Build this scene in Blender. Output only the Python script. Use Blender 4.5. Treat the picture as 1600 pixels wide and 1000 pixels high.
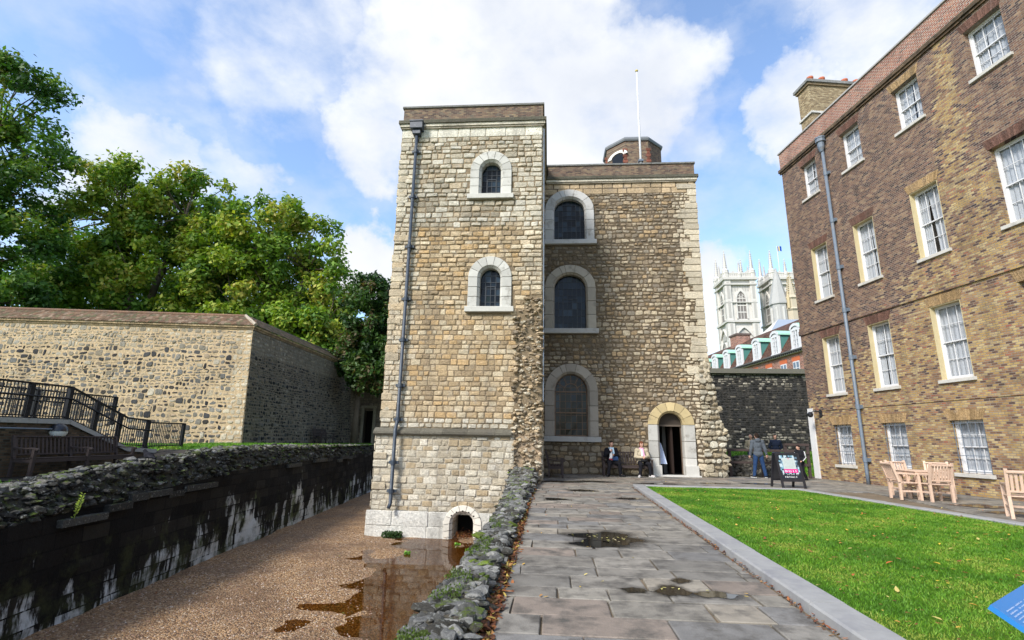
import bpy, bmesh, math, random
import numpy as np
from mathutils import Vector, Matrix, noise as mnoise

R = math.radians
for o in list(bpy.data.objects): bpy.data.objects.remove(o)
scene = bpy.context.scene
C = scene.collection

# ---------------------------------------------------------------- camera
cam_d = bpy.data.cameras.new('camera'); cam = bpy.data.objects.new('camera', cam_d); C.objects.link(cam)
cam_d.sensor_width = 36.0; cam_d.lens = 36.0 * 790 / 1600; cam_d.clip_start = 0.05; cam_d.clip_end = 3000
PITCH, ROLL, YAW = R(13.3), R(1.0), R(4.3)
cam.matrix_world = (Matrix.Translation((0, 0, 1.35)) @ Matrix.Rotation(YAW, 4, 'Z')
                    @ Matrix.Rotation(R(90) + PITCH, 4, 'X') @ Matrix.Rotation(ROLL, 4, 'Z'))
scene.camera = cam
scene.render.resolution_x = 1024; scene.render.resolution_y = 640

# ---------------------------------------------------------------- light and sky
SUN_AZ = -38.0      # degrees: sun stands behind the camera's left shoulder (0 = from -Y, minus = from -X side)
SUN_EL = 40.0
sd = bpy.data.lights.new('sun', 'SUN'); sd.energy = 4.0; sd.angle = R(13); sd.color = (1.0, 0.95, 0.87)
sun = bpy.data.objects.new('sun', sd); C.objects.link(sun)
az, el = R(SUN_AZ), R(SUN_EL)
sdir = Vector((math.sin(az) * math.cos(el), -math.cos(az) * math.cos(el), math.sin(el)))
sun.rotation_euler = (-sdir).to_track_quat('-Z', 'Y').to_euler()
scene.view_settings.view_transform = 'Standard'; scene.view_settings.look = 'None'
scene.view_settings.exposure = 0.36; scene.view_settings.gamma = 1.0

world = bpy.data.worlds.new('World'); scene.world = world; world.use_nodes = True
wt = world.node_tree; wt.nodes.clear(); WN = wt.nodes.new; WL = wt.links.new
wo = WN('ShaderNodeOutputWorld'); wb = WN('ShaderNodeBackground'); sky = WN('ShaderNodeTexSky')
sky.sky_type = 'NISHITA'; sky.sun_disc = False; sky.sun_elevation = el
sky.sun_rotation = math.atan2(sdir.x, sdir.y); sky.air_density = 1.0; sky.dust_density = 1.2; sky.ozone_density = 1.4
wb.inputs['Strength'].default_value = 0.115
tc = WN('ShaderNodeTexCoord')
BL = [  # direction, cos outer, cos inner, weight : where cloud banks stand in the sky
 ((-0.108, 0.732, 0.673), 15, 1.0), ((0.049, 0.816, 0.577), 11, .95), ((-0.22, 0.72, 0.655), 10, .8), ((0.14, 0.775, 0.61), 8, .85),
 ((-0.30, 0.79, 0.53), 7, .85), ((-0.42, 0.66, 0.623), 8, .56), ((-0.66, 0.64, 0.385), 5, .74), ((-0.60, 0.68, 0.415), 4, .7), ((-0.53, 0.71, 0.45), 3.5, .6),
 ((-0.335, 0.881, 0.333), 5, 1.0), ((0.275, 0.927, 0.256), 6, .9), ((0.228, 0.81, 0.541), 5, .5), ((0.40, 0.746, 0.535), 4, .8), ((0.42, 0.70, 0.57), 3.5, .6),
 ((0.457, 0.656, 0.597), 6, .7), ((-0.699, 0.557, 0.52), 7, .30), ((-0.128, 0.55, 0.82), 14, 1.0), ((0.506, 0.517, 0.691), 13, .6), ((-0.589, 0.66, 0.478), 6, .45),
 ((0.0, -0.75, 0.66), 30, .6), ((0.3, 0.1, 0.95), 25, .6), ((-0.8, 0.0, 0.6), 22, .5), ((0.36, 0.91, 0.22), 5, .75), ((-0.93, 0.2, 0.3), 14, .7)]
def wmath(op, a, b=None, c=None):
    n = WN('ShaderNodeMath'); n.operation = op
    for i, v in enumerate((a, b, c)):
        if v is None: continue
        if isinstance(v, (int, float)): n.inputs[i].default_value = v
        else: WL(v, n.inputs[i])
    return n.outputs[0]
# warp the direction a little so that bank outlines are ragged
nw = WN('ShaderNodeTexNoise'); nw.inputs['Scale'].default_value = 4.2; nw.inputs['Detail'].default_value = 7; nw.inputs['Roughness'].default_value = .6
WL(tc.outputs['Generated'], nw.inputs['Vector'])
vs = WN('ShaderNodeVectorMath'); vs.operation = 'SUBTRACT'; WL(nw.outputs['Color'], vs.inputs[0]); vs.inputs[1].default_value = (.5, .5, .5)
vm = WN('ShaderNodeVectorMath'); vm.operation = 'MULTIPLY_ADD'; WL(vs.outputs[0], vm.inputs[0]); vm.inputs[1].default_value = (.34, .34, .34); WL(tc.outputs['Generated'], vm.inputs[2])
vn = WN('ShaderNodeVectorMath'); vn.operation = 'NORMALIZE'; WL(vm.outputs[0], vn.inputs[0])
tot = None
for d, ang, w in BL:
    dn = WN('ShaderNodeVectorMath'); dn.operation = 'DOT_PRODUCT'; WL(vn.outputs[0], dn.inputs[0]); dn.inputs[1].default_value = Vector(d).normalized()
    mr = WN('ShaderNodeMapRange'); mr.interpolation_type = 'SMOOTHERSTEP'; WL(dn.outputs['Value'], mr.inputs[0])
    mr.inputs[1].default_value = math.cos(R(ang * 1.25)); mr.inputs[2].default_value = math.cos(R(ang * .35)); mr.inputs[3].default_value = 0; mr.inputs[4].default_value = w
    tot = mr.outputs[0] if tot is None else wmath('MAXIMUM', tot, mr.outputs[0])
n1 = WN('ShaderNodeTexNoise'); n1.inputs['Scale'].default_value = 7.5; n1.inputs['Detail'].default_value = 9; n1.inputs['Roughness'].default_value = .58
mp = WN('ShaderNodeMapping'); mp.inputs['Scale'].default_value = (1, 1, 1.6); mp.inputs['Rotation'].default_value = (0, .5, 0); WL(tc.outputs['Generated'], mp.inputs[0]); WL(mp.outputs[0], n1.inputs['Vector'])
m0 = wmath('MULTIPLY_ADD', n1.outputs['Fac'], 1.25, -.65)
m1 = wmath('ADD', tot, m0)
cm = WN('ShaderNodeMapRange'); cm.interpolation_type = 'SMOOTHSTEP'; WL(m1, cm.inputs[0]); cm.inputs[1].default_value = .06; cm.inputs[2].default_value = 1.02
# thin veil everywhere
veil = wmath('MULTIPLY_ADD', n1.outputs['Fac'], 1.3, -.50); veil = wmath('MAXIMUM', veil, .03); veil = wmath('MINIMUM', veil, .45)
mask = wmath('MAXIMUM', cm.outputs[0], veil)
n2 = WN('ShaderNodeTexNoise'); n2.inputs['Scale'].default_value = 3.5; n2.inputs['Detail'].default_value = 6; WL(tc.outputs['Generated'], n2.inputs['Vector'])
cr = WN('ShaderNodeValToRGB'); WL(n2.outputs['Fac'], cr.inputs[0])
cr.color_ramp.elements[0].position = .36; cr.color_ramp.elements[0].color = (5.7, 6.0, 6.6, 1); cr.color_ramp.elements[1].position = .58; cr.color_ramp.elements[1].color = (7.4, 7.5, 7.6, 1)
hs = WN('ShaderNodeMix'); hs.data_type = 'RGBA'; hs.blend_type = 'MULTIPLY'; hs.inputs[0].default_value = 1; WL(sky.outputs[0], hs.inputs[6]); hs.inputs[7].default_value = (2.0, 2.15, 2.3, 1)
mx = WN('ShaderNodeMix'); mx.data_type = 'RGBA'; WL(mask, mx.inputs[0]); WL(hs.outputs[2], mx.inputs[6]); WL(cr.outputs[0], mx.inputs[7])
WL(mx.outputs[2], wb.inputs['Color']); WL(wb.outputs[0], wo.inputs[0])

# ---------------------------------------------------------------- materials
MATS = {}
def newmat(name):
    m = bpy.data.materials.new(name); m.use_nodes = True; nt = m.node_tree; nt.nodes.clear()
    out = nt.nodes.new('ShaderNodeOutputMaterial'); b = nt.nodes.new('ShaderNodeBsdfPrincipled'); nt.links.new(b.outputs[0], out.inputs[0])
    MATS[name] = m
    return m, nt, b, out
def mth(nt, op, a, b=None, c=None, clamp=False):
    n = nt.nodes.new('ShaderNodeMath'); n.operation = op; n.use_clamp = clamp
    for i, v in enumerate((a, b, c)):
        if v is None: continue
        if isinstance(v, (int, float)): n.inputs[i].default_value = v
        else: nt.links.new(v, n.inputs[i])
    return n.outputs[0]
def mixc(nt, fac, a, b, mode='MIX'):
    n = nt.nodes.new('ShaderNodeMix'); n.data_type = 'RGBA'; n.blend_type = mode
    for i, v in ((0, fac), (6, a), (7, b)):
        if isinstance(v, (int, float)): n.inputs[i].default_value = v
        elif isinstance(v, (tuple, list)): n.inputs[i].default_value = tuple(v) + ((1,) if len(v) == 3 else ())
        else: nt.links.new(v, n.inputs[i])
    return n.outputs[2]
def noise(nt, scale, detail=5, rough=.6, vec=None, col=False):
    n = nt.nodes.new('ShaderNodeTexNoise'); n.inputs['Scale'].default_value = scale; n.inputs['Detail'].default_value = detail; n.inputs['Roughness'].default_value = rough
    if vec is not None: nt.links.new(vec, n.inputs['Vector'])
    return n.outputs['Color' if col else 'Fac']
def coord(nt, scale=(1, 1, 1), kind='Object'):
    t = nt.nodes.new('ShaderNodeTexCoord')
    if scale == (1, 1, 1): return t.outputs[kind]
    m = nt.nodes.new('ShaderNodeMapping'); m.inputs['Scale'].default_value = scale; nt.links.new(t.outputs[kind], m.inputs[0]); return m.outputs[0]
def ramp(nt, fac, stops, interp='LINEAR'):
    n = nt.nodes.new('ShaderNodeValToRGB'); nt.links.new(fac, n.inputs[0]); r = n.color_ramp; r.interpolation = interp
    while len(r.elements) < len(stops): r.elements.new(.5)
    for e, (p, c) in zip(r.elements, stops):
        e.position = p; e.color = tuple(c) + (1,) if len(c) == 3 else c
    return n.outputs[0]
def bump(nt, h, strength, dist, b, prev=None):
    n = nt.nodes.new('ShaderNodeBump'); n.inputs['Strength'].default_value = strength; n.inputs['Distance'].default_value = dist
    nt.links.new(h, n.inputs['Height'])
    if prev is not None: nt.links.new(prev, n.inputs['Normal'])
    nt.links.new(n.outputs[0], b.inputs['Normal']); return n.outputs[0]
def setb(b, **k):
    for a, v in k.items():
        s = b.inputs[a.replace('_', ' ')]
        s.default_value = (tuple(v) + (1,)) if isinstance(v, tuple) and len(v) == 3 else v
def surf(name, col=None, rough=.8, var=.22, ns=5., bs=25., bst=.4, bd=.01, metal=0., spec=.4, dirt=None, dirt_s=1.2, dirt_t=(.5, .7)):
    """general surface: own colour (or per-face 'Col') with mottling, fine bump and optional stains"""
    m, nt, b, out = newmat(name)
    if col is None:
        a = nt.nodes.new('ShaderNodeAttribute'); a.attribute_name = 'Col'; base = a.outputs['Color']
    else:
        base = tuple(col)
    co = coord(nt)
    n = noise(nt, ns, 6, .62, co)
    f = mth(nt, 'MULTIPLY_ADD', n, 2 * var, 1 - var)
    cc = nt.nodes.new('ShaderNodeCombineColor'); [nt.links.new(f, cc.inputs[i]) for i in range(3)]
    c = mixc(nt, 1.0, base, cc.outputs[0], 'MULTIPLY')
    if dirt is not None:
        dn = noise(nt, dirt_s, 6, .65, co)
        mr = nt.nodes.new('ShaderNodeMapRange'); nt.links.new(dn, mr.inputs[0]); mr.inputs[1].default_value = dirt_t[0]; mr.inputs[2].default_value = dirt_t[1]
        c = mixc(nt, mr.outputs[0], c, dirt)
    nt.links.new(c, b.inputs['Base Color'])
    setb(b, Roughness=rough, Metallic=metal, Specular_IOR_Level=spec)
    if bst > 0: bump(nt, noise(nt, bs, 5, .65, co), bst, bd, b)
    return m

def stonemat(name, k=1., bk=1.):
    """weathered stone: own colour per stone, mottling, pits, soot in broad patches, strong relief"""
    m, nt, b, out = newmat(name)
    a = nt.nodes.new('ShaderNodeAttribute'); a.attribute_name = 'Col'; co = coord(nt)
    n1 = noise(nt, 13., 8, .7, co); n2 = noise(nt, .55, 4, .6, co)
    f = mth(nt, 'MULTIPLY', mth(nt, 'MULTIPLY_ADD', n1, 1.5 * k, 1 - .75 * k), mth(nt, 'MULTIPLY_ADD', n2, .7, .66))
    cc = nt.nodes.new('ShaderNodeCombineColor'); [nt.links.new(f, cc.inputs[i]) for i in range(3)]
    c = mixc(nt, 1.0, a.outputs['Color'], cc.outputs[0], 'MULTIPLY')
    pn = noise(nt, 34., 4, .6, co); mr = nt.nodes.new('ShaderNodeMapRange'); nt.links.new(pn, mr.inputs[0]); mr.inputs[1].default_value = .36; mr.inputs[2].default_value = .28; mr.inputs[4].default_value = .75
    c = mixc(nt, mr.outputs[0], c, (.045, .037, .028))
    gn = noise(nt, 3.3, 6, .65, co); mg = nt.nodes.new('ShaderNodeMapRange'); nt.links.new(gn, mg.inputs[0]); mg.inputs[1].default_value = .54; mg.inputs[2].default_value = .74; mg.inputs[4].default_value = .5
    gr = nt.nodes.new('ShaderNodeHueSaturation'); gr.inputs['Saturation'].default_value = .35; gr.inputs['Value'].default_value = .85; nt.links.new(c, gr.inputs['Color'])
    c = mixc(nt, mg.outputs[0], c, gr.outputs[0])
    vn = noise(nt, 1., 6, .7, coord(nt, (1.3, 1.3, .28))); mv = nt.nodes.new('ShaderNodeMapRange'); nt.links.new(vn, mv.inputs[0]); mv.inputs[1].default_value = .50; mv.inputs[2].default_value = .72; mv.inputs[4].default_value = .5
    c = mixc(nt, mv.outputs[0], c, (.11, .095, .075))
    nt.links.new(c, b.inputs['Base Color']); setb(b, Roughness=.93, Specular_IOR_Level=.2)
    h = mth(nt, 'ADD', noise(nt, 22., 7, .7, co), mth(nt, 'MULTIPLY', mr.outputs[0], -.4)); bump(nt, h, 1., .045 * bk, b)
    return m

stonemat('masonry')
stonemat('rubble_rock', .8, 1.2)
def ruinrock(name):
    m, nt, b, out = newmat(name); a = nt.nodes.new('ShaderNodeAttribute'); a.attribute_name = 'Col'; co = coord(nt)
    f = mth(nt, 'MULTIPLY_ADD', noise(nt, 26., 9, .75, co), 2.4, -.25); cc = nt.nodes.new('ShaderNodeCombineColor'); [nt.links.new(f, cc.inputs[i]) for i in range(3)]
    c = mixc(nt, 1., a.outputs['Color'], cc.outputs[0], 'MULTIPLY')
    def mask(s, lo, hi, w):
        r = nt.nodes.new('ShaderNodeMapRange'); nt.links.new(noise(nt, s, 6, .7, co), r.inputs[0]); r.inputs[1].default_value = lo; r.inputs[2].default_value = hi; r.inputs[4].default_value = w; return r.outputs[0]
    c = mixc(nt, mask(17., .58, .64, .8), c, (.27, .275, .25)); c = mixc(nt, mask(9., .56, .66, .8), c, (.10, .085, .055))
    g = nt.nodes.new('ShaderNodeNewGeometry'); s = nt.nodes.new('ShaderNodeSeparateXYZ'); nt.links.new(g.outputs['Normal'], s.inputs[0])
    up = nt.nodes.new('ShaderNodeMapRange'); nt.links.new(s.outputs[2], up.inputs[0]); up.inputs[1].default_value = .2; up.inputs[2].default_value = .8
    c = mixc(nt, mth(nt, 'MULTIPLY', mask(4.5, .54, .62, .85), up.outputs[0]), c, (.085, .12, .018))
    nt.links.new(c, b.inputs['Base Color']); setb(b, Roughness=.95, Specular_IOR_Level=.12); bump(nt, noise(nt, 38., 8, .75, co), 1., .03, b)
ruinrock('ruin_rock')
surf('ashlar', None, .85, .16, 6., 60., .35, .008, spec=.25, dirt=(.17, .155, .13), dirt_s=2.4, dirt_t=(.56, .76))
surf('slab', None, .68, .45, 5.5, 45., .5, .012, spec=.4, dirt=(.075, .068, .058), dirt_s=3.6, dirt_t=(.46, .66))
surf('kerb_stone', (.27, .268, .262), .7, .2, 8., 70., .3, .006, spec=.35, dirt=(.2, .2, .21), dirt_s=2.5)
surf('pipe_paint', (.03, .042, .06), .5, .25, 8., 30., .1, .003, spec=.5, dirt=(.12, .13, .14), dirt_s=6., dirt_t=(.55, .75))
surf('grey_pipe', (.12, .15, .19), .5, .25, 8., 30., .15, .004, spec=.5, dirt=(.2, .17, .14), dirt_s=4., dirt_t=(.55, .75))
surf('black_metal', (.008, .009, .012), .5, .2, 8., 30., .1, .002, spec=.22)
surf('bench_wood', (.050, .035, .032), .7, .3, 14., 40., .3, .004, spec=.35)
surf('teak', (.56, .40, .30), .62, .20, 20., 60., .3, .003, spec=.3)
surf('white_paint', (.60, .60, .61), .45, .06, 6., 30., .08, .002, spec=.4)
surf('cream_render', (.50, .42, .25), .8, .14, 5., 40., .25, .004, spec=.2)
surf('sill_stone', (.48, .46, .42), .85, .18, 8., 50., .3, .006, spec=.2, dirt=(.2, .19, .17), dirt_s=5., dirt_t=(.55, .8))
surf('lead', (.15, .16, .17), .55, .2, 6., 20., .15, .004, spec=.4)
surf('dark_stone', (.10, .095, .075), .95, .45, 9., 30., .8, .02, spec=.2, dirt=(.16, .16, .05), dirt_s=7., dirt_t=(.6, .72))
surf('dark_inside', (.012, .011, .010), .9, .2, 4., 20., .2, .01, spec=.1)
surf('dark_door', (.05, .028, .018), .6, .3, 10., 30., .3, .004)
surf('pot_clay', (.42, .12, .06), .8, .2, 8., 30., .3, .004)
surf('mixed', None, .8, .12, 10., 50., .2, .003, spec=.2)
surf('cloth', None, .95, .14, 25., 160., .35, .003, spec=.1)
surf('skin', (.52, .30, .22), .55, .08, 12., 90., .1, .001)
surf('bark', (.13, .105, .075), .95, .45, 3., 12., 1., .05, spec=.1)
surf('abbey_stone', None, .9, .13, .35, 3., .5, .08, spec=.1, dirt=(.36, .35, .33), dirt_s=.22, dirt_t=(.56, .8))
surf('copper_green', (.30, .55, .42), .7, .15, 3., 20., .2, .01)
surf('slate_roof', (.16, .11, .085), .85, .3, 1.2, 6., .6, .05)
surf('poster', None, .3, .04, 10., 50., .0, .001, spec=.5)
surf('sandy_joint', (.15, .115, .075), .95, .6, 2.5, 40., .8, .02)
surf('shade_dark_soil', (.04, .033, .025), .95, .4, 6., 40., .8, .02)  # ground by the long bench, darkened to stand for the shade there
def glass_dark(name, tint, rough=.12):
    m, nt, b, out = newmat(name)
    a = nt.nodes.new('ShaderNodeAttribute'); a.attribute_name = 'Col'
    nt.links.new(a.outputs['Color'], b.inputs['Base Color']); setb(b, Roughness=rough, Specular_IOR_Level=.16)
    bump(nt, noise(nt, 5., 3, .5, coord(nt)), .25, .01, b)
glass_dark('leaded_glass', None)
m, nt, b, out = newmat('clear_glass')
tr = nt.nodes.new('ShaderNodeBsdfTransparent'); tr.inputs[0].default_value = (.93, .95, .96, 1); gl = nt.nodes.new('ShaderNodeBsdfGlossy'); gl.inputs['Roughness'].default_value = .04
fr = nt.nodes.new('ShaderNodeFresnel'); fr.inputs[0].default_value = 1.5; ms = nt.nodes.new('ShaderNodeMixShader')
lw = nt.nodes.new('ShaderNodeLayerWeight'); lw.inputs[0].default_value = .5; f3 = mth(nt, 'POWER', lw.outputs['Facing'], 4.); nt.links.new(mth(nt, 'MULTIPLY_ADD', f3, .7, .05), ms.inputs[0]); nt.links.new(tr.outputs[0], ms.inputs[1]); nt.links.new(gl.outputs[0], ms.inputs[2]); nt.links.new(ms.outputs[0], out.inputs[0])
m, nt, b, out = newmat('curtain')
d1 = nt.nodes.new('ShaderNodeBsdfDiffuse'); d1.inputs[0].default_value = (.52, .53, .56, 1); t1 = nt.nodes.new('ShaderNodeBsdfTranslucent'); t1.inputs[0].default_value = (.5, .5, .52, 1)
ms = nt.nodes.new('ShaderNodeMixShader'); ms.inputs[0].default_value = .25; nt.links.new(d1.outputs[0], ms.inputs[1]); nt.links.new(t1.outputs[0], ms.inputs[2]); nt.links.new(ms.outputs[0], out.inputs[0])

def brickmat(name, ramps, mortar, zone=None, bw=.165, bh=.064, msize=.009, ax='x', bumpd=.012, streak=None):
    """brick bond in the thing's own coordinates; a random value per brick picks a colour"""
    m, nt, b, out = newmat(name)
    t = nt.nodes.new('ShaderNodeTexCoord'); sx = nt.nodes.new('ShaderNodeSeparateXYZ'); nt.links.new(t.outputs['Object'], sx.inputs[0])
    u = mth(nt, 'ADD', sx.outputs[0], sx.outputs[1]); cx = nt.nodes.new('ShaderNodeCombineXYZ')
    nt.links.new(u, cx.inputs[0]); nt.links.new(sx.outputs[2], cx.inputs[1])
    br = nt.nodes.new('ShaderNodeTexBrick'); nt.links.new(cx.outputs[0], br.inputs['Vector'])
    br.inputs['Scale'].default_value = 1; br.inputs['Brick Width'].default_value = bw; br.inputs['Row Height'].default_value = bh
    br.inputs['Mortar Size'].default_value = msize; br.inputs['Mortar Smooth'].default_value = .3
    br.inputs['Color1'].default_value = (0, 0, 0, 1); br.inputs['Color2'].default_value = (1, 1, 1, 1); br.inputs['Mortar'].default_value = (.5, .5, .5, 1); br.inputs['Bias'].default_value = 0
    br.offset = .5
    bw_ = nt.nodes.new('ShaderNodeSeparateColor'); nt.links.new(br.outputs['Color'], bw_.inputs[0]); rnd = bw_.outputs[0]
    co = t.outputs['Object']
    cols = [ramp(nt, rnd, r_) for r_ in ramps]
    c = cols[0]
    if zone is not None:
        z = zone(nt, sx.outputs[0], sx.outputs[2], co)
        # the zone border runs brick by brick
        zz = mth(nt, 'ADD', z, mth(nt, 'MULTIPLY_ADD', rnd, .5, -.25), clamp=True)
        mr = nt.nodes.new('ShaderNodeMapRange'); nt.links.new(zz, mr.inputs[0]); mr.inputs[1].default_value = .35; mr.inputs[2].default_value = .65
        c = mixc(nt, mr.outputs[0], cols[0], cols[1])
    n = noise(nt, 3., 6, .65, co); f = mth(nt, 'MULTIPLY_ADD', n, .9, .55)
    cc = nt.nodes.new('ShaderNodeCombineColor'); [nt.links.new(f, cc.inputs[i]) for i in range(3)]
    c = mixc(nt, 1., c, cc.outputs[0], 'MULTIPLY')
    mo = mixc(nt, noise(nt, .9, 5, .7, co), tuple(v * .45 for v in mortar), tuple(min(1, v * 1.5) for v in mortar))
    c = mixc(nt, br.outputs['Fac'], c, mo)
    if streak:
        dn = noise(nt, 1.7, 7, .7, co); mr = nt.nodes.new('ShaderNodeMapRange'); nt.links.new(dn, mr.inputs[0]); mr.inputs[1].default_value = .52; mr.inputs[2].default_value = .72; mr.inputs[4].default_value = .6
        c = mixc(nt, mr.outputs[0], c, streak)
    sv = noise(nt, 1., 6, .7, coord(nt, (1.6, 1.6, .22))); ms_ = nt.nodes.new('ShaderNodeMapRange'); nt.links.new(sv, ms_.inputs[0]); ms_.inputs[1].default_value = .50; ms_.inputs[2].default_value = .74; ms_.inputs[4].default_value = .5
    c = mixc(nt, ms_.outputs[0], c, (.06, .045, .038))
    nt.links.new(c, b.inputs['Base Color']); setb(b, Roughness=.9, Specular_IOR_Level=.2)
    h = mth(nt, 'ADD', mth(nt, 'MULTIPLY', br.outputs['Fac'], -1.), mth(nt, 'MULTIPLY', noise(nt, 40., 4, .7, co), .5))
    bump(nt, h, .8, bumpd, b)
    return m
def zone_fn(nt, s, z, co):
    # yellow stock brick: low on the wall and towards the near end; plum coloured brick high up and at the far corner
    zz = mth(nt, 'ADD', z, mth(nt, 'MULTIPLY_ADD', noise(nt, .5, 3, .6, co), 3., -1.5))
    low = mth(nt, 'ADD', mth(nt, 'MULTIPLY_ADD', zz, -.42, 2.9), mth(nt, 'MULTIPLY_ADD', s, .26, -.30))
    dx = mth(nt, 'ABSOLUTE', mth(nt, 'ADD', s, mth(nt, 'MULTIPLY_ADD', zz, -.05, -4.75)))
    k = mth(nt, 'MAXIMUM', mth(nt, 'MULTIPLY_ADD', zz, .17, -1.0), .25)
    p = mth(nt, 'SUBTRACT', 1.15, mth(nt, 'MULTIPLY', dx, k))
    a = mth(nt, 'ADD', mth(nt, 'MAXIMUM', p, low), mth(nt, 'MULTIPLY_ADD', noise(nt, .8, 6, .7, co), 3.0, -1.75), clamp=True)
    return a
PLUM = [(0., (.04, .03, .032)), (.2, (.10, .06, .052)), (.45, (.15, .085, .062)), (.7, (.20, .115, .075)), (.9, (.28, .19, .12)), (1., (.09, .06, .06))]
YELL = [(0., (.07, .045, .04)), (.12, (.17, .095, .06)), (.28, (.27, .155, .08)), (.45, (.34, .215, .085)), (.65, (.37, .255, .10)), (.8, (.43, .33, .17)), (.92, (.30, .21, .11)), (1., (.27, .10, .06))]
brickmat('house_brick', [PLUM, YELL], (.25, .21, .17), zone_fn, streak=(.055, .042, .035))
brickmat('parapet_brick', [[(0., (.12, .03, .02)), (.3, (.30, .09, .05)), (.6, (.22, .07, .05)), (.85, (.38, .15, .08)), (1., (.08, .03, .03))]], (.40, .345, .29), msize=.014)
brickmat('tower_brick', [[(0., (.06, .042, .04)), (.3, (.14, .085, .065)), (.6, (.19, .125, .085)), (.8, (.25, .18, .11)), (1., (.10, .085, .075))]], (.17, .145, .11))
brickmat('yellow_brick', [[(0., (.16, .11, .06)), (.5, (.30, .22, .12)), (1., (.40, .32, .19))]], (.22, .19, .14))
brickmat('lower_brick', [[(0., (.04, .03, .02)), (.5, (.10, .065, .04)), (1., (.15, .10, .06))]], (.09, .08, .06))
brickmat('red_brick', [[(0., (.16, .06, .045)), (.5, (.26, .11, .08)), (1., (.36, .16, .11))]], (.40, .33, .28), bw=.45, bh=.15, msize=.02)
brickmat('tile_roof', [[(0., (.12, .06, .035)), (.4, (.20, .10, .055)), (.8, (.27, .155, .09)), (1., (.17, .14, .06))]], (.05, .04, .03), bw=.17, bh=.11, msize=.012, bumpd=.03, streak=(.10, .11, .04))

brickmat('tile_roof2', [[(0., (.06, .03, .022)), (.4, (.11, .05, .035)), (.8, (.16, .08, .055)), (1., (.09, .07, .05))]], (.03, .025, .02), bw=.25, bh=.17, msize=.02, bumpd=.03)
# leaves
def leafmat(name, tl=.35):
    m, nt, b, out = newmat(name)
    a = nt.nodes.new('ShaderNodeAttribute'); a.attribute_name = 'Col'
    nt.links.new(a.outputs['Color'], b.inputs['Base Color']); setb(b, Roughness=.55, Specular_IOR_Level=.3)
    t = nt.nodes.new('ShaderNodeBsdfTranslucent'); c = mixc(nt, 1., a.outputs['Color'], (1.5, 1.6, .6), 'MULTIPLY'); nt.links.new(c, t.inputs[0])
    ms = nt.nodes.new('ShaderNodeMixShader'); ms.inputs[0].default_value = tl * .8; nt.links.new(b.outputs[0], ms.inputs[1]); nt.links.new(t.outputs[0], ms.inputs[2]); nt.links.new(ms.outputs[0], out.inputs[0])
leafmat('leaf'); leafmat('grass_blade', .3); leafmat('dead_leaf', .15)

# lawn ground
m, nt, b, out = newmat('lawn_ground'); co = coord(nt)
c = ramp(nt, noise(nt, 1.1, 7, .7, co), [(.3, (.05, .14, .012)), (.5, (.09, .22, .015)), (.7, (.17, .27, .03))])
c = mixc(nt, noise(nt, 60., 3, .7, co), c, (.03, .07, .008)); nt.links.new(c, b.inputs['Base Color']); setb(b, Roughness=.95, Specular_IOR_Level=.1)
bump(nt, noise(nt, 90., 4, .8, co), 1., .02, b)
# gravel
m, nt, b, out = newmat('gravel'); co = coord(nt)
v = nt.nodes.new('ShaderNodeTexVoronoi'); v.inputs['Scale'].default_value = 34.; nt.links.new(co, v.inputs['Vector'])
sc_ = nt.nodes.new('ShaderNodeSeparateColor'); nt.links.new(v.outputs['Color'], sc_.inputs[0])
c = ramp(nt, sc_.outputs[0], [(0., (.055, .028, .014)), (.3, (.21, .112, .046)), (.6, (.31, .178, .078)), (.85, (.40, .26, .135)), (1., (.50, .40, .29))])
n = noise(nt, .55, 6, .65, co); mr = nt.nodes.new('ShaderNodeMapRange'); nt.links.new(n, mr.inputs[0]); mr.inputs[1].default_value = .42; mr.inputs[2].default_value = .62
c = mixc(nt, mth(nt, 'MULTIPLY', mr.outputs[0], .6), c, (.11, .06, .03)); nt.links.new(c, b.inputs['Base Color'])
nt.links.new(mth(nt, 'MULTIPLY_ADD', mr.outputs[0], -.4, .85), b.inputs['Roughness'])
hh = mth(nt, 'MULTIPLY', v.outputs['Distance'], -1.); bump(nt, hh, 1., .03, b)
# shallow brown water
m, nt, b, out = newmat('shallow_water'); co = coord(nt)
tr = nt.nodes.new('ShaderNodeBsdfTransparent'); tr.inputs[0].default_value = (.78, .58, .30, 1); gl = nt.nodes.new('ShaderNodeBsdfGlossy'); gl.inputs['Roughness'].default_value = .03
fr = nt.nodes.new('ShaderNodeFresnel'); fr.inputs[0].default_value = 1.33; ms = nt.nodes.new('ShaderNodeMixShader')
bn = nt.nodes.new('ShaderNodeBump'); bn.inputs['Strength'].default_value = .08; bn.inputs['Distance'].default_value = .01; nt.links.new(noise(nt, 6., 3, .5, co), bn.inputs['Height'])
nt.links.new(bn.outputs[0], gl.inputs['Normal']); nt.links.new(bn.outputs[0], fr.inputs['Normal'])
nt.links.new(mth(nt, 'MULTIPLY_ADD', fr.outputs[0], .85, .015), ms.inputs[0]); nt.links.new(tr.outputs[0], ms.inputs[1]); nt.links.new(gl.outputs[0], ms.inputs[2]); nt.links.new(ms.outputs[0], out.inputs[0])
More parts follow.
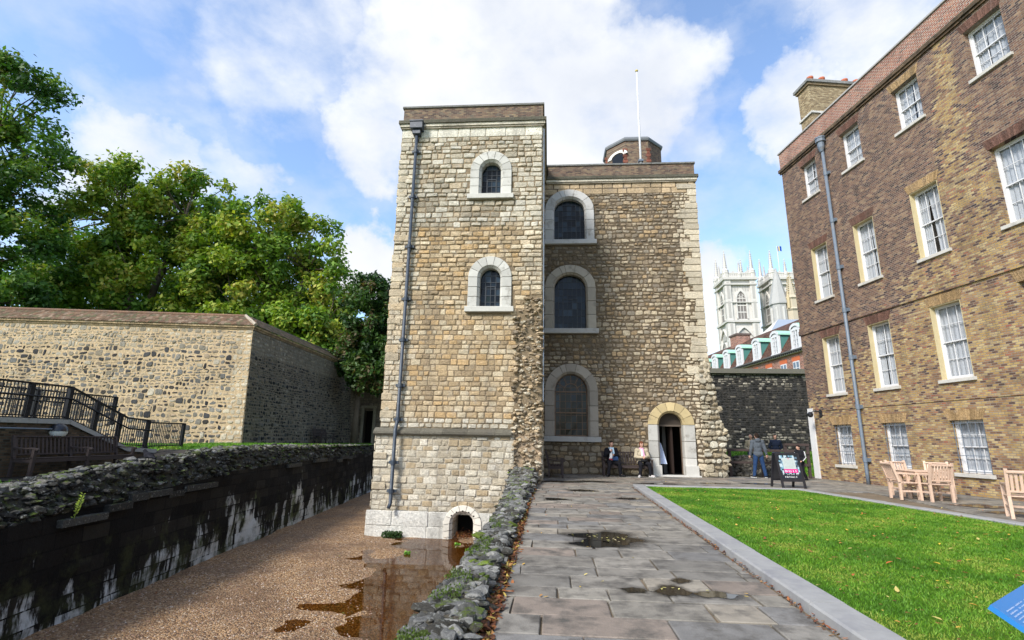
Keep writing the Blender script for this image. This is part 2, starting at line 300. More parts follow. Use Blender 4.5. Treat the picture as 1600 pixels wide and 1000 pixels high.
# puddle on stone
m, nt, b, out = newmat('puddle_water'); setb(b, Base_Color=(.012, .011, .009), Roughness=.05, Specular_IOR_Level=.4)
m, nt, b, out = newmat('damp_stone'); tr = nt.nodes.new('ShaderNodeBsdfTransparent'); ms = nt.nodes.new('ShaderNodeMixShader'); a = nt.nodes.new('ShaderNodeAttribute'); a.attribute_name = 'Col'
sp = nt.nodes.new('ShaderNodeSeparateColor'); nt.links.new(a.outputs['Color'], sp.inputs[0]); nt.links.new(mth(nt, 'MULTIPLY', sp.outputs[0], mth(nt, 'MULTIPLY_ADD', noise(nt, 14., 5, .7, coord(nt)), 1.6, -.1, True)), ms.inputs[0])
setb(b, Base_Color=(.035, .032, .028), Roughness=.35, Specular_IOR_Level=.4); nt.links.new(tr.outputs[0], ms.inputs[1]); nt.links.new(b.outputs[0], ms.inputs[2]); nt.links.new(ms.outputs[0], out.inputs[0])
# black moat wall with lime streaks
m, nt, b, out = newmat('moat_wall'); t = nt.nodes.new('ShaderNodeTexCoord'); sx = nt.nodes.new('ShaderNodeSeparateXYZ'); nt.links.new(t.outputs['Object'], sx.inputs[0])
cx = nt.nodes.new('ShaderNodeCombineXYZ'); nt.links.new(sx.outputs[1], cx.inputs[0]); nt.links.new(sx.outputs[2], cx.inputs[1])
br = nt.nodes.new('ShaderNodeTexBrick'); nt.links.new(cx.outputs[0], br.inputs['Vector']); br.inputs['Scale'].default_value = 1; br.inputs['Brick Width'].default_value = .62; br.inputs['Row Height'].default_value = .27
br.inputs['Mortar Size'].default_value = .012; br.inputs['Color1'].default_value = (0, 0, 0, 1); br.inputs['Color2'].default_value = (1, 1, 1, 1)
sp = nt.nodes.new('ShaderNodeSeparateColor'); nt.links.new(br.outputs['Color'], sp.inputs[0])
c = ramp(nt, sp.outputs[0], [(0., (.005, .005, .005)), (.6, (.011, .010, .009)), (1., (.022, .020, .016))])
co = t.outputs['Object']; mpn = nt.nodes.new('ShaderNodeMapping'); mpn.inputs['Scale'].default_value = (1.3, 1.5, .42); nt.links.new(co, mpn.inputs[0])
st = noise(nt, 1.6, 8, .68, mpn.outputs[0])
st = mth(nt, 'ADD', st, mth(nt, 'MULTIPLY_ADD', sx.outputs[2], -.15, -.17)); st = mth(nt, 'ADD', st, mth(nt, 'MULTIPLY_ADD', noise(nt, .45, 3, .6, co), .55, -.27)); st = mth(nt, 'ADD', st, mth(nt, 'MULTIPLY_ADD', sp.outputs[0], .10, -.05)); mr = nt.nodes.new('ShaderNodeMapRange'); nt.links.new(st, mr.inputs[0]); mr.inputs[1].default_value = .53; mr.inputs[2].default_value = .60
g2 = noise(nt, 1.1, 5, .6, co); gr = nt.nodes.new('ShaderNodeMapRange'); nt.links.new(g2, gr.inputs[0]); gr.inputs[1].default_value = .5; gr.inputs[2].default_value = .62
lime = mixc(nt, gr.outputs[0], (.55, .57, .57), (.10, .13, .055))
c = mixc(nt, mth(nt, 'MULTIPLY', mr.outputs[0], .85), c, lime)
g3 = nt.nodes.new('ShaderNodeMapRange'); nt.links.new(mth(nt, 'ADD', noise(nt, 2.2, 6, .7, co), mth(nt, 'MULTIPLY_ADD', sx.outputs[2], -.12, -.12)), g3.inputs[0]); g3.inputs[1].default_value = .5; g3.inputs[2].default_value = .66; g3.inputs[4].default_value = .6
c = mixc(nt, g3.outputs[0], c, (.045, .05, .02))
nt.links.new(c, b.inputs['Base Color']); setb(b, Roughness=.85, Specular_IOR_Level=.12)
h = mth(nt, 'ADD', mth(nt, 'MULTIPLY', br.outputs['Fac'], -.8), noise(nt, 14., 6, .7, co)); bump(nt, h, .9, .03, b)

# ---------------------------------------------------------------- mesh helpers
class MB:
    """collects faces (with one colour each) and builds them as ONE mesh object"""
    def __init__(s): s.v = []; s.f = []; s.c = []; s.m = []
    def add(s, vs, fs, col=(.5, .5, .5), mi=0):
        o = len(s.v); s.v.extend(vs)
        for f in fs: s.f.append(tuple(i + o for i in f)); s.c.append(col); s.m.append(mi)
        return s
    def box(s, x0, x1, y0, y1, z0, z1, col=(.5, .5, .5), mi=0, bev=0.):
        if bev > 0:
            b = bev; vs = []; 
            for z, i in ((z0, b), (z0 + b, 0), (z1 - b, 0), (z1, b)):
                vs += [(x0 + i, y0 + i, z), (x1 - i, y0 + i, z), (x1 - i, y1 - i, z), (x0 + i, y1 - i, z)]
            fs = [(3, 2, 1, 0), (12, 13, 14, 15)]
            for k in range(3):
                for j in range(4): fs.append((k * 4 + j, k * 4 + (j + 1) % 4, k * 4 + 4 + (j + 1) % 4, k * 4 + 4 + j))
            return s.add(vs, fs, col, mi)
        vs = [(x0, y0, z0), (x1, y0, z0), (x1, y1, z0), (x0, y1, z0), (x0, y0, z1), (x1, y0, z1), (x1, y1, z1), (x0, y1, z1)]
        return s.add(vs, [(3, 2, 1, 0), (4, 5, 6, 7), (0, 1, 5, 4), (1, 2, 6, 5), (2, 3, 7, 6), (3, 0, 4, 7)], col, mi)
    def tube(s, pts, rad, n=8, col=(.5, .5, .5), mi=0, cap=True, squash=None):
        pts = [Vector(p) for p in pts]
        if isinstance(rad, (int, float)): rad = [rad] * len(pts)
        vs = []; fs = []; prev = None
        for i, p in enumerate(pts):
            d = (pts[min(i + 1, len(pts) - 1)] - pts[max(i - 1, 0)]).normalized()
            a = prev if prev is not None else (Vector((1, 0, 0)) if abs(d.x) < .8 else Vector((0, 1, 0)))
            x = (a - d * a.dot(d)).normalized(); prev = x; y = d.cross(x)
            for k in range(n):
                t = 2 * math.pi * k / n; vs.append(tuple(p + (x * math.cos(t) + y * math.sin(t)) * rad[i]))
        for i in range(len(pts) - 1):
            for k in range(n): fs.append((i * n + k, i * n + (k + 1) % n, (i + 1) * n + (k + 1) % n, (i + 1) * n + k))
        if cap: fs.append(tuple(range(n))[::-1]); fs.append(tuple((len(pts) - 1) * n + k for k in range(n)))
        return s.add(vs, fs, col, mi)
    def bar(s, a, b, w, d, col=(.5, .5, .5), mi=0, up=(0, 0, 1)):
        a = Vector(a); b = Vector(b); t = (b - a).normalized(); u = Vector(up)
        x = t.cross(u)
        if x.length < 1e-3: x = t.cross(Vector((0, 1, 0)))
        x.normalize(); y = x.cross(t)
        vs = []
        for p in (a, b):
            for i, j in ((-1, -1), (1, -1), (1, 1), (-1, 1)): vs.append(tuple(p + x * i * w / 2 + y * j * d / 2))
        return s.add(vs, [(3, 2, 1, 0), (4, 5, 6, 7), (0, 1, 5, 4), (1, 2, 6, 5), (2, 3, 7, 6), (3, 0, 4, 7)], col, mi)
    def ellipsoid(s, c, r, n=10, m=7, col=(.5, .5, .5), mi=0, rot=None):
        vs = []; fs = []
        for i in range(m + 1):
            ph = math.pi * i / m
            for k in range(n):
                t = 2 * math.pi * k / n; p = Vector((r[0] * math.sin(ph) * math.cos(t), r[1] * math.sin(ph) * math.sin(t), r[2] * math.cos(ph)))
                if rot is not None: p = rot @ p
                vs.append((c[0] + p.x, c[1] + p.y, c[2] + p.z))
        for i in range(m):
            for k in range(n):
                a, b_, c_, d = i * n + k, i * n + (k + 1) % n, (i + 1) * n + (k + 1) % n, (i + 1) * n + k
                fs.append((a, d, c_, b_))
        return s.add(vs, fs, col, mi)
    def lathe(s, prof, c=(0, 0, 0), n=16, col=(.5, .5, .5), mi=0):
        vs = []; fs = []
        for r_, z in prof:
            for k in range(n): t = 2 * math.pi * (k + .5) / n; vs.append((c[0] + r_ * math.cos(t), c[1] + r_ * math.sin(t), c[2] + z))
        for i in range(len(prof) - 1):
            for k in range(n): fs.append((i * n + k, i * n + (k + 1) % n, (i + 1) * n + (k + 1) % n, (i + 1) * n + k))
        fs.append(tuple(range(n))[::-1]); fs.append(tuple((len(prof) - 1) * n + k for k in range(n)))
        return s.add(vs, fs, col, mi)
    def build(s, name, mat, parent=None, smooth=False, loc=(0, 0, 0)):
        me = bpy.data.meshes.new(name); me.from_pydata(s.v, [], s.f)
        mats = mat if isinstance(mat, (list, tuple)) else [mat]
        for q in mats: me.materials.append(MATS[q])
        if len(mats) > 1: me.polygons.foreach_set('material_index', s.m)
        tot = np.zeros(len(s.f), dtype=np.int32); me.polygons.foreach_get('loop_total', tot)
        ca = np.ones((len(s.f), 4), dtype=np.float32); ca[:, :3] = np.array([c[:3] for c in s.c], dtype=np.float32)
        at = me.attributes.new('Col', 'FLOAT_COLOR', 'CORNER'); at.data.foreach_set('color', np.repeat(ca, tot, axis=0).ravel())
        if smooth: me.polygons.foreach_set('use_smooth', [True] * len(s.f))
        me.update(); o = bpy.data.objects.new(name, me); C.objects.link(o); o.location = loc
        if parent is not None: o.parent = parent
        return o
def npmesh(name, V, F, COL, mat, parent=None, loc=(0, 0, 0)):
    """fast path: V (n,3), F (m,k) all faces with k corners, COL (m,3)"""
    me = bpy.data.meshes.new(name); k = F.shape[1]; m = len(F)
    me.vertices.add(len(V)); me.vertices.foreach_set('co', np.asarray(V, np.float32).ravel())
    me.loops.add(m * k); me.loops.foreach_set('vertex_index', np.asarray(F, np.int32).ravel())
    me.polygons.add(m); me.polygons.foreach_set('loop_start', np.arange(0, m * k, k, dtype=np.int32))
    try: me.polygons.foreach_set('loop_total', np.full(m, k, np.int32))
    except Exception: pass
    me.materials.append(MATS[mat]); me.update(calc_edges=True)
    ca = np.ones((m, 4), np.float32); ca[:, :3] = COL
    at = me.attributes.new('Col', 'FLOAT_COLOR', 'CORNER'); at.data.foreach_set('color', np.repeat(ca, k, axis=0).ravel())
    o = bpy.data.objects.new(name, me); C.objects.link(o); o.location = loc
    if parent is not None: o.parent = parent
    return o
def tag(o, label=None, cat=None, group=None, kind=None):
    if label: o['label'] = label
    if cat: o['category'] = cat
    if group: o['group'] = group
    if kind: o['kind'] = kind
    return o
def empty(name, loc=(0, 0, 0), rz=0., label=None, cat=None, group=None):
    o = bpy.data.objects.new(name, None); C.objects.link(o); o.location = loc; o.rotation_euler = (0, 0, rz); o.empty_display_size = .2
    return tag(o, label, cat, group)
def kids(o): return [c for c in bpy.data.objects if c.parent == o]
def copy_tree(o, parent=None):
    c = o.copy(); C.objects.link(c); c.parent = parent
    for ch in kids(o): copy_tree(ch, c)
    return c
def place(src, loc, rz, label, group=None, cat=None):
    c = copy_tree(src); c.location = loc; c.rotation_euler = (0, 0, rz); c['label'] = label
    if group: c['group'] = group
    return c
def lerp(a, b, t): return a + (b - a) * t
def lc(a, b, t): return tuple(a[i] + (b[i] - a[i]) * t for i in range(3))
def sc(c, k): return (c[0] * k, c[1] * k, c[2] * k)

# ---------------------------------------------------------------- masonry generators
def stones(mb, P, u0, u1, z0, z1, rh, sw, rng, col, gap=.012, amp=0., jit=.008, hgt=(.01, .035), rnd=.2, skip=None, edge=None, vary=0.):
    """lay stones over the patch (u,z); P(u,z,d) gives the point d in front of the wall; edge(z) -> (u0,u1)"""
    ph = rng.random() * 10
    wob = lambda u, row: amp * (math.sin(u * 2.1 + row * 1.3 + ph) + .7 * math.sin(u * 4.7 + row * 2.9 + ph)) if amp else 0.
    z = z0; row = 0
    while z < z1 - .03:
        h = rng.uniform(*rh)
        if z + h > z1 - rh[0] * .6: h = z1 - z
        a, b = edge(z + h / 2) if edge else (u0, u1)
        u = a
        while u < b - .02:
            w = rng.uniform(*sw) * (.7 + .3 * h / rh[1])
            if u + w > b - sw[0] * .6: w = b - u
            uc, zc = u + w / 2, z + h / 2
            if not (skip and skip(uc, zc, w / 2, h / 2)):
                zl, zh = z + wob(uc, row), z + h + wob(uc, row + 1)
                vr = rng.uniform(0, vary) * h
                zl += vr * rng.random(); zh -= vr * rng.random()
                if z <= z0 + 1e-6: zl = max(zl, z0)
                if z + h >= z1 - 1e-6: zh = min(zh, z1)
                j = lambda: rng.uniform(-jit, jit)
                cs = [(u + gap / 2 + j() * .6, zl + gap / 2 + j()), (u + w - gap / 2 + j() * .6, zl + gap / 2 + j()), (u + w - gap / 2 + j() * .6, zh - gap / 2 + j()), (u + gap / 2 + j() * .6, zh - gap / 2 + j())]
                out = []
                for k in range(4):
                    p, q, pv = cs[k], cs[(k + 1) % 4], cs[k - 1]
                    r1 = rng.uniform(.4, 1.3) * rnd; r2 = rng.uniform(.4, 1.3) * rnd
                    lw = min(h, w)
                    d1 = math.hypot(q[0] - p[0], q[1] - p[1]) + 1e-6; d0 = math.hypot(pv[0] - p[0], pv[1] - p[1]) + 1e-6
                    out.append((p[0] + (pv[0] - p[0]) / d0 * lw * r1, p[1] + (pv[1] - p[1]) / d0 * lw * r1))
                    out.append((p[0] + (q[0] - p[0]) / d1 * lw * r2, p[1] + (q[1] - p[1]) / d1 * lw * r2))
                hh = rng.uniform(*hgt); ins = min(.03, .2 * min(w, h)); vs = []
                for (x, y) in out: vs.append(P(x, y, -.012))
                tx, tz = rng.uniform(-.35, .35), rng.uniform(-.35, .35)
                for (x, y) in out:
                    dx, dy = uc - x, zc - y; L = math.hypot(dx, dy) + 1e-6
                    d = hh * (1 + tx * (x - uc) / w * 2 + tz * (y - zc) / h * 2) * rng.uniform(.7, 1.1)
                    vs.append(P(x + dx / L * ins, y + dy / L * ins, d))
                vs.append(P(uc + rng.uniform(-.2, .2) * w, zc + rng.uniform(-.2, .2) * h, hh * rng.uniform(1., 1.5)))
                fs = [(k, (k + 1) % 8, 8 + (k + 1) % 8, 8 + k) for k in range(8)] + [(8 + k, 8 + (k + 1) % 8, 16) for k in range(8)]
                mb.add([tuple(v) for v in vs], fs, col(uc, zc))
            u += w
        z += h; row += 1
def grid_wall(mb, P, u0, u1, z0, z1, holes, col, depth=.35, mi=0, rmi=None):
    """flat wall with rectangular openings and reveals"""
    us = sorted({u0, u1} | {h[0] for h in holes} | {h[1] for h in holes}); zs = sorted({z0, z1} | {h[2] for h in holes} | {h[3] for h in holes})
    us = [u for u in us if u0 <= u <= u1]; zs = [z for z in zs if z0 <= z <= z1]
    for i in range(len(us) - 1):
        for j in range(len(zs) - 1):
            cu, cz = (us[i] + us[i + 1]) / 2, (zs[j] + zs[j + 1]) / 2
            if any(h[0] < cu < h[1] and h[2] < cz < h[3] for h in holes): continue
            mb.add([P(us[i], zs[j], 0), P(us[i + 1], zs[j], 0), P(us[i + 1], zs[j + 1], 0), P(us[i], zs[j + 1], 0)], [(0, 1, 2, 3)], col, mi)
    for a, b, c, d in holes:
        for q in (((a, c), (a, d)), ((b, d), (b, c)), ((a, d), (b, d)), ((b, c), (a, c))):
            (ua, za), (ub, zb) = q
            mb.add([P(ua, za, 0), P(ub, zb, 0), P(ub, zb, -depth), P(ua, za, -depth)], [(0, 1, 2, 3)], col, mi if rmi is None else rmi)
# unit rock shapes
_ico = None
def ico():
    global _ico
    if _ico is None:
        bm = bmesh.new(); bmesh.ops.create_icosphere(bm, subdivisions=1, radius=1); _ico = ([v.co.copy() for v in bm.verts], [tuple(v.index for v in f.verts) for f in bm.faces]); bm.free()
        bm = bmesh.new(); bmesh.ops.create_icosphere(bm, subdivisions=2, radius=1); _ico = _ico + ([v.co.copy() for v in bm.verts], [tuple(v.index for v in f.verts) for f in bm.faces]); bm.free()
    return _ico
def rock(mb, c, r, rng, col, sub=1, flat=.8, rot=None):
    I = ico(); V, F = (I[0], I[1]) if sub == 1 else (I[2], I[3])
    if rot is None: rot = Matrix.Rotation(rng.uniform(0, 6.28), 3, 'Z') @ Matrix.Rotation(rng.uniform(-.4, .4), 3, 'X')
    off = Vector((rng.uniform(0, 99), rng.uniform(0, 99), rng.uniform(0, 99)))
    pl = [(Vector((rng.gauss(0, 1), rng.gauss(0, 1), rng.gauss(0, 1))).normalized(), rng.uniform(.42, .8)) for _ in range(9)]
    vs = []
    for v in V:
        p = v * (1 + .4 * mnoise.noise(v * 1.4 + off))
        for n, d in pl:      # chop a few flat facets
            t = p.dot(n) - d
            if t > 0: p = p - n * t * .96
        p = Vector((p.x * r[0], p.y * r[1], p.z * r[2])); p = rot @ p
        vs.append((c[0] + p.x, c[1] + p.y, c[2] + p.z))
    mb.add(vs, F, col)

# ---------------------------------------------------------------- arched openings
def arch_pts(xc, hw, zs, spring, rise, n=12):
    """left foot up, over the arch, down to the right foot"""
    pts = [(xc - hw, zs), (xc - hw, lerp(zs, spring, .34)), (xc - hw, lerp(zs, spring, .67))]
    for i in range(n + 1):
        t = math.pi * (1 - i / n); pts.append((xc + hw * math.cos(t), spring + rise * math.sin(t)))
    pts += [(xc + hw, lerp(zs, spring, .67)), (xc + hw, lerp(zs, spring, .34)), (xc + hw, zs)]
    return pts
def surround(mb, xc, zs, ihw, ispring, irise, ohw, ospring, orise, rng, cols, y_front=-.07, y_back=.34, joints=None, n=14, yb=.03, jcols=None):
    A = arch_pts(xc, ihw, zs, ispring, irise, n); B = arch_pts(xc, ohw, zs, ospring, orise, n)
    joints = joints or [0, 1, 2, 3, 5, 7, 9, 11, 13, 15, 17, 18, 19, 20]
    for a, b in zip(joints[:-1], joints[1:]):
        arch = a >= 3 and b <= len(A) - 4
        c0 = (jcols if (jcols and not arch) else cols); c = sc(c0, rng.uniform(.80, 1.08)); vs = []; fs = []
        idx = list(range(a, b + 1)); m = len(idx); jy = rng.uniform(-.004, .004)
        for q, i in enumerate(idx):
            (ax, az), (bx, bz) = A[i], B[i]
            if q in (0, m - 1):     # open a fine joint
                k = idx[1] if q == 0 else idx[-2]; s = .010 / (math.hypot(B[k][0] - bx, B[k][1] - bz) + 1e-6)
                ax, az, bx, bz = ax + (A[k][0] - ax) * s, az + (A[k][1] - az) * s, bx + (B[k][0] - bx) * s, bz + (B[k][1] - bz) * s
            L = math.hypot(bx - ax, bz - az); ux, uz = (bx - ax) / L, (bz - az) / L
            yf = y_front + jy
            vs += [(bx, yb, bz), (bx, yf + .012, bz), (bx - ux * .012, yf, bz - uz * .012), (ax + ux * .085, yf, az + uz * .085), (ax + ux * .07, yf + .03, az + uz * .07), (ax, yf + .11, az), (ax, y_back, az)]
        for q in range(m - 1):
            for k in range(6): fs.append((q * 7 + k, (q + 1) * 7 + k, (q + 1) * 7 + k + 1, q * 7 + k + 1))
        fs.append(tuple(range(7))[::-1]); fs.append(tuple((m - 1) * 7 + k for k in range(7)))
        mb.add(vs, fs, c)
def arch_glass(parent, xc, zs, hw, spring, rise, y, rng, nx, nz, barw=.018, fan=False, barcol=(.06, .066, .075)):
    """leaded panes (a little uneven), lead bars and an iron frame"""
    top = spring + rise
    g = MB(); bars = MB()
    inside = lambda x, z: z <= spring or ((x - xc) / hw) ** 2 + ((z - spring) / rise) ** 2 < 1.02
    pw, phh = 2 * hw / nx, (top - zs) / nz
    for i in range(nx):
        for j in range(nz):
            x0, x1 = xc - hw + i * pw, xc - hw + (i + 1) * pw; z0, z1 = zs + j * phh, zs + (j + 1) * phh
            clip = lambda x, z: (x, z) if inside(x, z) else (x, spring + rise * math.sqrt(max(0., 1 - ((x - xc) / hw) ** 2)) if abs(x - xc) < hw * .999 else spring)
            q = [clip(x0, z0), clip(x1, z0), clip(x1, z1), clip(x0, z1)]
            if (q[3][1] - q[0][1]) + (q[2][1] - q[1][1]) < .02: continue
            t = rng.random(); c = (.004, .006, .009) if t < .55 else ((.010, .017, .026) if t < .85 else ((.022, .036, .052) if t < .95 else (.009, .016, .016)))
            ty = [rng.uniform(-.004, .004) for _ in range(4)]
            g.add([(p[0], y + d, p[1]) for p, d in zip(q, ty)], [(0, 1, 2, 3)], c)
    glass = g.build('glass', 'leaded_glass', parent)
    for i in range(1, nx):
        x = xc - hw + i * pw; zt = spring + rise * math.sqrt(max(0, 1 - ((x - xc) / hw) ** 2)); w = barw * (1.8 if (i in (nx // 4, nx - nx // 4) and nx > 4) else 1)
        bars.bar((x, y - .012, zs), (x, y - .012, zt), w, .014, barcol, up=(0, 1, 0))
    for j in range(1, nz):
        z = zs + j * phh; w_ = hw if z < spring else hw * math.sqrt(max(0, 1 - ((z - spring) / rise) ** 2))
        bars.bar((xc - w_, y - .014, z), (xc + w_, y - .014, z), barw, .014, barcol, up=(0, 1, 0))
    if fan:
        for k in range(1, 6):
            t = math.pi * k / 6; bars.bar((xc + .45 * hw * math.cos(t), y - .03, spring + .45 * rise * math.sin(t)), (xc + hw * math.cos(t), y - .03, spring + rise * math.sin(t)), .03, .03, barcol, up=(0, 1, 0))
        for (fx) in (.45, .97):
            pr = None
            for k in range(13):
                t = math.pi * k / 12; p = (xc + fx * hw * math.cos(t), y - .03, spring + fx * rise * math.sin(t))
                if pr: bars.bar(pr, p, .035, .03, barcol, up=(0, 1, 0))
                pr = p
        for zz in (zs + .03, zs + (spring - zs) * .52, spring - .02): bars.bar((xc - hw, y - .03, zz), (xc + hw, y - .03, zz), .05, .035, barcol, up=(0, 1, 0))
        for xx in (xc - hw + .03, xc + hw - .03): bars.bar((xx, y - .03, zs), (xx, y - .03, spring), .05, .035, barcol, up=(0, 1, 0))
    else:
        pr = None    # opening casement
        a, b_ = xc - hw * .45, xc + hw * .45; z0, z1 = zs + .04, zs + (spring - zs) * .75
        for p, q in (((a, z0), (b_, z0)), ((b_, z0), (b_, z1)), ((b_, z1), (a, z1)), ((a, z1), (a, z0))): bars.bar((p[0], y - .02, p[1]), (q[0], y - .02, q[1]), .03, .02, barcol, up=(0, 1, 0))
    bars.build('glazing_bars', 'mixed', parent)
    return glass

# ================================================================ THE STONE TOWER
rng = random.Random(7)
TY = 17.3                       # front of the left block; local y is measured from it
DY = 4.6                        # the right block stands this much further back
tower = empty('stone_tower', (0, TY, 0), 0, 'tall medieval stone tower of two flat-roofed blocks with arched windows', 'tower')
LX0, LX1, RX1 = -5.75, -.25, 6.72
ZB, ZT = -1.95, 13.15
BUFF = [(.40, .31, .19), (.46, .37, .24), (.35, .27, .17), (.52, .44, .31), (.43, .29, .15), (.38, .32, .23)]
def colL(u, z):
    t = rng.random()
    if z > 9: base = [(.42, .37, .28), (.50, .45, .35), (.36, .31, .23), (.55, .51, .42), (.44, .36, .25)][int(t * 5)]
    elif z > 2.0: base = [(.42, .31, .18), (.50, .385, .24), (.36, .27, .165), (.48, .33, .17), (.54, .45, .31), (.46, .36, .23)][int(t * 6)]
    elif z > -1: base = [(.50, .45, .35), (.57, .52, .42), (.44, .38, .28), (.42, .33, .21)][int(t * 4)]
    else: base = (.66, .64, .58)
    if u < LX0 + .9 or (u > LX1 - .8 and z > 6.5): base = lc(base, (.58, .53, .42), .55)
    return sc(base, rng.uniform(.80, 1.04))
def left_u0(z): return LX0 - .10 * (z < 1.45) - .035 * (z < 6) - .03 * (z < 1.45) * 0
# windows of the left block: xc, sill, inner half width, spring, rise
LW = [(-2.19, 10.28, .40, 11.29, .40), (-2.12, 5.92, .40, 7.03, .40)]
def ring_hit(x, z, wins, ow, e=0.):
    for xc, zs, hw, spg, rs in wins:
        oh = hw + ow
        if abs(x - xc) < oh - e and zs - .28 < z < spg: return True
        if z >= spg and ((x - xc) / (oh - e)) ** 2 + ((z - spg) / (rs + ow - e)) ** 2 < 1: return True
    return False
DR = (-2.77, .35)   # drain arch centre x, half width
def skipL(u, z, hw, hz):
    if ring_hit(u, z, LW, .38): return True
    if abs(u - DR[0]) < .62 and z < -.75 : return True
    if u > -1.22 and .0 < z < 6.35 and not (z > 5.9 and u < -.9): return True
    if 1.42 < z < 1.72: return True
    return False
wl = MB(); MORT = (.21, .16, .10)
holesL = [(w[0] - w[2], w[0] + w[2], w[1], w[3] + w[4]) for w in LW] + [(DR[0] - DR[1], DR[0] + DR[1], -1.95, -1.05)]
PF = lambda u, z, d: (u, -d, z)
grid_wall(wl, lambda u, z, d: (u, -d - (.06 if z < 1.5 else 0) * (1 if d >= 0 else 0), z), LX0, LX1, 1.55, ZT, holesL[:2], MORT, .4)
grid_wall(wl, lambda u, z, d: (u, -d - .08, z), LX0 - .1, LX1 - .9, ZB, 1.55, holesL[2:], (.40, .35, .27), 1.2)
wl.add([(LX1 - .9, -.08, ZB), (LX1 - .9, .3, ZB), (LX1 - .9, .3, 1.55), (LX1 - .9, -.08, 1.55)], [(0, 1, 2, 3)], MORT)
wl.add([(LX1 - .92, .05, ZB), (LX1, .05, ZB), (LX1, .05, 1.55), (LX1 - .92, .05, 1.55)], [(0, 1, 2, 3)], MORT)
stones(wl, lambda u, z, d: (u, -d - .005, z), LX0, LX1, 1.69, 2.6, (.15, .22), (.2, .44), rng, colL, skip=skipL, hgt=(.006, .03), gap=.016, jit=.012, amp=.005, rnd=.16)
stones(wl, lambda u, z, d: (u, -d - .005, z), LX0, LX1, 2.6, 6.0, (.145, .22), (.18, .44), rng, colL, skip=skipL, hgt=(.002, .026), gap=.013, jit=.014, amp=.008, rnd=.12)
stones(wl, lambda u, z, d: (u, -d - .005, z), LX0, LX1, 6.0, 9.6, (.14, .22), (.2, .48), rng, colL, skip=skipL, hgt=(.006, .045), gap=.016, jit=.016, amp=.012, rnd=.15, vary=.10)
stones(wl, lambda u, z, d: (u, -d - .005, z), LX0, LX1, 9.6, 12.75, (.15, .24), (.2, .52), rng, colL, skip=skipL, hgt=(.006, .05), gap=.016, jit=.018, amp=.014, rnd=.16, vary=.10)
def colQ(u, z): return sc((.60, .57, .48), rng.uniform(.85, 1.1))
stones(wl, lambda u, z, d: (u, -d - .01, z), LX0, LX1, 12.75, ZT, (.4, .4), (.4, .8), rng, colQ, hgt=(.008, .012), gap=.008, jit=.002, rnd=.04)
# lower stage and white plinth
stones(wl, lambda u, z, d: (u, -d - .085, z), LX0 - .1, LX1 - .92, -.97, 1.42, (.12, .25), (.18, .48), rng, colL, skip=skipL, hgt=(.004, .03), gap=.015, jit=.018, rnd=.12, amp=.012, vary=.12)
for pa_, pb_ in ((LX0 - .22, DR[0] - .46), (DR[0] + .46, LX1 - .92)): stones(wl, lambda u, z, d: (u, -d - .14, z), pa_, pb_, -1.95, -.97, (.46, .52), (.7, 1.5), rng, lambda u, z: sc((.62, .60, .54), rng.uniform(.85, 1.04)), hgt=(.01, .03), gap=.008, jit=.008, rnd=.06)
wl.box(LX0 - .22, DR[0] - .42, -.14, -.09, -1.95, -1.0, (.62, .60, .54)); wl.box(DR[0] + .42, LX1 - .95, -.14, -.09, -1.95, -1.0, (.62, .60, .54))
# left (hidden) side, courtyard side return, back
for (xx, sgn) in ((LX0, -1), (LX1, 1)):
    PS = (lambda X, S: (lambda u, z, d: (X + S * d, u, z)))(xx, sgn)
    wl.add([PS(0, ZB, 0), PS(5.5 if sgn < 0 else DY + .1, ZB, 0), PS(5.5 if sgn < 0 else DY + .1, ZT, 0), PS(0, ZT, 0)], [(0, 1, 2, 3)], MORT)
    stones(wl, PS, .02, 5.4 if sgn < 0 else DY, 1.7 if sgn < 0 else 0., ZT, (.17, .27), (.26, .6), rng, colL, hgt=(.01, .05), gap=.02, jit=.014, amp=.01, rnd=.22)
PS = lambda u, z, d: (LX0 - .12 - d, u, z)
wl.add([(LX0 - .1, -.1, ZB), (LX0 - .1, 5.5, ZB), (LX0 - .1, 5.5, 1.55), (LX0 - .1, -.1, 1.55)], [(0, 1, 2, 3)], MORT)
stones(wl, PS, -.08, 5.4, -1.95, 1.5, (.25, .4), (.4, .8), rng, lambda u, z: sc((.5, .44, .33), rng.uniform(.8, 1.1)), hgt=(.01, .03), rnd=.12)
wl.add([(LX0, 5.5, ZB), (LX1, 5.5, ZB), (LX1, 5.5, ZT), (LX0, 5.5, ZT)], [(0, 3, 2, 1)], MORT)
# long corner stones that make the outline uneven
z = -.9
while z < 12.6:
    h = rng.uniform(.2, .33); w = rng.uniform(.2, .6); out = rng.uniform(.0, .045) + (.1 if z < 1.45 else 0)
    if not 1.3 < z < 1.75 and rng.random() < .62:
        yb = -.1 if z < 1.4 else 0
        wl.box(LX0 - out, LX0 + w, yb - rng.uniform(.03, .055), yb + rng.uniform(.2, .5), z, z + h - .015, lc(colL(-4, z), (.56, .50, .38), .4), bev=.03)
    z += h
wl.build('left_block_wall', 'masonry', tower)
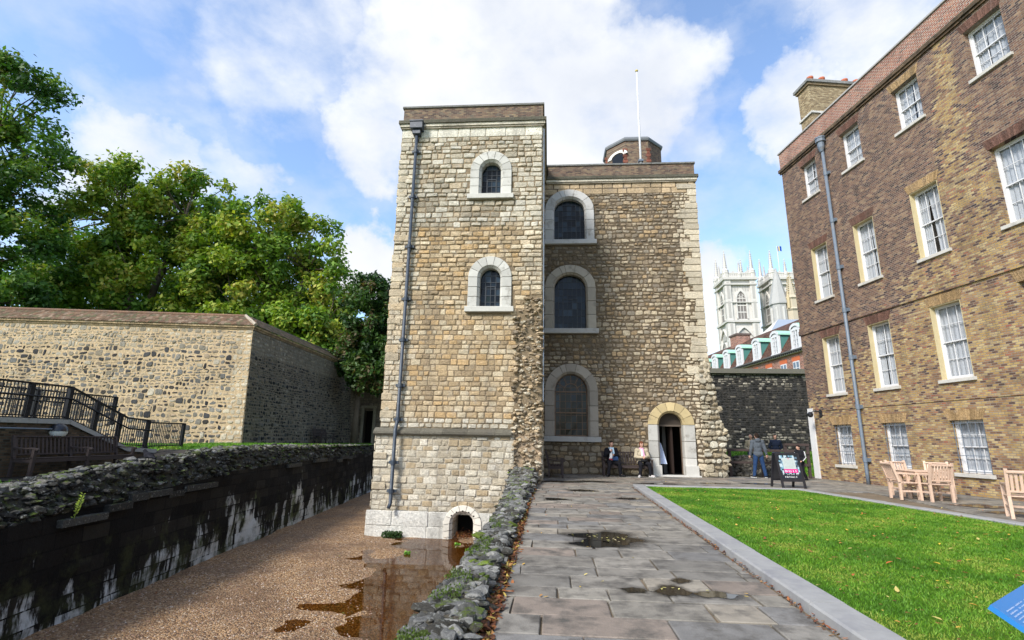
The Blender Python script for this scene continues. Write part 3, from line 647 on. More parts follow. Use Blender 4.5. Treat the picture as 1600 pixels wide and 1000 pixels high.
# ledge moulding
b = MB(); x = LX0 - .16
while x < -1.25:
    w = rng.uniform(.5, 1.); x1 = min(x + w, -1.15); c = sc((.12, .11, .085), rng.uniform(.7, 1.3))
    b.add([(x, -.19, 1.44), (x, -.23, 1.49), (x, -.22, 1.56), (x, -.03, 1.68), (x, .05, 1.44), (x1 - .006, -.19, 1.44), (x1 - .006, -.23, 1.49), (x1 - .006, -.22, 1.56), (x1 - .006, -.03, 1.68), (x1 - .006, .05, 1.44)],
          [(0, 5, 6, 1), (1, 6, 7, 2), (2, 7, 8, 3), (0, 4, 9, 5), (0, 1, 2, 3, 4), (5, 9, 8, 7, 6)], c)
    x = x1
b.box(LX0 - .2, LX0 + .03, .051, 5.45, 1.44, 1.58, (.13, .12, .1))
b.build('ledge', 'masonry', tower)
# torn masonry scar where an old wall was pulled away
b = MB(); b.add([(-1.25, .02, -.2), (-.25, .02, -.2), (-.25, .02, 6.4), (-1.25, .02, 6.4)], [(0, 1, 2, 3)], (.36, .27, .18))
n = 0
while n < 560:
    x, z = rng.uniform(-1.22, -.27), rng.uniform(-.1, 6.25)
    if z > 5.6 and x < -.95 - rng.random() * .1: continue
    edge = abs(x + .75) / .5; r = rng.uniform(.04, .115)
    big = rng.random() < .3
    if edge > .75: r *= 1.15
    if z < 1.6: x -= .0
    rock(b, (x, .02 - rng.uniform(0, .06) - (.06 if edge > .7 else 0), z), (r * rng.uniform(1., 1.7), r * rng.uniform(.6, 1.3), r * rng.uniform(.5, .9)), rng,
         sc([(.40, .31, .20), (.50, .44, .33), (.33, .25, .16), (.45, .34, .21), (.26, .21, .15)][rng.randrange(5)], rng.uniform(.8, 1.15)))
    n += 1
b.build('torn_masonry', 'rubble_rock', tower)
# windows of the left block
for i, (xc, zs, hw, spg, rs) in enumerate(LW):
    w = MB(); surround(w, xc, zs, hw - .03, spg, rs - .03, hw + .385, spg, rs + .385, rng, (.47, .46, .42), y_front=-.085)
    wo_ = w.build('window', 'ashlar', tower)
    s_ = MB(); s_.box(xc - hw - .47, xc + hw + .47, -.17, .3, zs - .20, zs - .003, (.45, .44, .40), bev=.015); s_.build('sill', 'ashlar', wo_)
    arch_glass(wo_, xc, zs, hw - .02, spg, rs - .02, .26, rng, 4, 6)
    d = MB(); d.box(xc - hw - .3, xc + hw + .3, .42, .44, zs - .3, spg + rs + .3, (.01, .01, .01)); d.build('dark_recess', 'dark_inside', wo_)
# drain arch
w = MB(); A = []; 
surround(w, DR[0], -1.95, DR[1] - .01, -1.30, .30, DR[1] + .27, -1.35, .60, rng, (.62, .58, .50), y_front=-.20, y_back=.9, yb=-.05)
wo_ = w.build('drain_arch', 'ashlar', tower)
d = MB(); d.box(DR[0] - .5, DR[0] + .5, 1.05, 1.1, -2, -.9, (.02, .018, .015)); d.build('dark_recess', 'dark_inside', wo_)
for k in range(5): d = MB(); t = math.pi * (.22 + .14 * k); d.box(DR[0] + .47 * math.cos(t) - .022, DR[0] + .47 * math.cos(t) + .022, -.205, -.17, -1.32 + .40 * math.sin(t) - .022, -1.32 + .40 * math.sin(t) + .022, (.015, .015, .015)); d.build('drain_hole', 'dark_inside', wo_)
if 0: d.build('drain_hole', 'dark_inside', wo_)

# ---- right block
def colR(u, z):
    t = rng.random()
    base = [(.34, .27, .18), (.26, .205, .14), (.43, .355, .25), (.25, .205, .15), (.45, .38, .27), (.36, .26, .15), (.30, .26, .20)][int(t * 7)]
    if u > 5.7 and rng.random() < .8: base = lc(base, (.54, .47, .35), .8)
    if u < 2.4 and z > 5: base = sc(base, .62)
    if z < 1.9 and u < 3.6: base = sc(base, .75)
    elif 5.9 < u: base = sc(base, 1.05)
    return sc(base, rng.uniform(.80, 1.08))
RWS = [(.945, 10.295, .72, 11.80, .62), (.945, 6.135, .72, 8.03, .66), (.945, 1.52, .72, 3.42, .76)]
DO = (5.06, .05, .50, 2.06, .50)
def skipR(u, z, hw, hz):
    if ring_hit(u, z, RWS, .37): return True
    if ring_hit(u, z, [DO], .44): return True
    return False
wr = MB(); PR = lambda u, z, d: (u, DY - d, z); MR = (.125, .095, .062)
holesR = [(w[0] - w[2], w[0] + w[2], w[1], w[3] + w[4]) for w in RWS] + [(DO[0] - DO[2], DO[0] + DO[2], 0.03, DO[3] + DO[4])]
grid_wall(wr, PR, LX1, RX1, 0, ZT, holesR, MR, .42)
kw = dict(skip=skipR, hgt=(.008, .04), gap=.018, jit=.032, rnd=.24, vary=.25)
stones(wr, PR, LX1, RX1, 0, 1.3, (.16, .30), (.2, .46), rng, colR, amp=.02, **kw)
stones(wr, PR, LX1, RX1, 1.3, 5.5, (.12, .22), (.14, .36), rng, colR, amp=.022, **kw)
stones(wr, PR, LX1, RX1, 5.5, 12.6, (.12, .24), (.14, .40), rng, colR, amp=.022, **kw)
stones(wr, PR, LX1, RX1, 12.6, ZT, (.28, .28), (.35, .9), rng, lambda u, z: sc((.46, .35, .22), rng.uniform(.75, 1.1)), hgt=(.01, .02), gap=.012, jit=.004, rnd=.08)
# quoins at the right-hand corner
z = 3.9
while z < 12.9:
    h = rng.uniform(.22, .36); w = rng.choice([.35, .62, .8]) * rng.uniform(.8, 1.1); o_ = rng.uniform(0., .035)
    wr.box(RX1 - w, RX1 + .02 + o_, DY - rng.uniform(.05, .07), DY + rng.uniform(.3, .6), z, min(z + h - .018, ZT), sc((.52, .46, .35), rng.uniform(.78, 1.12)), bev=.02); z += h
PE = lambda u, z, d: (RX1 + d, u, z)
wr.add([(RX1, DY, 0), (RX1, DY + 6.3, 0), (RX1, DY + 6.3, ZT), (RX1, DY, ZT)], [(0, 1, 2, 3)], MR)
stones(wr, PE, DY + .02, DY + 6.2, 0, ZT, (.17, .28), (.22, .5), rng, colR, hgt=(.01, .045), gap=.02, jit=.02, amp=.015, rnd=.25)
wr.add([(LX1, DY + 6.3, ZB), (RX1, DY + 6.3, ZB), (RX1, DY + 6.3, ZT), (LX1, DY + 6.3, ZT)], [(0, 3, 2, 1)], MR)
wr.build('right_block_wall', 'masonry', tower)
# rough pale flare of rubble at the foot of the right corner
b = MB()
fl = lambda z: RX1 + .05 + (.52 if z < 1.9 else max(0., .42 * (4.9 - z) / 3.2)) + .09 * mnoise.noise(Vector((z * 2.3, 4, 1)))
colW = lambda u, z: sc([(.46, .42, .33), (.38, .33, .24), (.52, .49, .40), (.33, .27, .18), (.42, .37, .27)][rng.randrange(5)], rng.uniform(.75, 1.1))
stones(b, lambda u, z, d: (u, DY - d - .05 + max(0, u - RX1) * .12, z), RX1, RX1 + .5, 0, 4.85, (.13, .27), (.16, .42), rng, colW, gap=.026, jit=.045, rnd=.30, vary=.25, amp=.02, hgt=(.02, .085), edge=lambda z: (RX1 - .42, fl(z)))
for _ in range(70):
    z = rng.uniform(.05, 4.5); s_ = rng.uniform(.06, .13); rock(b, (fl(z) + rng.uniform(-.06, .03), DY + rng.uniform(.0, .5), z), (s_ * 1.2, s_ * 1.4, s_), rng, colW(0, 0))
b.add([(RX1 - .4, DY + .0, 0), (RX1 + .5, DY + .05, 0), (RX1 + .45, DY + .05, 1.9), (RX1 + .02, DY + .04, 4.7), (RX1, DY + .9, 0), (RX1 + .5, DY + .9, 0), (RX1 + .45, DY + .9, 1.9), (RX1 + .05, DY + .9, 4.8)],
      [(0, 1, 2, 3), (1, 5, 6, 2), (2, 6, 7, 3), (5, 4, 7, 6)], (.3, .25, .18))
b.build('rubble_buttress', 'rubble_rock', tower)
for i, (xc, zs, hw, spg, rs) in enumerate(RWS):
    w = MB(); cc_ = [(.46, .455, .44), (.33, .30, .25), (.31, .28, .24)][i]
    surround(w, xc, zs, hw - .02, spg, rs - .02, hw + .41, spg + (0 if i < 2 else 0), rs + .41, rng, cc_, y_front=-.08, joints=[0, 1, 2, 3, 6, 8, 9, 11, 14, 17, 18, 19, 20])
    wo_ = w.build('window', 'ashlar', tower, loc=(0, DY, 0))
    s_ = MB(); s_.box(xc - hw - .43, xc + hw + .5, -.19, .3, zs - .22, zs - .003, (.36, .355, .34) if i else (.43, .43, .42), bev=.015); s_.build('sill', 'ashlar', wo_)
    if i < 2: arch_glass(wo_, xc, zs, hw - .01, spg, rs - .01, .27, rng, 7, 8, barw=.016)
    else: arch_glass(wo_, xc, zs, hw - .01, spg, rs - .01, .27, rng, 6, 9, barw=.014, fan=True, barcol=(.17, .115, .08))
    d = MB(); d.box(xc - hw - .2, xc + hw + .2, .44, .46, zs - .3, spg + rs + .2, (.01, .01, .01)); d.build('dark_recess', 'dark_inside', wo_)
# doorway
xc, zs, hw, spg, rs = DO
w = MB(); surround(w, xc, .05, hw - .01, spg, rs - .01, hw + .45, spg, rs + .42, rng, (.50, .40, .22), y_front=-.09, y_back=.5, jcols=(.47, .46, .43), joints=[0, 1, 2, 3, 5, 7, 9, 11, 13, 15, 17, 18, 19, 20])
for s_ in (-1, 1): w.box(xc + s_ * (hw + .235) - .255, xc + s_ * (hw + .235) + .265, -.14, .1, .03, .43, (.46, .45, .42), bev=.012)
w.box(xc - hw - .55, xc + hw + .55, -.28, .3, -.03, .05, (.50, .49, .46), bev=.01)
wo_ = w.build('doorway', 'ashlar', tower, loc=(0, DY, 0))
d = MB(); d.box(xc - hw, xc + hw, .30, .36, 2.06, 2.56, (.045, .035, .028)); d.box(xc - hw, xc + hw, .28, .38, 2.0, 2.07, (.10, .08, .065)); d.build('tympanum_board', 'mixed', wo_)
d = MB(); d.bar((xc + hw - .03, .36, .06), (xc + hw - .03, .36, 2.0), .05, .05, (.1, .07, .05)); d.box(xc + .08, xc + .14, .42, 1.1, .07, 1.98, (.02, .012, .009))
for k in range(4): d.box(xc + .055, xc + .08, .44 + k * .165, .59 + k * .165, .09, 1.96, (.022, .013, .01))
d.build('door', 'mixed', wo_)
d = MB()   # vaulted lobby behind the door: side walls, back, floor
X0, X1, Y0, Y1, Z1 = xc - .75, xc + .9, .5, 3.6, 2.8
d.add([(X0, Y0, 0), (X0, Y1, 0), (X0, Y1, Z1), (X0, Y0, Z1)], [(0, 1, 2, 3)], (.12, .11, .10)); d.add([(X1, Y0, 0), (X1, Y0, Z1), (X1, Y1, Z1), (X1, Y1, 0)], [(0, 1, 2, 3)], (.10, .09, .08))
d.add([(X0, Y1, 0), (X1, Y1, 0), (X1, Y1, Z1), (X0, Y1, Z1)], [(0, 1, 2, 3)], (.02, .02, .02)); d.add([(X0, Y0, .04), (X1, Y0, .04), (X1, Y1, .04), (X0, Y1, .04)], [(0, 1, 2, 3)], (.06, .055, .05)); d.add([(X0, Y0, Z1), (X1, Y0, Z1), (X1, Y1, Z1), (X0, Y1, Z1)], [(3, 2, 1, 0)], (.03, .03, .03))
d.box(xc - .12, xc + .02, 1.2, 1.6, .04, 2.2, (.13, .125, .12))
d.build('lobby', 'mixed', wo_)
# parapets with stone moulding and cap
def parapet(x0, x1, y0, y1, name):
    p = MB(); th = .34; z0, z1 = ZT + .30, 14.06
    for (a, b_, c_, d_) in ((x0, x1, y0, y0 + th), (x0, x1, y1 - th, y1), (x0, x0 + th, y0 + th, y1 - th), (x1 - th, x1, y0 + th, y1 - th)): p.box(a, b_, c_, d_, z0, z1)
    po = p.build(name, 'tower_brick', tower)
    q = MB()
    for (a, b_, c_, d_) in ((x0, x1, y0, y0 + th), (x0, x1, y1 - th, y1), (x0, x0 + th, y0 + th, y1 - th), (x1 - th, x1, y0 + th, y1 - th)):
        q.box(a - .05 * (a == x0), b_ + .05 * (b_ == x1), c_ - .05 * (c_ == y0), d_ + .05 * (d_ == y1), z1, z1 + .075, (.18, .18, .17))
    q.build('parapet_cap', 'masonry', po)
    q = MB()
    for k, (o_, za, zb, cc_) in enumerate(((.14, ZT + .17, ZT + .31, (.10, .095, .07)), (.09, ZT + .05, ZT + .17, (.50, .46, .37)), (.05, ZT - .02, ZT + .05, (.34, .30, .23)))):
        x = x0 - o_
        while x < x1 + o_:
            xe = min(x + rng.uniform(.5, 1.1), x1 + o_); q.box(x, xe - .006, y0 - o_, y0 + .3, za, zb - .003, sc(cc_, rng.uniform(.85, 1.15))); x = xe
        for sx_, xx in ((-1, x0), (1, x1)):
            q.box(min(xx, xx + sx_ * o_), max(xx, xx + sx_ * o_), y0 + .3, y1 + o_, za, zb - .003, cc_)
    q.build('cornice', 'masonry', po)
    r = MB(); r.box(x0 + th, x1 - th, y0 + th, y1 - th, ZT, ZT + .25, (.15, .15, .15)); r.build('flat_roof', 'lead', po)
    return po
parapet(LX0 + .02, LX1 + .02, -.03, 5.5, 'left_parapet')
parapet(LX1 + .20, RX1 + .03, DY - .03, DY + 6.3, 'right_parapet')
# stair turret on the roof
t = MB(); cx_, cy_ = 4.75, DY + 4.6; n8 = 8; rr = 1.62
ov = [(cx_ + rr * math.cos(R(22.5 + 45 * k)), cy_ + rr * math.sin(R(22.5 + 45 * k))) for k in range(8)]
for k in range(8):
    (ax, ay), (bx, by) = ov[k], ov[(k + 1) % 8]; t.add([(ax, ay, ZT), (bx, by, ZT), (bx, by, 17.35), (ax, ay, 17.35)], [(0, 1, 2, 3)])
to = t.build('roof_turret', 'tower_brick', tower)
q = MB(); q.lathe([(rr + .06, 17.32), (rr + .1, 17.4), (rr + .1, 17.48), (rr * .98, 17.6), (.1, 17.75)], (cx_, cy_, 0), 8, (.16, .16, .17)); q.build('turret_cap', 'lead', to)
for k in (4, 5, 6):    # red brick corners
    q = MB()
    for j in range(22): q.box(ov[k][0] - .08 - .05 * (j % 2), ov[k][0] + .08 + .05 * (j % 2), ov[k][1] - .015, ov[k][1] + .06, ZT + j * .17, ZT + j * .17 + .15, sc((.20, .075, .05), rng.uniform(.7, 1.2)))
    q.build('red_corner', 'masonry', to)
# turret window in the face that looks to the camera's left
k = 4; (ax, ay), (bx, by) = ov[4], ov[5]; tx, ty = (bx - ax), (by - ay); L_ = math.hypot(tx, ty); tx /= L_; ty /= L_; nx_, ny_ = ty, -tx
PT = lambda u, z, d: (ax + tx * u + nx_ * d, ay + ty * u + ny_ * d, z)
q = MB()
for i in range(8):
    a0, a1 = math.pi * (1 - i / 8), math.pi * (1 - (i + 1) / 8); uc = L_ / 2 + .12
    f_ = lambda a, r_, d: PT(uc + r_ * math.cos(a), 16.55 + .55 * r_ * math.sin(a) + (.0), d)
    q.add([f_(a0, .66, .05), f_(a1, .66, .05), f_(a1, .40, .05), f_(a0, .40, .05), f_(a0, .66, -.02), f_(a1, .66, -.02)], [(0, 1, 2, 3), (4, 5, 1, 0)], (.62, .61, .57))
wo_ = q.build('turret_window', 'ashlar', to)
q = MB(); q.add([PT(uc - .36, 14.8, .03), PT(uc + .36, 14.8, .03), PT(uc + .36, 16.6, .03), PT(uc, 16.75, .03), PT(uc - .36, 16.6, .03)], [(0, 1, 2, 3, 4)], (.012, .015, .02)); q.build('glass', 'leaded_glass', wo_)
# drainpipe of the tower
p = MB(); px_ = -5.12; p.tube([(px_, -.16, 12.95), (px_, -.16, 1.95), (px_, -.34, 1.6), (px_, -.34, -.72), (px_ - .02, -.44, -.86)], .062, 10)
po = p.build('drainpipe', 'pipe_paint', tower, smooth=True)
q = MB(); q.box(px_ - .24, px_ + .24, -.36, -.02, 12.98, 13.3, bev=.03); q.box(px_ - .15, px_ + .15, -.28, -.03, 12.78, 12.98, bev=.03); q.box(px_ - .27, px_ + .27, -.39, -.02, 13.27, 13.33, bev=.01); q.build('hopper', 'pipe_paint', po)
for zz in (12.1, 10.2, 8.2, 6.2, 4.7, 3.1, 1.95, .55, -.35):
    q = MB(); yy = -.34 if zz < 1.7 else -.16; q.box(px_ - .16, px_ + .16, yy + .03, yy + .13, zz - .05, zz + .05, bev=.01); q.lathe([(.08, -.07), (.082, .07)], (px_, yy, zz), 12); q.build('bracket', 'pipe_paint', po)
p = MB(); p.tube([(LX1 + .06, -.03, 13), (LX1 + .06, -.03, 2.6)], .022, 6, (.4, .4, .42)); p.build('conductor_cable', 'grey_pipe', tower)
# flagpole
fp = MB(); fx, fy = 4.72, TY + DY + 2.0
fp.tube([(fx, fy, ZT + .2), (fx, fy, 17.5), (fx, fy, 20.8)], [.06, .05, .03], 12); fpo = fp.build('flagpole', 'white_paint', None, smooth=True)
tag(fpo, 'bare white flagpole rising from the tower roof', 'flagpole')
q = MB(); q.ellipsoid((fx, fy, 20.86), (.08, .08, .07), 10, 6, (.5, .4, .12)); q.build('finial', 'mixed', fpo); q = MB(); q.box(fx - .12, fx + .12, fy - .12, fy + .12, 15.4, 15.5); q.build('cleat', 'grey_pipe', fpo)
# apron hanging in the doorway
a = MB(); ax0 = 4.62; ay0 = TY + DY + .30
rows = []
for j in range(9):
    t = j / 8; zz = 1.32 - t * .85; wd = .03 + .12 * t ** .8
    rows.append([(ax0 + .02 + .10 * t + wd * (k / 10 * 2 - 1), ay0 + .02 * math.sin(k * 2.1 + j * .3) * (.4 + t), zz) for k in range(11)])
for j in range(8):
    for k in range(10): a.add([rows[j][k], rows[j][k + 1], rows[j + 1][k + 1], rows[j + 1][k]], [(0, 1, 2, 3)], (.42, .50, .70) if k % 3 else (.62, .68, .80))
tag(a.build('apron', 'cloth', None, smooth=True), 'pale blue and white apron hanging inside the arched doorway', 'apron')

# ================================================================ GROUND
rng = random.Random(21)
def struct(o): o['kind'] = 'structure'; return o
def ground_z(x, y):
    """height of the grounds away from the paths"""
    if x < -7:      # terrace left of the moat
        return .25 + .62 * min(1, max(0, (y - 14.2) / 3.)) + .04 * min(1, max(0, (y - 18) / 6))
    t = min(1, max(0, (y - 24) / 20)); return -.02 + .92 * t * t * (3 - 2 * t) if x > 6 else -.02
def moat_wall_x(y): return -8.03 - .1055 * (y - 8.07)
# one terrain sheet with the moat left out
xs = sorted(set([-400, -250, -150, -90, -60, -45, -36] + list(np.arange(-32, 24.1, 2.)) + [30, 40, 60, 90, 150, 250, 400] + [-.95]))
ys = sorted(set([-60, -30, -15, -5] + list(np.arange(-2, 50, 2.)) + [38, 60, 75, 95, 130, 200, 350, 700, 1500]))
b = MB(); vi = {}
def gx(x, y, side):     # pull the sheet's edge to the moat walls
    return x
for i in range(len(xs) - 1):
    for j in range(len(ys) - 1):
        x0, x1, y0, y1 = xs[i], xs[i + 1], ys[j], ys[j + 1]
        if y1 <= 38:
            if x0 >= -12 and x1 <= -.9: continue
        P_ = [(x0, y0), (x1, y0), (x1, y1), (x0, y1)]
        b.add([(x, y, ground_z(x, y) - .02) for x, y in P_], [(0, 1, 2, 3)])
# fillets between the regular sheet and the slanting moat wall
ysl = [y for y in ys if -60 <= y <= 38]
for y0, y1 in zip(ysl[:-1], ysl[1:]):
    b.add([(-12, y0, ground_z(-12, y0) - .02), (moat_wall_x(y0) - .3, y0, ground_z(-9, y0) - .02), (moat_wall_x(y1) - .3, y1, ground_z(-9, y1) - .02), (-12, y1, ground_z(-12, y1) - .02)], [(0, 1, 2, 3)])
struct(b.build('ground', 'lawn_ground', None))

# moat floor: gravel that dips under a skin of rain water at the right
def gravel_z(x, y):
    n = mnoise.noise(Vector((x * .5, y * .7, 3.))) * .034 + mnoise.noise(Vector((x * 1.7, y * 2.1, 7.))) * .026
    t = min(1, max(0, (x + 5.3 + .12 * (y - 10)) / 2.6)); t2 = min(1, max(0, (18.3 - y) / 2))
    return -1.742 + n * 1.2 - .060 * t * t2
b = MB(); gxs = np.linspace(-12.5, -.85, 60); gys = np.concatenate([np.linspace(-4, 20, 110), np.linspace(20.5, 38, 20)])
V = [[(x, y, gravel_z(x, y)) for x in gxs] for y in gys]
vs = [p for r in V for p in r]; n = len(gxs)
b.add(vs, [(j * n + i, j * n + i + 1, (j + 1) * n + i + 1, (j + 1) * n + i) for j in range(len(gys) - 1) for i in range(n - 1)])
struct(b.build('moat_gravel', 'gravel', None, smooth=True))
b = MB(); b.add([(-9.5, -4, -1.772), (-.85, -4, -1.772), (-.85, 19, -1.772), (-9.5, 19, -1.772)], [(0, 1, 2, 3)]); struct(b.build('moat_water', 'shallow_water', None))
# loose pebbles
N = 9000; r_ = np.random.default_rng(3); px = r_.uniform(-8.5, -1.2, N); py = 3.5 + 14 * r_.random(N) ** 1.4
Vv = []; Ff = []; Cc = []
tet = np.array([(1, 0, 0), (-.5, .87, 0), (-.5, -.87, 0), (0, 0, .8)])
pc = np.array([(.34, .24, .18), (.22, .13, .09), (.44, .36, .30), (.28, .16, .11), (.12, .08, .06)])
for k in range(N):
    s = r_.uniform(.008, .022); a = r_.uniform(0, 6.28); ca, sa = math.cos(a), math.sin(a); z = gravel_z(px[k], py[k])
    for t in tet: Vv.append((px[k] + s * (t[0] * ca - t[1] * sa), py[k] + s * (t[0] * sa + t[1] * ca), z + s * t[2]))
    o_ = 4 * k; Ff += [(o_, o_ + 1, o_ + 3), (o_ + 1, o_ + 2, o_ + 3), (o_ + 2, o_, o_ + 3)]; Cc += [pc[r_.integers(5)]] * 3
tag(npmesh('loose_gravel', np.array(Vv), np.array(Ff), np.array(Cc), 'mixed'), 'loose pinkish brown pebbles strewn over the moat floor', 'gravel', kind='stuff')

# ---- paving
def clip(poly, a, b_, c_):   # keep a*x+b*y<=c
    out = []
    for i in range(len(poly)):
        p, q = poly[i], poly[(i + 1) % len(poly)]; dp, dq = a * p[0] + b_ * p[1] - c_, a * q[0] + b_ * q[1] - c_
        if dp <= 0: out.append(p)
        if dp * dq < 0: t = dp / (dp - dq); out.append((p[0] + (q[0] - p[0]) * t, p[1] + (q[1] - p[1]) * t))
    return out
SL = [(.19, .176, .152), (.225, .205, .17), (.165, .158, .147), (.25, .22, .175), (.205, .187, .158), (.225, .183, .148)]
def paving(name, halfs, x0, x1, y0, y1, rowh, sw, seed, label=None):
    rg = random.Random(seed); mb = MB(); y = y0
    while y < y1:
        h = rg.uniform(*rowh); x = x0 - rg.uniform(0, sw[1])
        while x < x1:
            w = rg.uniform(*sw); g = rg.uniform(.005, .013); e = lambda: rg.uniform(-.01, .01)
            poly = [(x + g + e(), y + g), (x + w - g + e(), y + g), (x + w - g + e(), y + h - g), (x + g + e(), y + h - g)]
            for (a, b_, c_) in halfs: poly = clip(poly, a, b_, c_); 
            if len(poly) >= 3:
                zz = rg.uniform(-.003, .004); tx, ty = rg.uniform(-.004, .004), rg.uniform(-.003, .003); cx_ = sum(p[0] for p in poly) / len(poly); cy_ = sum(p[1] for p in poly) / len(poly)
                n = len(poly); vs = [(p[0], p[1], -.03) for p in poly] + [(p[0], p[1], zz - .006) for p in poly]
                for p in poly:
                    dx, dy = cx_ - p[0], cy_ - p[1]; L = math.hypot(dx, dy) + 1e-6; k_ = min(.012, L * .3)
                    vs.append((p[0] + dx / L * k_, p[1] + dy / L * k_, zz + tx * (p[0] - cx_) + ty * (p[1] - cy_)))
                fs = [(k, (k + 1) % n, n + (k + 1) % n, n + k) for k in range(n)] + [(n + k, n + (k + 1) % n, 2 * n + (k + 1) % n, 2 * n + k) for k in range(n)] + [tuple(2 * n + k for k in range(n))]
                mb.add(vs, fs, sc(SL[rg.randrange(len(SL))], rg.uniform(.82, 1.15)))
            x += w
        y += h
    return struct(mb.build(name, 'slab', None))
KX = lambda y: 2.12 + .0355 * (y - 4.0)      # outer edge of the kerb along the path
b = MB(); b.add([(-.62, -2, -.022), (30, -2, -.022), (30, 24.5, -.022), (-.62, 24.5, -.022)], [(0, 1, 2, 3)], (.06, .05, .04)); struct(b.build('joint_bed', 'sandy_joint', None))
k = .0355
paving('path', [(-1, 0, .40), (1, -k, 2.12 - 4 * k - .05)], -.40, 2.7, 1.0, 16.45, (.33, .56), (.42, 1.05), 5)
paving('pavement', [(-1, 0, .24), (.148, .989, 23.7)], -.24, 12.6, 16.47, 24., (.34, .55), (.5, 1.0), 6)
b2 = paving('house_pavement', [(-.989 * 1., -.148 * -1., -7.62 + .6), (.989, .148, .989 * 11.55 + .148 * 19.88)], 6.9, 16, -1, 16.45, (.5, .8), (.6, 1.2), 9)

# ---- kerb: stones laid along a line
def kerbrun(mb, a, b_, w, z1, rg):
    a = Vector((a[0], a[1], 0)); b_ = Vector((b_[0], b_[1], 0)); d = (b_ - a); L = d.length; d.normalize(); n = Vector((-d.y, d.x, 0)); s = 0
    while s < L - .02:
        l = min(rg.uniform(.75, 1.15), L - s)
        if L - s - l < .3: l = L - s
        p, q = a + d * (s + .004), a + d * (s + l - .004); e = .016; zt = z1 + rg.uniform(-.003, .003)
        vs = []
        for (o1, z) in ((0, -.05), (0, zt - e), (e, zt), (w - e, zt), (w, zt - e), (w, -.05)):
            for r_ in (p, q): v = r_ + n * o1; vs.append((v.x, v.y, z))
        fs = [(2 * i, 2 * i + 1, 2 * i + 3, 2 * i + 2) for i in range(5)] + [(0, 2, 4, 6, 8, 10), (11, 9, 7, 5, 3, 1)]
        mb.add(vs, fs); s += l
rg = random.Random(3); b = MB(); KY = 16.05
Lc = Vector((KX(KY) + .30, KY, 0))
kerbrun(b, (KX(16.4) + .0, 16.4), (KX(-2), -2), .30, .085, rg)        # runs towards the camera, lawn to its left hand
kerbrun(b, (7.45, 16.38), (KX(16.4) + .31, 16.38), .30, .085, rg)
kerbrun(b, (8.45, 9.0), (7.46, 16.32), .26, .085, rg)
kerbrun(b, (9.6, -1.), (8.46, 8.98), .26, .085, rg)
struct(b.build('kerb', 'kerb_stone', None))
def in_lawn(x, y):
    if y > 16.06 or y < -1: return False
    if x < KX(y) + .31: return False
    xr = 7.44 + (16.3 - y) * (1.0 / 7.32) if y > 9 else 8.44 + (9 - y) * .1142
    return x < xr - .02
b = MB(); vs = []
L = [(KX(-1) + .29, -1), (9.6, -1), (8.44, 9), (7.46, 16.1), (KX(16.1) + .29, 16.1)]
b.add([(x, y, .045) for x, y in L], [(0, 1, 2, 3, 4)]); struct(b.build('lawn', 'lawn_ground', None))
# grass blades
def blades(name, n, xr, yr, test, zf, hgt, wid, seed, cols, power=1.):
    r_ = np.random.default_rng(seed); x = r_.uniform(xr[0], xr[1], n); y = yr[0] + (yr[1] - yr[0]) * r_.random(n) ** power
    keep = np.array([test(a, c_) for a, c_ in zip(x, y)]); x, y = x[keep], y[keep]; n = len(x)
    z = np.array([zf(a, c_) for a, c_ in zip(x, y)]); a = r_.uniform(0, 6.28, n); s = .55 + .9 * r_.random(n); 
    dens = np.array([mnoise.noise(Vector((p * 1.1, q * 1.1, 0))) + .6 * mnoise.noise(Vector((p * 4.1, q * 4.1, 5))) for p, q in zip(x, y)])
    h = hgt * s * (1 + .35 * dens); w = wid * (1 + .12 * np.maximum(0, y - 4)); lx, ly = r_.normal(0, .6, n) * h, r_.normal(0, .6, n) * h
    V = np.zeros((n, 3, 3)); V[:, 0] = np.stack([x - np.cos(a) * w / 2, y - np.sin(a) * w / 2, z], 1); V[:, 1] = np.stack([x + np.cos(a) * w / 2, y + np.sin(a) * w / 2, z], 1); V[:, 2] = np.stack([x + lx, y + ly, z + h], 1)
    cols = np.array(cols); ci = np.clip(((dens + .5) * .6 + r_.random(n) * .5) * len(cols), 0, len(cols) - 1).astype(int)
    return npmesh(name, V.reshape(-1, 3), np.arange(3 * n).reshape(-1, 3), cols[ci] * r_.uniform(.75, 1.2, (n, 1)), 'grass_blade')
GC = [(.26, .31, .05), (.17, .29, .028), (.115, .25, .018), (.085, .21, .014), (.06, .155, .012)]
tag(blades('grass', 330000, (2.3, 9.5), (2.0, 16.1), in_lawn, lambda x, y: .044, .023, .008, 1, GC, 1.35), 'short bright green lawn grass inside the pale stone kerb', 'grass', kind='stuff')
tag(blades('grass', 22000, (-16, -8.8), (9, 26), lambda x, y: x < moat_wall_x(y) - .9 and (y > 16.8 or x > -10.2 or y < 10.8), lambda x, y: ground_z(x, y) - .02, .08, .02, 2, GC), 'rough green grass on the bank behind the moat wall', 'grass', kind='stuff')
tag(blades('grass', 26000, (7, 19), (24, 40), lambda x, y: y > 24.3, lambda x, y: ground_z(x, y) - .02, .08, .03, 4, GC), 'bright green grass beyond the timber rail fence', 'grass', kind='stuff')
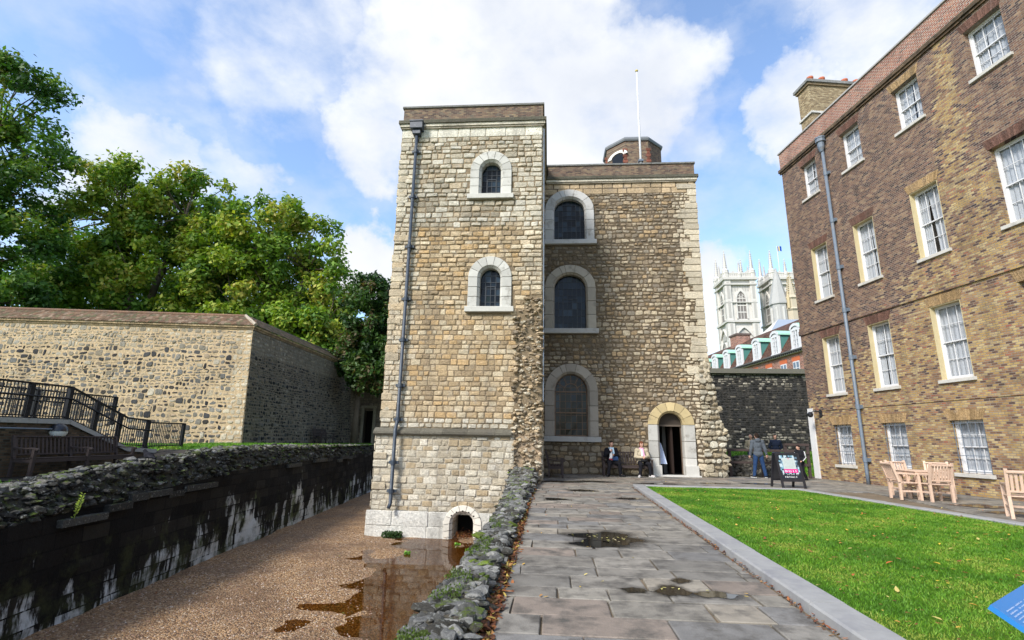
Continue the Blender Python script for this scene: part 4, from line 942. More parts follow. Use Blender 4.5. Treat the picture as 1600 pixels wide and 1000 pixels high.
# small leafy weeds in the lawn near the kerb, and fallen leaves
def leaves(name, pts, seed, size, cols, label, cat='leaves', flat=.35):
    r_ = np.random.default_rng(seed); V = []; F = []; Cc = []
    for (x, y, z) in pts:
        s = r_.uniform(*size); a = r_.uniform(0, 6.28); c_, s_ = math.cos(a), math.sin(a); tilt = r_.normal(0, flat); cur = r_.uniform(-.2, .45)
        P_ = [(-1, 0, 0), (-.45, -.5, cur), (.35, -.45, cur), (1, 0, .1), (.35, .45, cur), (-.45, .5, cur)]
        o_ = len(V)
        for p in P_: X, Y, Z = p[0] * s, p[1] * s * .8, p[2] * s * .5; V.append((x + X * c_ - Y * s_, y + X * s_ + Y * c_, z + Z + abs(tilt) * X * .4 + s * .18))
        F += [(o_, o_ + 1, o_ + 2, o_ + 3), (o_, o_ + 3, o_ + 4, o_ + 5)]; col = np.array(cols[r_.integers(len(cols))]) * r_.uniform(.7, 1.2); Cc += [col, col]
    return tag(npmesh(name, np.array(V), np.array(F), np.array(Cc), 'dead_leaf'), label, cat, kind='stuff')
OR = [(.22, .07, .025), (.30, .11, .035), (.16, .055, .025), (.10, .045, .03), (.33, .17, .06)]; YE = [(.60, .42, .05), (.55, .33, .06), (.62, .50, .16), (.42, .20, .05), (.50, .14, .04)]
r_ = np.random.default_rng(11); pts = []
while len(pts) < 560:
    x, y = r_.uniform(2.5, 8.5), 2.8 + 13 * r_.random() ** 1.3
    if in_lawn(x, y): pts.append((x, y, .07))
leaves('fallen_leaves', pts, 12, (.018, .045), YE + OR[:2], 'yellow and orange fallen leaves scattered over the lawn')
pts = []
while len(pts) < 1300:
    x, y = r_.uniform(2.5, 8.5), 2.8 + 13 * r_.random() ** 1.2
    if in_lawn(x, y): pts.append((x, y, .066))
leaves('leaf_litter', pts, 21, (.007, .02), OR + [(.45, .22, .08)], 'small brown leaf scraps sprinkled over the lawn grass')
pts = [(-.455 + r_.normal(0, .04), 1.8 + 15.2 * r_.random() ** 1.2, r_.uniform(-.025, .02)) for _ in range(3200)]
leaves('leaf_litter', pts, 13, (.02, .045), OR + [(.14, .06, .03), (.40, .30, .07)], 'rust brown leaf litter heaped between the low ruined wall and the paved path', flat=.8)
pts = [(KX(y) - abs(r_.normal(0, .035)) - .01, y, r_.uniform(-.005, .02)) for y in 2 + 14.3 * r_.random(650)]
leaves('leaf_litter', pts, 14, (.012, .03), OR + [(.10, .06, .04)], 'thin line of brown leaves along the foot of the long kerb', flat=.6)
pts = [(DR[0] + r_.normal(0, .2), TY + r_.uniform(-.25, .7), -1.80 + abs(r_.normal(0, .09))) for _ in range(420)]
leaves('leaf_litter', pts, 15, (.02, .045), OR, 'drift of brown leaves washed into the small drain arch', flat=.9)
pts = [(r_.uniform(-7.8, -1.3), 3.6 + 13 * r_.random() ** 1.2, -1.745) for _ in range(85)] 
leaves('fallen_leaves', pts, 16, (.02, .05), OR + [(.5, .3, .12), (.16, .22, .05)], 'few brown leaves lying on the moat gravel')
pts = [(r_.uniform(-.3, 2.3), 3.5 + 13 * r_.random(), .008) for _ in range(30)] + [(r_.uniform(8.5, 12), r_.uniform(8, 16), .008) for _ in range(60)] + [(r_.uniform(0, 7), r_.uniform(16.6, 21.), .008) for _ in range(30)]
leaves('fallen_leaves', pts, 17, (.015, .03), YE, 'stray yellow leaves dotted on the stone paving')
b = MB()     # green weeds at the foot of the plinth and in the wet gravel
def tuft(mb, x, y, z, r, n, rg, cols, h=.12):
    for _ in range(n):
        a = rg.uniform(0, 6.28); q = r * math.sqrt(rg.random()); px, py = x + q * math.cos(a), y + q * math.sin(a) * .6; s = rg.uniform(.015, .04); hh = z + rg.uniform(0, h); t = rg.uniform(0, 6.28)
        mb.add([(px - s * math.cos(t), py - s * math.sin(t), hh), (px + s * .5 * math.sin(t), py - s * .5 * math.cos(t), hh + s), (px + s * math.cos(t), py + s * math.sin(t), hh + s * .5), (px - s * .5 * math.sin(t), py + s * .5 * math.cos(t), hh - s * .3)], [(0, 1, 2, 3)], sc(cols[rg.randrange(len(cols))], rg.uniform(.7, 1.2)))
tuft(b, -5.0, TY - .30, -1.76, .34, 700, rng, [(.03, .07, .015), (.045, .09, .02), (.02, .05, .012)], .17)
tag(b.build('moss_clump', 'leaf', None), 'dark green plant clump at the foot of the white plinth', 'plant')
GW = [(.15, .32, .04), (.2, .4, .06)]
for i, (x, y, lb) in enumerate(((-2.75, 16.2, 'little green weed nearest the drain arch'), (-2.3, 15.5, 'little green weed in the water to the right below the drain arch'), (-1.75, 13.0, 'little green weed in the water beside the low wall'), (-3.9, 14.8, 'little green weed on the wet gravel under the drainpipe'), (-1.7, 5.2, 'largest green weed in the water near the bottom of the picture'))):
    b = MB(); tuft(b, x, y, -1.775, .09 if i < 4 else .12, 40, rng, GW, .06); tag(b.build('weed', 'leaf', None), lb, 'weed', 'weeds in the moat')
# puddles on the paving
def puddle(x, y, rx, ry, seed, label, z=.0075):
    rg = random.Random(seed); b = MB(); n = 36; vs = [(x, y, z)]
    o_ = rg.uniform(0, 9)
    for k in range(n):
        a = 2 * math.pi * k / n; q = 1 + .55 * mnoise.noise(Vector((math.cos(a) * 1.6 + o_, math.sin(a) * 1.6, seed))) + .15 * mnoise.noise(Vector((math.cos(a) * 6 + o_, math.sin(a) * 6, 2)))
        vs.append((x + rx * q * math.cos(a), y + ry * q * math.sin(a), z))
    b.add(vs, [(0, 1 + k, 1 + (k + 1) % n) for k in range(n)]); o = b.build('puddle', 'puddle_water', None); o['kind'] = 'structure'
    d = MB(); K = 6
    for q in range(K):
        f0, f1 = .96 + (.62 * q / K), .96 + (.62 * (q + 1) / K)
        for k in range(n):
            A, B_ = vs[1 + k], vs[1 + (k + 1) % n]; g = lambda P_, f: (x + (P_[0] - x) * f, y + (P_[1] - y) * f, z - .0012)
            d.add([g(A, f0), g(B_, f0), g(B_, f1), g(A, f1)], [(0, 1, 2, 3)], ((1 - (q + .5) / K) ** 1.3,) * 3)
    dm = d.build('damp_patch', 'damp_stone', None); dm['kind'] = 'structure'; return o
for i, a in enumerate(((.80, 7.85, .42, .42), (.62, 7.35, .30, .17), (1.14, 5.25, .15, .15), (1.52, 5.18, .17, .11), (.80, 5.22, .12, .08), (1.32, 5.62, .085, .075), (.12, 12.6, .26, .2), (.9, 14.9, .32, .25), (1.9, 13.1, .3, .15), (.35, 17.8, .7, .3), (1.6, 18.2, .6, .25), (3.6, 17.9, .5, .18), (5.6, 18.6, .55, .2), (7.2, 18.9, .5, .2), (10.2, 13.4, .5, .35), (9.8, 12.2, .5, .25), (10.6, 15.6, .4, .3))):
    puddle(*a, i, 'x')
pts = [(.8 + r_.normal(0, .2), 7.75 + r_.normal(0, .16), .012) for _ in range(24)] + [(1.14 + r_.normal(0, .06), 5.3 + r_.normal(0, .04), .012) for _ in range(4)] + [(1.47, 5.27, .012)]
leaves('fallen_leaves', pts, 18, (.015, .028), [(.62, .56, .22), (.6, .5, .3), (.5, .45, .15)], 'pale yellow leaves floating on the dark path puddles')

# ================================================================ MOAT RUIN WALLS
rng = random.Random(77)
moat = empty('moat_wall', (0, 0, 0), 0, 'long black-stained ruined retaining wall with white lime streaks and rubble top', 'wall')
def top_z(y): return float(np.interp(y, [-4, 7, 7.8, 9, 10.6, 12.4, 14.2, 18.6, 30, 38], [.30, .42, .52, .66, .80, .90, 1.05, 1.06, .95, .95]))
def face_z(y): return top_z(y) - float(np.interp(y, [-4, 7, 10, 14, 30], [.50, .50, .62, .68, .5]))
b = MB(); yy = np.linspace(-4, 38, 260); zn = 12
for j in range(len(yy)):
    for i in range(zn + 1):
        z = lerp(-1.95, face_z(yy[j]), i / zn); x = moat_wall_x(yy[j]) + .07 * mnoise.noise(Vector((yy[j] * .5, z * .9, 0))) + .035 * mnoise.noise(Vector((yy[j] * 2.5, z * 3.5, 9))) - .03 * (z + 1.9)
        b.v.append((x, yy[j], z))
for j in range(len(yy) - 1):
    for i in range(zn): b.f.append((j * (zn + 1) + i, (j + 1) * (zn + 1) + i, (j + 1) * (zn + 1) + i + 1, j * (zn + 1) + i + 1)); b.c.append((.1, .1, .1)); b.m.append(0)
b.build('stained_face', 'moat_wall', moat)
b = MB()      # projecting ledge stones at the head of the dressed face
y = -3.
while y < 30:
    l = rng.uniform(.5, 1.4); zt = face_z(y) + rng.uniform(-.12, .02)
    if rng.random() < .6:
        x = moat_wall_x(y + l / 2) - .03 * 2; s = .1055 * l / 2; o_ = rng.uniform(.03, .14)
        vs = [(x - .5 + s, y, zt - .12), (x + o_ + s, y, zt - .12), (x + o_ - s, y + l, zt - .12), (x - .5 - s, y + l, zt - .12)]; vs = vs + [(p[0], p[1], p[2] + .13 + rng.uniform(-.015, .015)) for p in vs]
        b.add(vs, [(3, 2, 1, 0), (4, 5, 6, 7), (0, 1, 5, 4), (1, 2, 6, 5), (2, 3, 7, 6), (3, 0, 4, 7)], sc((.05, .05, .046), rng.uniform(.6, 1.5)))
    y += l
b.build('ledge_stones', 'ruin_rock', moat)
b = MB()      # rubble core and top
DK = [(.022, .021, .02), (.04, .038, .034), (.016, .015, .014), (.06, .057, .05), (.035, .037, .022)]; LT = [(.13, .13, .125), (.19, .185, .175), (.10, .10, .095), (.085, .10, .04), (.15, .14, .12)]
for j in range(len(yy) - 1):
    y0, y1 = yy[j], yy[j + 1]
    q = lambda y, k: (moat_wall_x(y) - (.08, .42, .95, 1.15)[k], y, (face_z(y) - .02, top_z(y) - .11, top_z(y) - .11, -.3)[k])
    for k in range(3): b.add([q(y0, k), q(y1, k), q(y1, k + 1), q(y0, k + 1)], [(0, 1, 2, 3)], (.045, .042, .034))
y = 5.
n = 0
while n < 3000:
    y = 5.5 + 27 * rng.random() ** 1.55; t = rng.random(); sz = (rng.uniform(.03, .08) if rng.random() < .5 else rng.uniform(.07, .14)) * (1. if y > 12 else .9)
    x = moat_wall_x(y) - .06 - t * 1.0; zt = lerp(face_z(y) + .02, top_z(y) - .10, min(1, t / .36)) + .03 * mnoise.noise(Vector((x * 1.5, y * 1.5, 1)))
    up = t > .34; colr = (LT if (up and rng.random() < .6) or rng.random() < .04 else DK)[rng.randrange(5)]
    rock(b, (x, y, zt + rng.uniform(-.05, .03)), (sz * rng.uniform(.9, 1.7), sz * rng.uniform(.9, 1.5), sz * rng.uniform(.45, .8)), rng, sc(colr, rng.uniform(.8, 1.2))); n += 1
b.build('rubble_top', 'ruin_rock', moat)
# far end of the moat
b = MB(); b.box(-12.5, -.9, 37.6, 38, -2, .95, (.2, .18, .14)); tag(b.build('moat_end_wall', 'masonry', None), 'low stone wall closing the far end of the moat', 'wall')
b = MB(); b.add([(-13.1, 10.9, .262), (-10.2, 10.9, .262), (-10.2, 14.2, .262), (-13.1, 14.2, .262)], [(0, 1, 2, 3)], (.10, .09, .08)); b.add([(-13.1, 14.2, .262), (-10.2, 14.2, .262), (-10.2, 16.8, .83), (-13.1, 16.8, .83)], [(0, 1, 2, 3)], (.10, .09, .08)); struct(b.build('bench_shade_path', 'shade_dark_soil', None))  # added dark strip: shade behind the bench put into the ground colour
# low ruined wall between the moat and the path
low = empty('low_ruined_wall', (0, 0, 0), 0, 'low lumpy grey rubble wall with moss between the moat and the paved path', 'wall')
def lw_top(y): return float(np.interp(y, [-3, 2.4, 3.6, 5.2, 8.5, 12, 15, 17.2], [.12, .14, .17, .17, .17, .20, .28, .50])) + .05 * mnoise.noise(Vector((0, y * 1.3, 4)))
def lw_l(y): return float(np.interp(y, [-3, 3, 4.4, 5.6, 8.5, 12, 15, 17.2], [-.93, -.93, -.95, -.87, -.90, -.98, -1.12, -1.25])) + .04 * mnoise.noise(Vector((3, y * 1.1, 4)))
def lw_r(y): return float(np.interp(y, [-3, 3, 5.6, 8.5, 12, 17.2], [-.52, -.52, -.53, -.53, -.54, -.40])) + .025 * mnoise.noise(Vector((7, y * 1.7, 4)))
b = MB(); yv = np.linspace(-3, 17.3, 160)
for j in range(len(yv) - 1):
    y0, y1 = yv[j], yv[j + 1]
    q = lambda y, k: ((lw_l(y) - .05, lw_l(y) + .02, lw_l(y) + .1, lw_r(y) - .06, lw_r(y) + .02)[k], y, (-1.95, -.1, lw_top(y) - .045, lw_top(y) - .045, -.05)[k])
    for k in range(4): b.add([q(y0, k), q(y0, k + 1), q(y1, k + 1), q(y1, k)], [(0, 1, 2, 3)], (.11, .095, .07) if k else (.07, .065, .055))
PLW = lambda u, z, d: (lw_l(u) - .05 - d, u, z)
stones(b, PLW, -2.9, 17.2, -1.9, -.1, (.14, .24), (.2, .5), rng, lambda u, z: sc((.16, .15, .13), rng.uniform(.6, 1.2)), hgt=(.01, .05), gap=.02, jit=.02, amp=.01, rnd=.25, vary=.2)
n = 0; GR = [(.14, .138, .13), (.20, .197, .185), (.09, .088, .08), (.27, .262, .24), (.06, .056, .047)]; MO = [(.10, .15, .02), (.14, .19, .03), (.07, .10, .02)]
while n < 3400:
    y = 1.6 + 15.5 * rng.random() ** 1.25; t = rng.random(); l, r0 = lw_l(y), lw_r(y); sz = (rng.uniform(.018, .05) if rng.random() < .55 else rng.uniform(.045, .09)) * (1 if y < 9 else 1.25)
    x = lerp(l - .03, r0 + .03, t); z = lw_top(y) - .055
    if t < .12: z -= rng.uniform(0, .45)
    if t > .86: z -= rng.uniform(0, .22)
    moss = rng.random() < (.05 if y < 7 else .03) 
    rock(b, (x, y, z + rng.uniform(-.03, .02)), (sz * rng.uniform(1., 1.9), sz * rng.uniform(.8, 1.4), sz * rng.uniform(.4, .8)), rng, sc((MO if moss else GR)[rng.randrange(3 if moss else 5)], rng.uniform(.75, 1.15)), sub=2 if y < 8 else 1); n += 1
b.build('rubble', 'ruin_rock', low)
# moss cushions on it
b = MB()
for _ in range(9000):
    y = 2.2 + 6. * rng.random() ** 1.2
    if mnoise.noise(Vector((y * 1.2, 3, 8))) < -.05: continue
    x = lerp(lw_l(y), lw_r(y), .05 + .55 * rng.random() ** 1.3)
    if mnoise.noise(Vector((x * 5, y * 4, 2))) < .05: continue
    s = rng.uniform(.006, .014); z = lw_top(y) - rng.uniform(-.02, .04); a = rng.uniform(0, 6.28)
    b.add([(x + s * math.cos(a), y + s * math.sin(a), z), (x - s * math.sin(a), y + s * math.cos(a), z), (x, y, z + s * 1.5)], [(0, 1, 2)], sc((.075, .12, .015), rng.uniform(.5, 1.3)))
tag(b.build('moss', 'leaf', low), None); b = None
# yellow-green sprig growing out of the moat wall
b = MB(); sx_, sy_, sz_ = moat_wall_x(8.6) + .02, 8.6, -.12
b.tube([(sx_, sy_, sz_), (sx_ + .04, sy_ - .02, sz_ + .2), (sx_ + .09, sy_ + .02, sz_ + .42)], [.008, .006, .003], 5, (.2, .28, .06))
for _ in range(60):
    t = rng.random(); a = rng.uniform(0, 6.28); s = rng.uniform(.015, .03); c0 = (sx_ + .09 * t + .03 * math.cos(a), sy_ + .03 * math.sin(a), sz_ + .05 + .4 * t)
    b.add([(c0[0] - s * math.cos(a), c0[1] - s * math.sin(a), c0[2]), (c0[0], c0[1], c0[2] + s * .6), (c0[0] + s * math.cos(a), c0[1] + s * math.sin(a), c0[2] + s), (c0[0], c0[1], c0[2] - s * .3)], [(0, 1, 2, 3)], (.36, .46, .08))
tag(b.build('wall_sprig', 'leaf', None), 'yellow green sprig growing from the black moat wall', 'plant')

# ================================================================ BRICK HOUSE (right)
rng = random.Random(5)
BP = (11.55, 19.88); bd = Vector((-.1478, .9890))     # plinth of the downpipe, direction along the front to the far corner
# local frame: +x runs along the front TOWARDS the camera-side end, -y points out of the front
# local x = -s, so that s (towards the far corner) is measured along -x
ang = math.atan2(-bd.y, -bd.x)
house = empty('brick_house', (BP[0], BP[1], 0), ang, 'tall brown brick terrace house with white sash windows in four storeys', 'building')
# with this rotation local +y points to: (-sin, cos)
lyw = Vector((-math.sin(ang), math.cos(ang)))         # world direction of local +y
OUT = -1 if lyw.x > 0 else 1                          # out of the front means towards -X in the world
assert OUT == -1
H0, H1 = -2.95, 17.0          # local x extents (far corner .. beyond the near edge of the picture)
cols_x = [-1.13, 1.35, 3.97, 6.69, 9.4, 12.0, 14.6]; cw = [.98, 1.0, 1.04, 1.08, 1.05, 1.05, 1.05]
rows_z = [(11.90, 13.50, 'plain'), (7.27, 9.58, 'cream'), (3.35, 5.66, 'cream'), (.62, 2.13, 'barred')]
holes = []; wins = []
for (zc0, zc1, st) in rows_z:
    for i, (xc, w) in enumerate(zip(cols_x, cw)):
        h_ = (xc - w / 2, xc + w / 2, zc0, zc1); holes.append(h_); wins.append((h_, st if not (st == 'cream' and i == 3) else 'plain', i))
PB = lambda u, z, d: (u, -d, z)
b = MB(); grid_wall(b, PB, H0, H1, -.3, 14.05, holes, (.5, .5, .5), .34)
b.add([(H0, 0, -.3), (H0, 0, 14.05), (H0, 9, 14.05), (H0, 9, -.3)], [(0, 1, 2, 3)]); b.add([(H1, 0, -.3), (H1, 9, -.3), (H1, 9, 14.05), (H1, 0, 14.05)], [(0, 1, 2, 3)]); b.add([(H0, 9, -.3), (H0, 9, 14.05), (H1, 9, 14.05), (H1, 9, -.3)], [(0, 1, 2, 3)])
b.build('wall', 'house_brick', house)
b = MB(); b.box(H0 - .03, H1 + .03, -.03, .34, 14.14, 14.95); b.box(H0 - .03, H0 + .3, .34, 9., 14.14, 14.95); b.build('parapet', 'parapet_brick', house)
b = MB(); b.box(H0 - .1, H1 + .1, -.11, .02, 13.98, 14.14, bev=.01); b.box(H0 - .07, H1 + .07, -.06, .0, 13.90, 13.978); b.box(H0 - .1, H0 - .001, .02, 9, 13.98, 14.14); b.build('cornice', 'lower_brick', house)
b = MB(); b.box(H0 - .08, H1 + .08, -.08, .40, 14.952, 15.03, (.35, .34, .33), bev=.01); b.box(H0 - .08, H0 + .4, .40, 9., 14.952, 15.03, (.35, .34, .33)); b.build('coping', 'mixed', house)
b = MB(); b.box(H0 + .3, H1 - .1, .34, 9, 13.9, 14.1, (.12, .12, .12)); b.build('roof', 'lead', house)
b = MB(); b.box(H0 - .05, H1 + .05, -.05, .0, 6.02, 6.22); b.box(H0 - .03, H1, -.028, .0, 6.222, 6.34); b.box(H0 - .05, H0 - .0005, .0, 9, 6.02, 6.22); b.build('string_course', 'house_brick', house)
b = MB(); b.box(H0 - .02, H1 + .02, -.025, .0, 2.72, 2.84); b.build('lower_band', 'house_brick', house)
def brick_arch(mb, x0, x1, z, col):      # flat gauged arch
    n = int((x1 - x0 + .24) / .075)
    for k in range(n):
        t0, t1 = k / n, (k + .88) / n; a0, a1 = lerp(x0 - .02, x1 + .02, t0), lerp(x0 - .02, x1 + .02, t1); c0, c1 = lerp(x0 - .14, x1 + .14, t0), lerp(x0 - .14, x1 + .14, t1)
        y_ = -.010 - rng.random() * .004
        mb.add([(a0, y_, z), (a1, y_, z), (c1, y_, z + .30), (c0, y_, z + .30), (a0, 0, z), (a1, 0, z), (c1, 0, z + .3), (c0, 0, z + .3)], [(0, 1, 2, 3), (4, 5, 1, 0), (3, 2, 6, 7), (0, 3, 7, 4), (1, 5, 6, 2)], sc(col, rng.uniform(.7, 1.2)))
def curtain(mb, x0, x1, z0, z1, y, seed, part=.5):
    rg = random.Random(seed); n = 26
    for side in (0, 1):
        a, e = (x0, lerp(x0, x1, part)) if side == 0 else (lerp(x0, x1, part) + .004, x1); ph = rg.random() * 6; fr = rg.uniform(5, 7); pull = rg.uniform(-.10, .06)
        g = []
        for j in range(7):
            t = j / 6; z = lerp(z1, z0, t); sh = pull * math.sin(t * math.pi * .5) * (1 if side else -1)
            g.append([(min(x1, max(x0, a + (e - a) * k / n + sh * (k / n if side == 0 else 1 - k / n) * -1)), y + .014 * math.sin(fr * k * .16 + ph + t * .6) + .004 * math.sin(k * 1.9 + ph), z) for k in range(n + 1)])
        for j in range(6):
            for k in range(n): mb.add([g[j][k], g[j][k + 1], g[j + 1][k + 1], g[j + 1][k]], [(0, 3, 2, 1)])
def sash(parent, x0, x1, z0, z1, style, seed):
    """white box frame, two sliding sashes with glazing bars, glass, net curtain, sill"""
    y = .20; f = MB(); fw = .055
    # window frame (outer box)
    f.box(x0, x0 + fw, y - .03, y + .10, z0, z1); f.box(x1 - fw, x1, y - .03, y + .10, z0, z1); f.box(x0 + fw, x1 - fw, y - .03, y + .10, z1 - fw, z1); f.box(x0 + fw, x1 - fw, y - .05, y + .10, z0, z0 + .07)
    zm = lerp(z0, z1, .5); a, e = x0 + fw, x1 - fw
    for (za, zb, yo) in ((zm - .02, z1 - fw, .0), (z0 + .07, zm + .02, .035)):
        s = .035; f.box(a, a + s, y + yo, y + yo + .03, za, zb); f.box(e - s, e, y + yo, y + yo + .03, za, zb); f.box(a + s, e - s, y + yo, y + yo + .03, zb - s, zb); f.box(a + s, e - s, y + yo, y + yo + .03, za, za + s)
        nb = 3 if x1 - x0 > 1.03 else 2
        for k in range(1, nb): xx = lerp(a, e, k / nb); f.box(xx - .008, xx + .008, y + yo + .004, y + yo + .026, za + s, zb - s)
        nz_ = 2
        for k in range(1, nz_): zz = lerp(za, zb, k / nz_); f.box(a + s, e - s, y + yo + .005, y + yo + .025, zz - .008, zz + .008)
    fo = f.build('window', 'white_paint', parent)
    g = MB(); g.add([(a, y + .02, zm), (e, y + .02, zm), (e, y + .02, z1 - fw), (a, y + .02, z1 - fw)], [(0, 1, 2, 3)]); g.add([(a, y + .055, z0 + .07), (e, y + .055, z0 + .07), (e, y + .055, zm), (a, y + .055, zm)], [(0, 1, 2, 3)]); g.build('pane', 'clear_glass', fo)
    c_ = MB(); curtain(c_, a, e, z0 + .07, z1 - fw, y + .09, seed, random.Random(seed).uniform(.35, .65)); c_.build('curtain', 'curtain', fo, smooth=True)
    # room behind: open towards the window
    d = MB(); X0, X1, Z0, Z1 = x0 - .02, x1 + .02, z0 - .02, z1 + .02
    d.add([(X0, .342, Z0), (X1, .342, Z0), (X1, .342, Z1), (X0, .342, Z1), (X0, 1.2, Z0), (X1, 1.2, Z0), (X1, 1.2, Z1), (X0, 1.2, Z1)], [(4, 5, 6, 7), (0, 1, 5, 4), (3, 7, 6, 2), (0, 4, 7, 3), (1, 2, 6, 5)], (.10, .095, .09)); d.build('dark_room', 'mixed', fo)
    s = MB(); s.box(x0 - .07, x1 + .07, -.07, .19, z0 - .11, z0 - .004, bev=.008); s.build('sill', 'sill_stone', fo)
    if style == 'cream':
        r = MB(); r.box(x0 + .002, x0 + .022, .004, .168, z0, z1 - .02); r.box(x1 - .022, x1 - .002, .004, .168, z0, z1 - .02); r.box(x0 + .002, x1 - .002, .004, .168, z1 - .02, z1 - .002); r.build('reveal', 'cream_render', fo)
    if style == 'barred':
        r = MB(); n = 5
        for k in range(n): xx = lerp(x0 + .06, x1 - .06, k / (n - 1)); r.tube([(xx, .05, z0), (xx, .05, z1)], .009, 6)
        for zz in (z0 + .06, z0 + .5, z0 + 1., z1 - .08): r.box(x0, x1, .043, .057, zz - .008, zz + .008)
        r.build('window_bars', 'grey_pipe', fo)
    return fo
sd_ = 40
for (h_, st, i) in wins:
    so_ = sash(house, h_[0], h_[1], h_[2], h_[3], st, sd_); sd_ += 1; ar = MB()
    cl = (.15, .08, .06) if (h_[2] > 6 and i != 2) or (i < 2 and h_[2] > 3) else (.36, .24, .12)
    brick_arch(ar, h_[0], h_[1], h_[3] + .004, cl); ar.build('brick_arch', 'masonry', so_)
# downpipe
p = MB(); p.tube([(0., -.12, 13.75), (0., -.12, .42), (0, -.12, .0)], .062, 10); po = p.build('drainpipe', 'grey_pipe', house, smooth=True)
p = MB(); p.lathe([(.07, 13.3), (.13, 13.5), (.14, 13.72), (.19, 13.74), (.19, 13.88), (.21, 13.89), (.21, 13.95)], (0, -.15, 0), 12); p.build('hopper', 'grey_pipe', po)
for zz in (12.3, 10.2, 8.2, 6.45, 4.6, 2.75, .85):
    p = MB(); p.lathe([(.078, -.09), (.08, .09)], (0, -.12, zz), 12); p.box(-.14, .14, -.09, -.0, zz - .07, zz + .07, bev=.01); p.build('bracket', 'grey_pipe', po)
# white painted post at the far corner
b = MB(); b.box(H0 - .06, H0 + .26, -.055, .04, 0, 2.85); b.box(H0 - .075, H0 - .0, .041, .9, 0, 2.85); b.build('white_corner_board', 'white_paint', house)
b = MB(); b.box(-2.28, -2.14, -.05, -.002, 2.5, 2.78, (.02, .02, .024), bev=.01); b.tube([(-2.2, -.05, 2.66), (-2.2, -.28, 2.72), (-2.26, -.42, 2.64)], .025, 8, (.02, .02, .024)); b.ellipsoid((-2.28, -.44, 2.56), (.11, .11, .115), 14, 10, (.015, .016, .02)); b.lathe([(.115, 0), (.12, .03), (.06, .09)], (-2.28, -.44, 2.57), 14, (.02, .02, .025))
tag(b.build('security_camera', 'poster', house, smooth=False), 'black dome security camera on a curved arm')
b = MB(); b.box(7.9, 8.9, -.035, 0, 9.9, 9.98)
# chimney behind the parapet
b = MB(); b.box(-2.93, -2.1, 1.3, 4.6, 14., 18.35); cho = b.build('chimney', 'yellow_brick', house)
b = MB(); b.box(-3.07, -1.96, 1.16, 4.74, 18.42, 18.56, (.22, .22, .21)); b.box(-3.0, -2.03, 1.23, 4.67, 18.30, 18.42, (.26, .19, .11)); b.box(-3.0, -2.03, 1.23, 4.67, 16.75, 16.85, (.55, .54, .50)); b.build('chimney_cap', 'masonry', cho)
for y in (1.75, 2.35, 3.55, 4.15):
    b = MB(); b.lathe([(.16, 0), (.15, .08), (.12, .12), (.13, .42), (.155, .44), (.155, .52), (.10, .53), (.10, .3)], (-2.52, y, 18.56), 12); b.build('chimney_pot', 'pot_clay', cho)

# ================================================================ BIG FLINT WALL (left)
rng = random.Random(31)
CX, CY = -15.55, 25.0; WT = 6.75; WZ = .6
fd = Vector((-12.16, -1.73)).normalized()      # along the front, away from the corner
big = empty('flint_wall', (CX, CY, 0), 0, 'tall battered stone and flint wall with a tiled sloping top behind the railings', 'wall')
BAT = .065
def colF(dark):
    def f(u, z):
        t = rng.random()
        if t < (.62 if not dark else .6): c = [(.03, .031, .036), (.06, .06, .062), (.10, .095, .088), (.045, .04, .036), (.15, .145, .135), (.20, .185, .16)][rng.randrange(6)]
        else: c = [(.33, .27, .19), (.27, .21, .145), (.40, .35, .27), (.22, .185, .135), (.17, .155, .13)][rng.randrange(5)]
        if u < .7 and not dark: c = lc(c, (.54, .47, .35), .8)
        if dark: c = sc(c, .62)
        if z > 5.6: c = lc(c, (.52, .45, .33), .35)
        return sc(c, rng.uniform(.8, 1.15))
    return f
LEN1 = 34.
nx1, ny1 = fd.y, -fd.x     # outward normal of front
if ny1 > 0: nx1, ny1 = -nx1, -ny1
P1 = lambda u, z, d: (fd.x * u + nx1 * (d + BAT * (WT - z)) , fd.y * u + ny1 * (d + BAT * (WT - z)), z)
rd = Vector((-.0389, .9992)); P2 = lambda u, z, d: (rd.x * u + rd.y * (d + BAT * (WT - z)), rd.y * u - rd.x * (d + BAT * (WT - z)), z)
LEN2 = 15.2
b = MB(); MO1 = (.45, .335, .205)
b.add([P1(-BAT * (WT - WZ), WZ, 0), P1(LEN1, WZ, 0), P1(LEN1, WT, 0), P1(0, WT, 0)], [(0, 3, 2, 1)], MO1)
# battered corner joins the two faces
stones(b, P1, 0, LEN1, WZ, WT, (.13, .30), (.14, .42), rng, colF(False), gap=.034, amp=.055, jit=.045, rnd=.28, hgt=(.004, .03), vary=.45, edge=lambda z: (-BAT * (WT - z), LEN1))
o1 = b.build('front_face', 'masonry', big)
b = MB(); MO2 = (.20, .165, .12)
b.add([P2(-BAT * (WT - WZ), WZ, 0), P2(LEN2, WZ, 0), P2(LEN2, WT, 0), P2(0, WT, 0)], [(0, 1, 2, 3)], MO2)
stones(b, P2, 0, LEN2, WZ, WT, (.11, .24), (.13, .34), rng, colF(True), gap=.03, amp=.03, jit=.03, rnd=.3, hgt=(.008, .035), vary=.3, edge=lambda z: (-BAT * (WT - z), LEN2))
o1 = b.build('return_face', 'masonry', big)
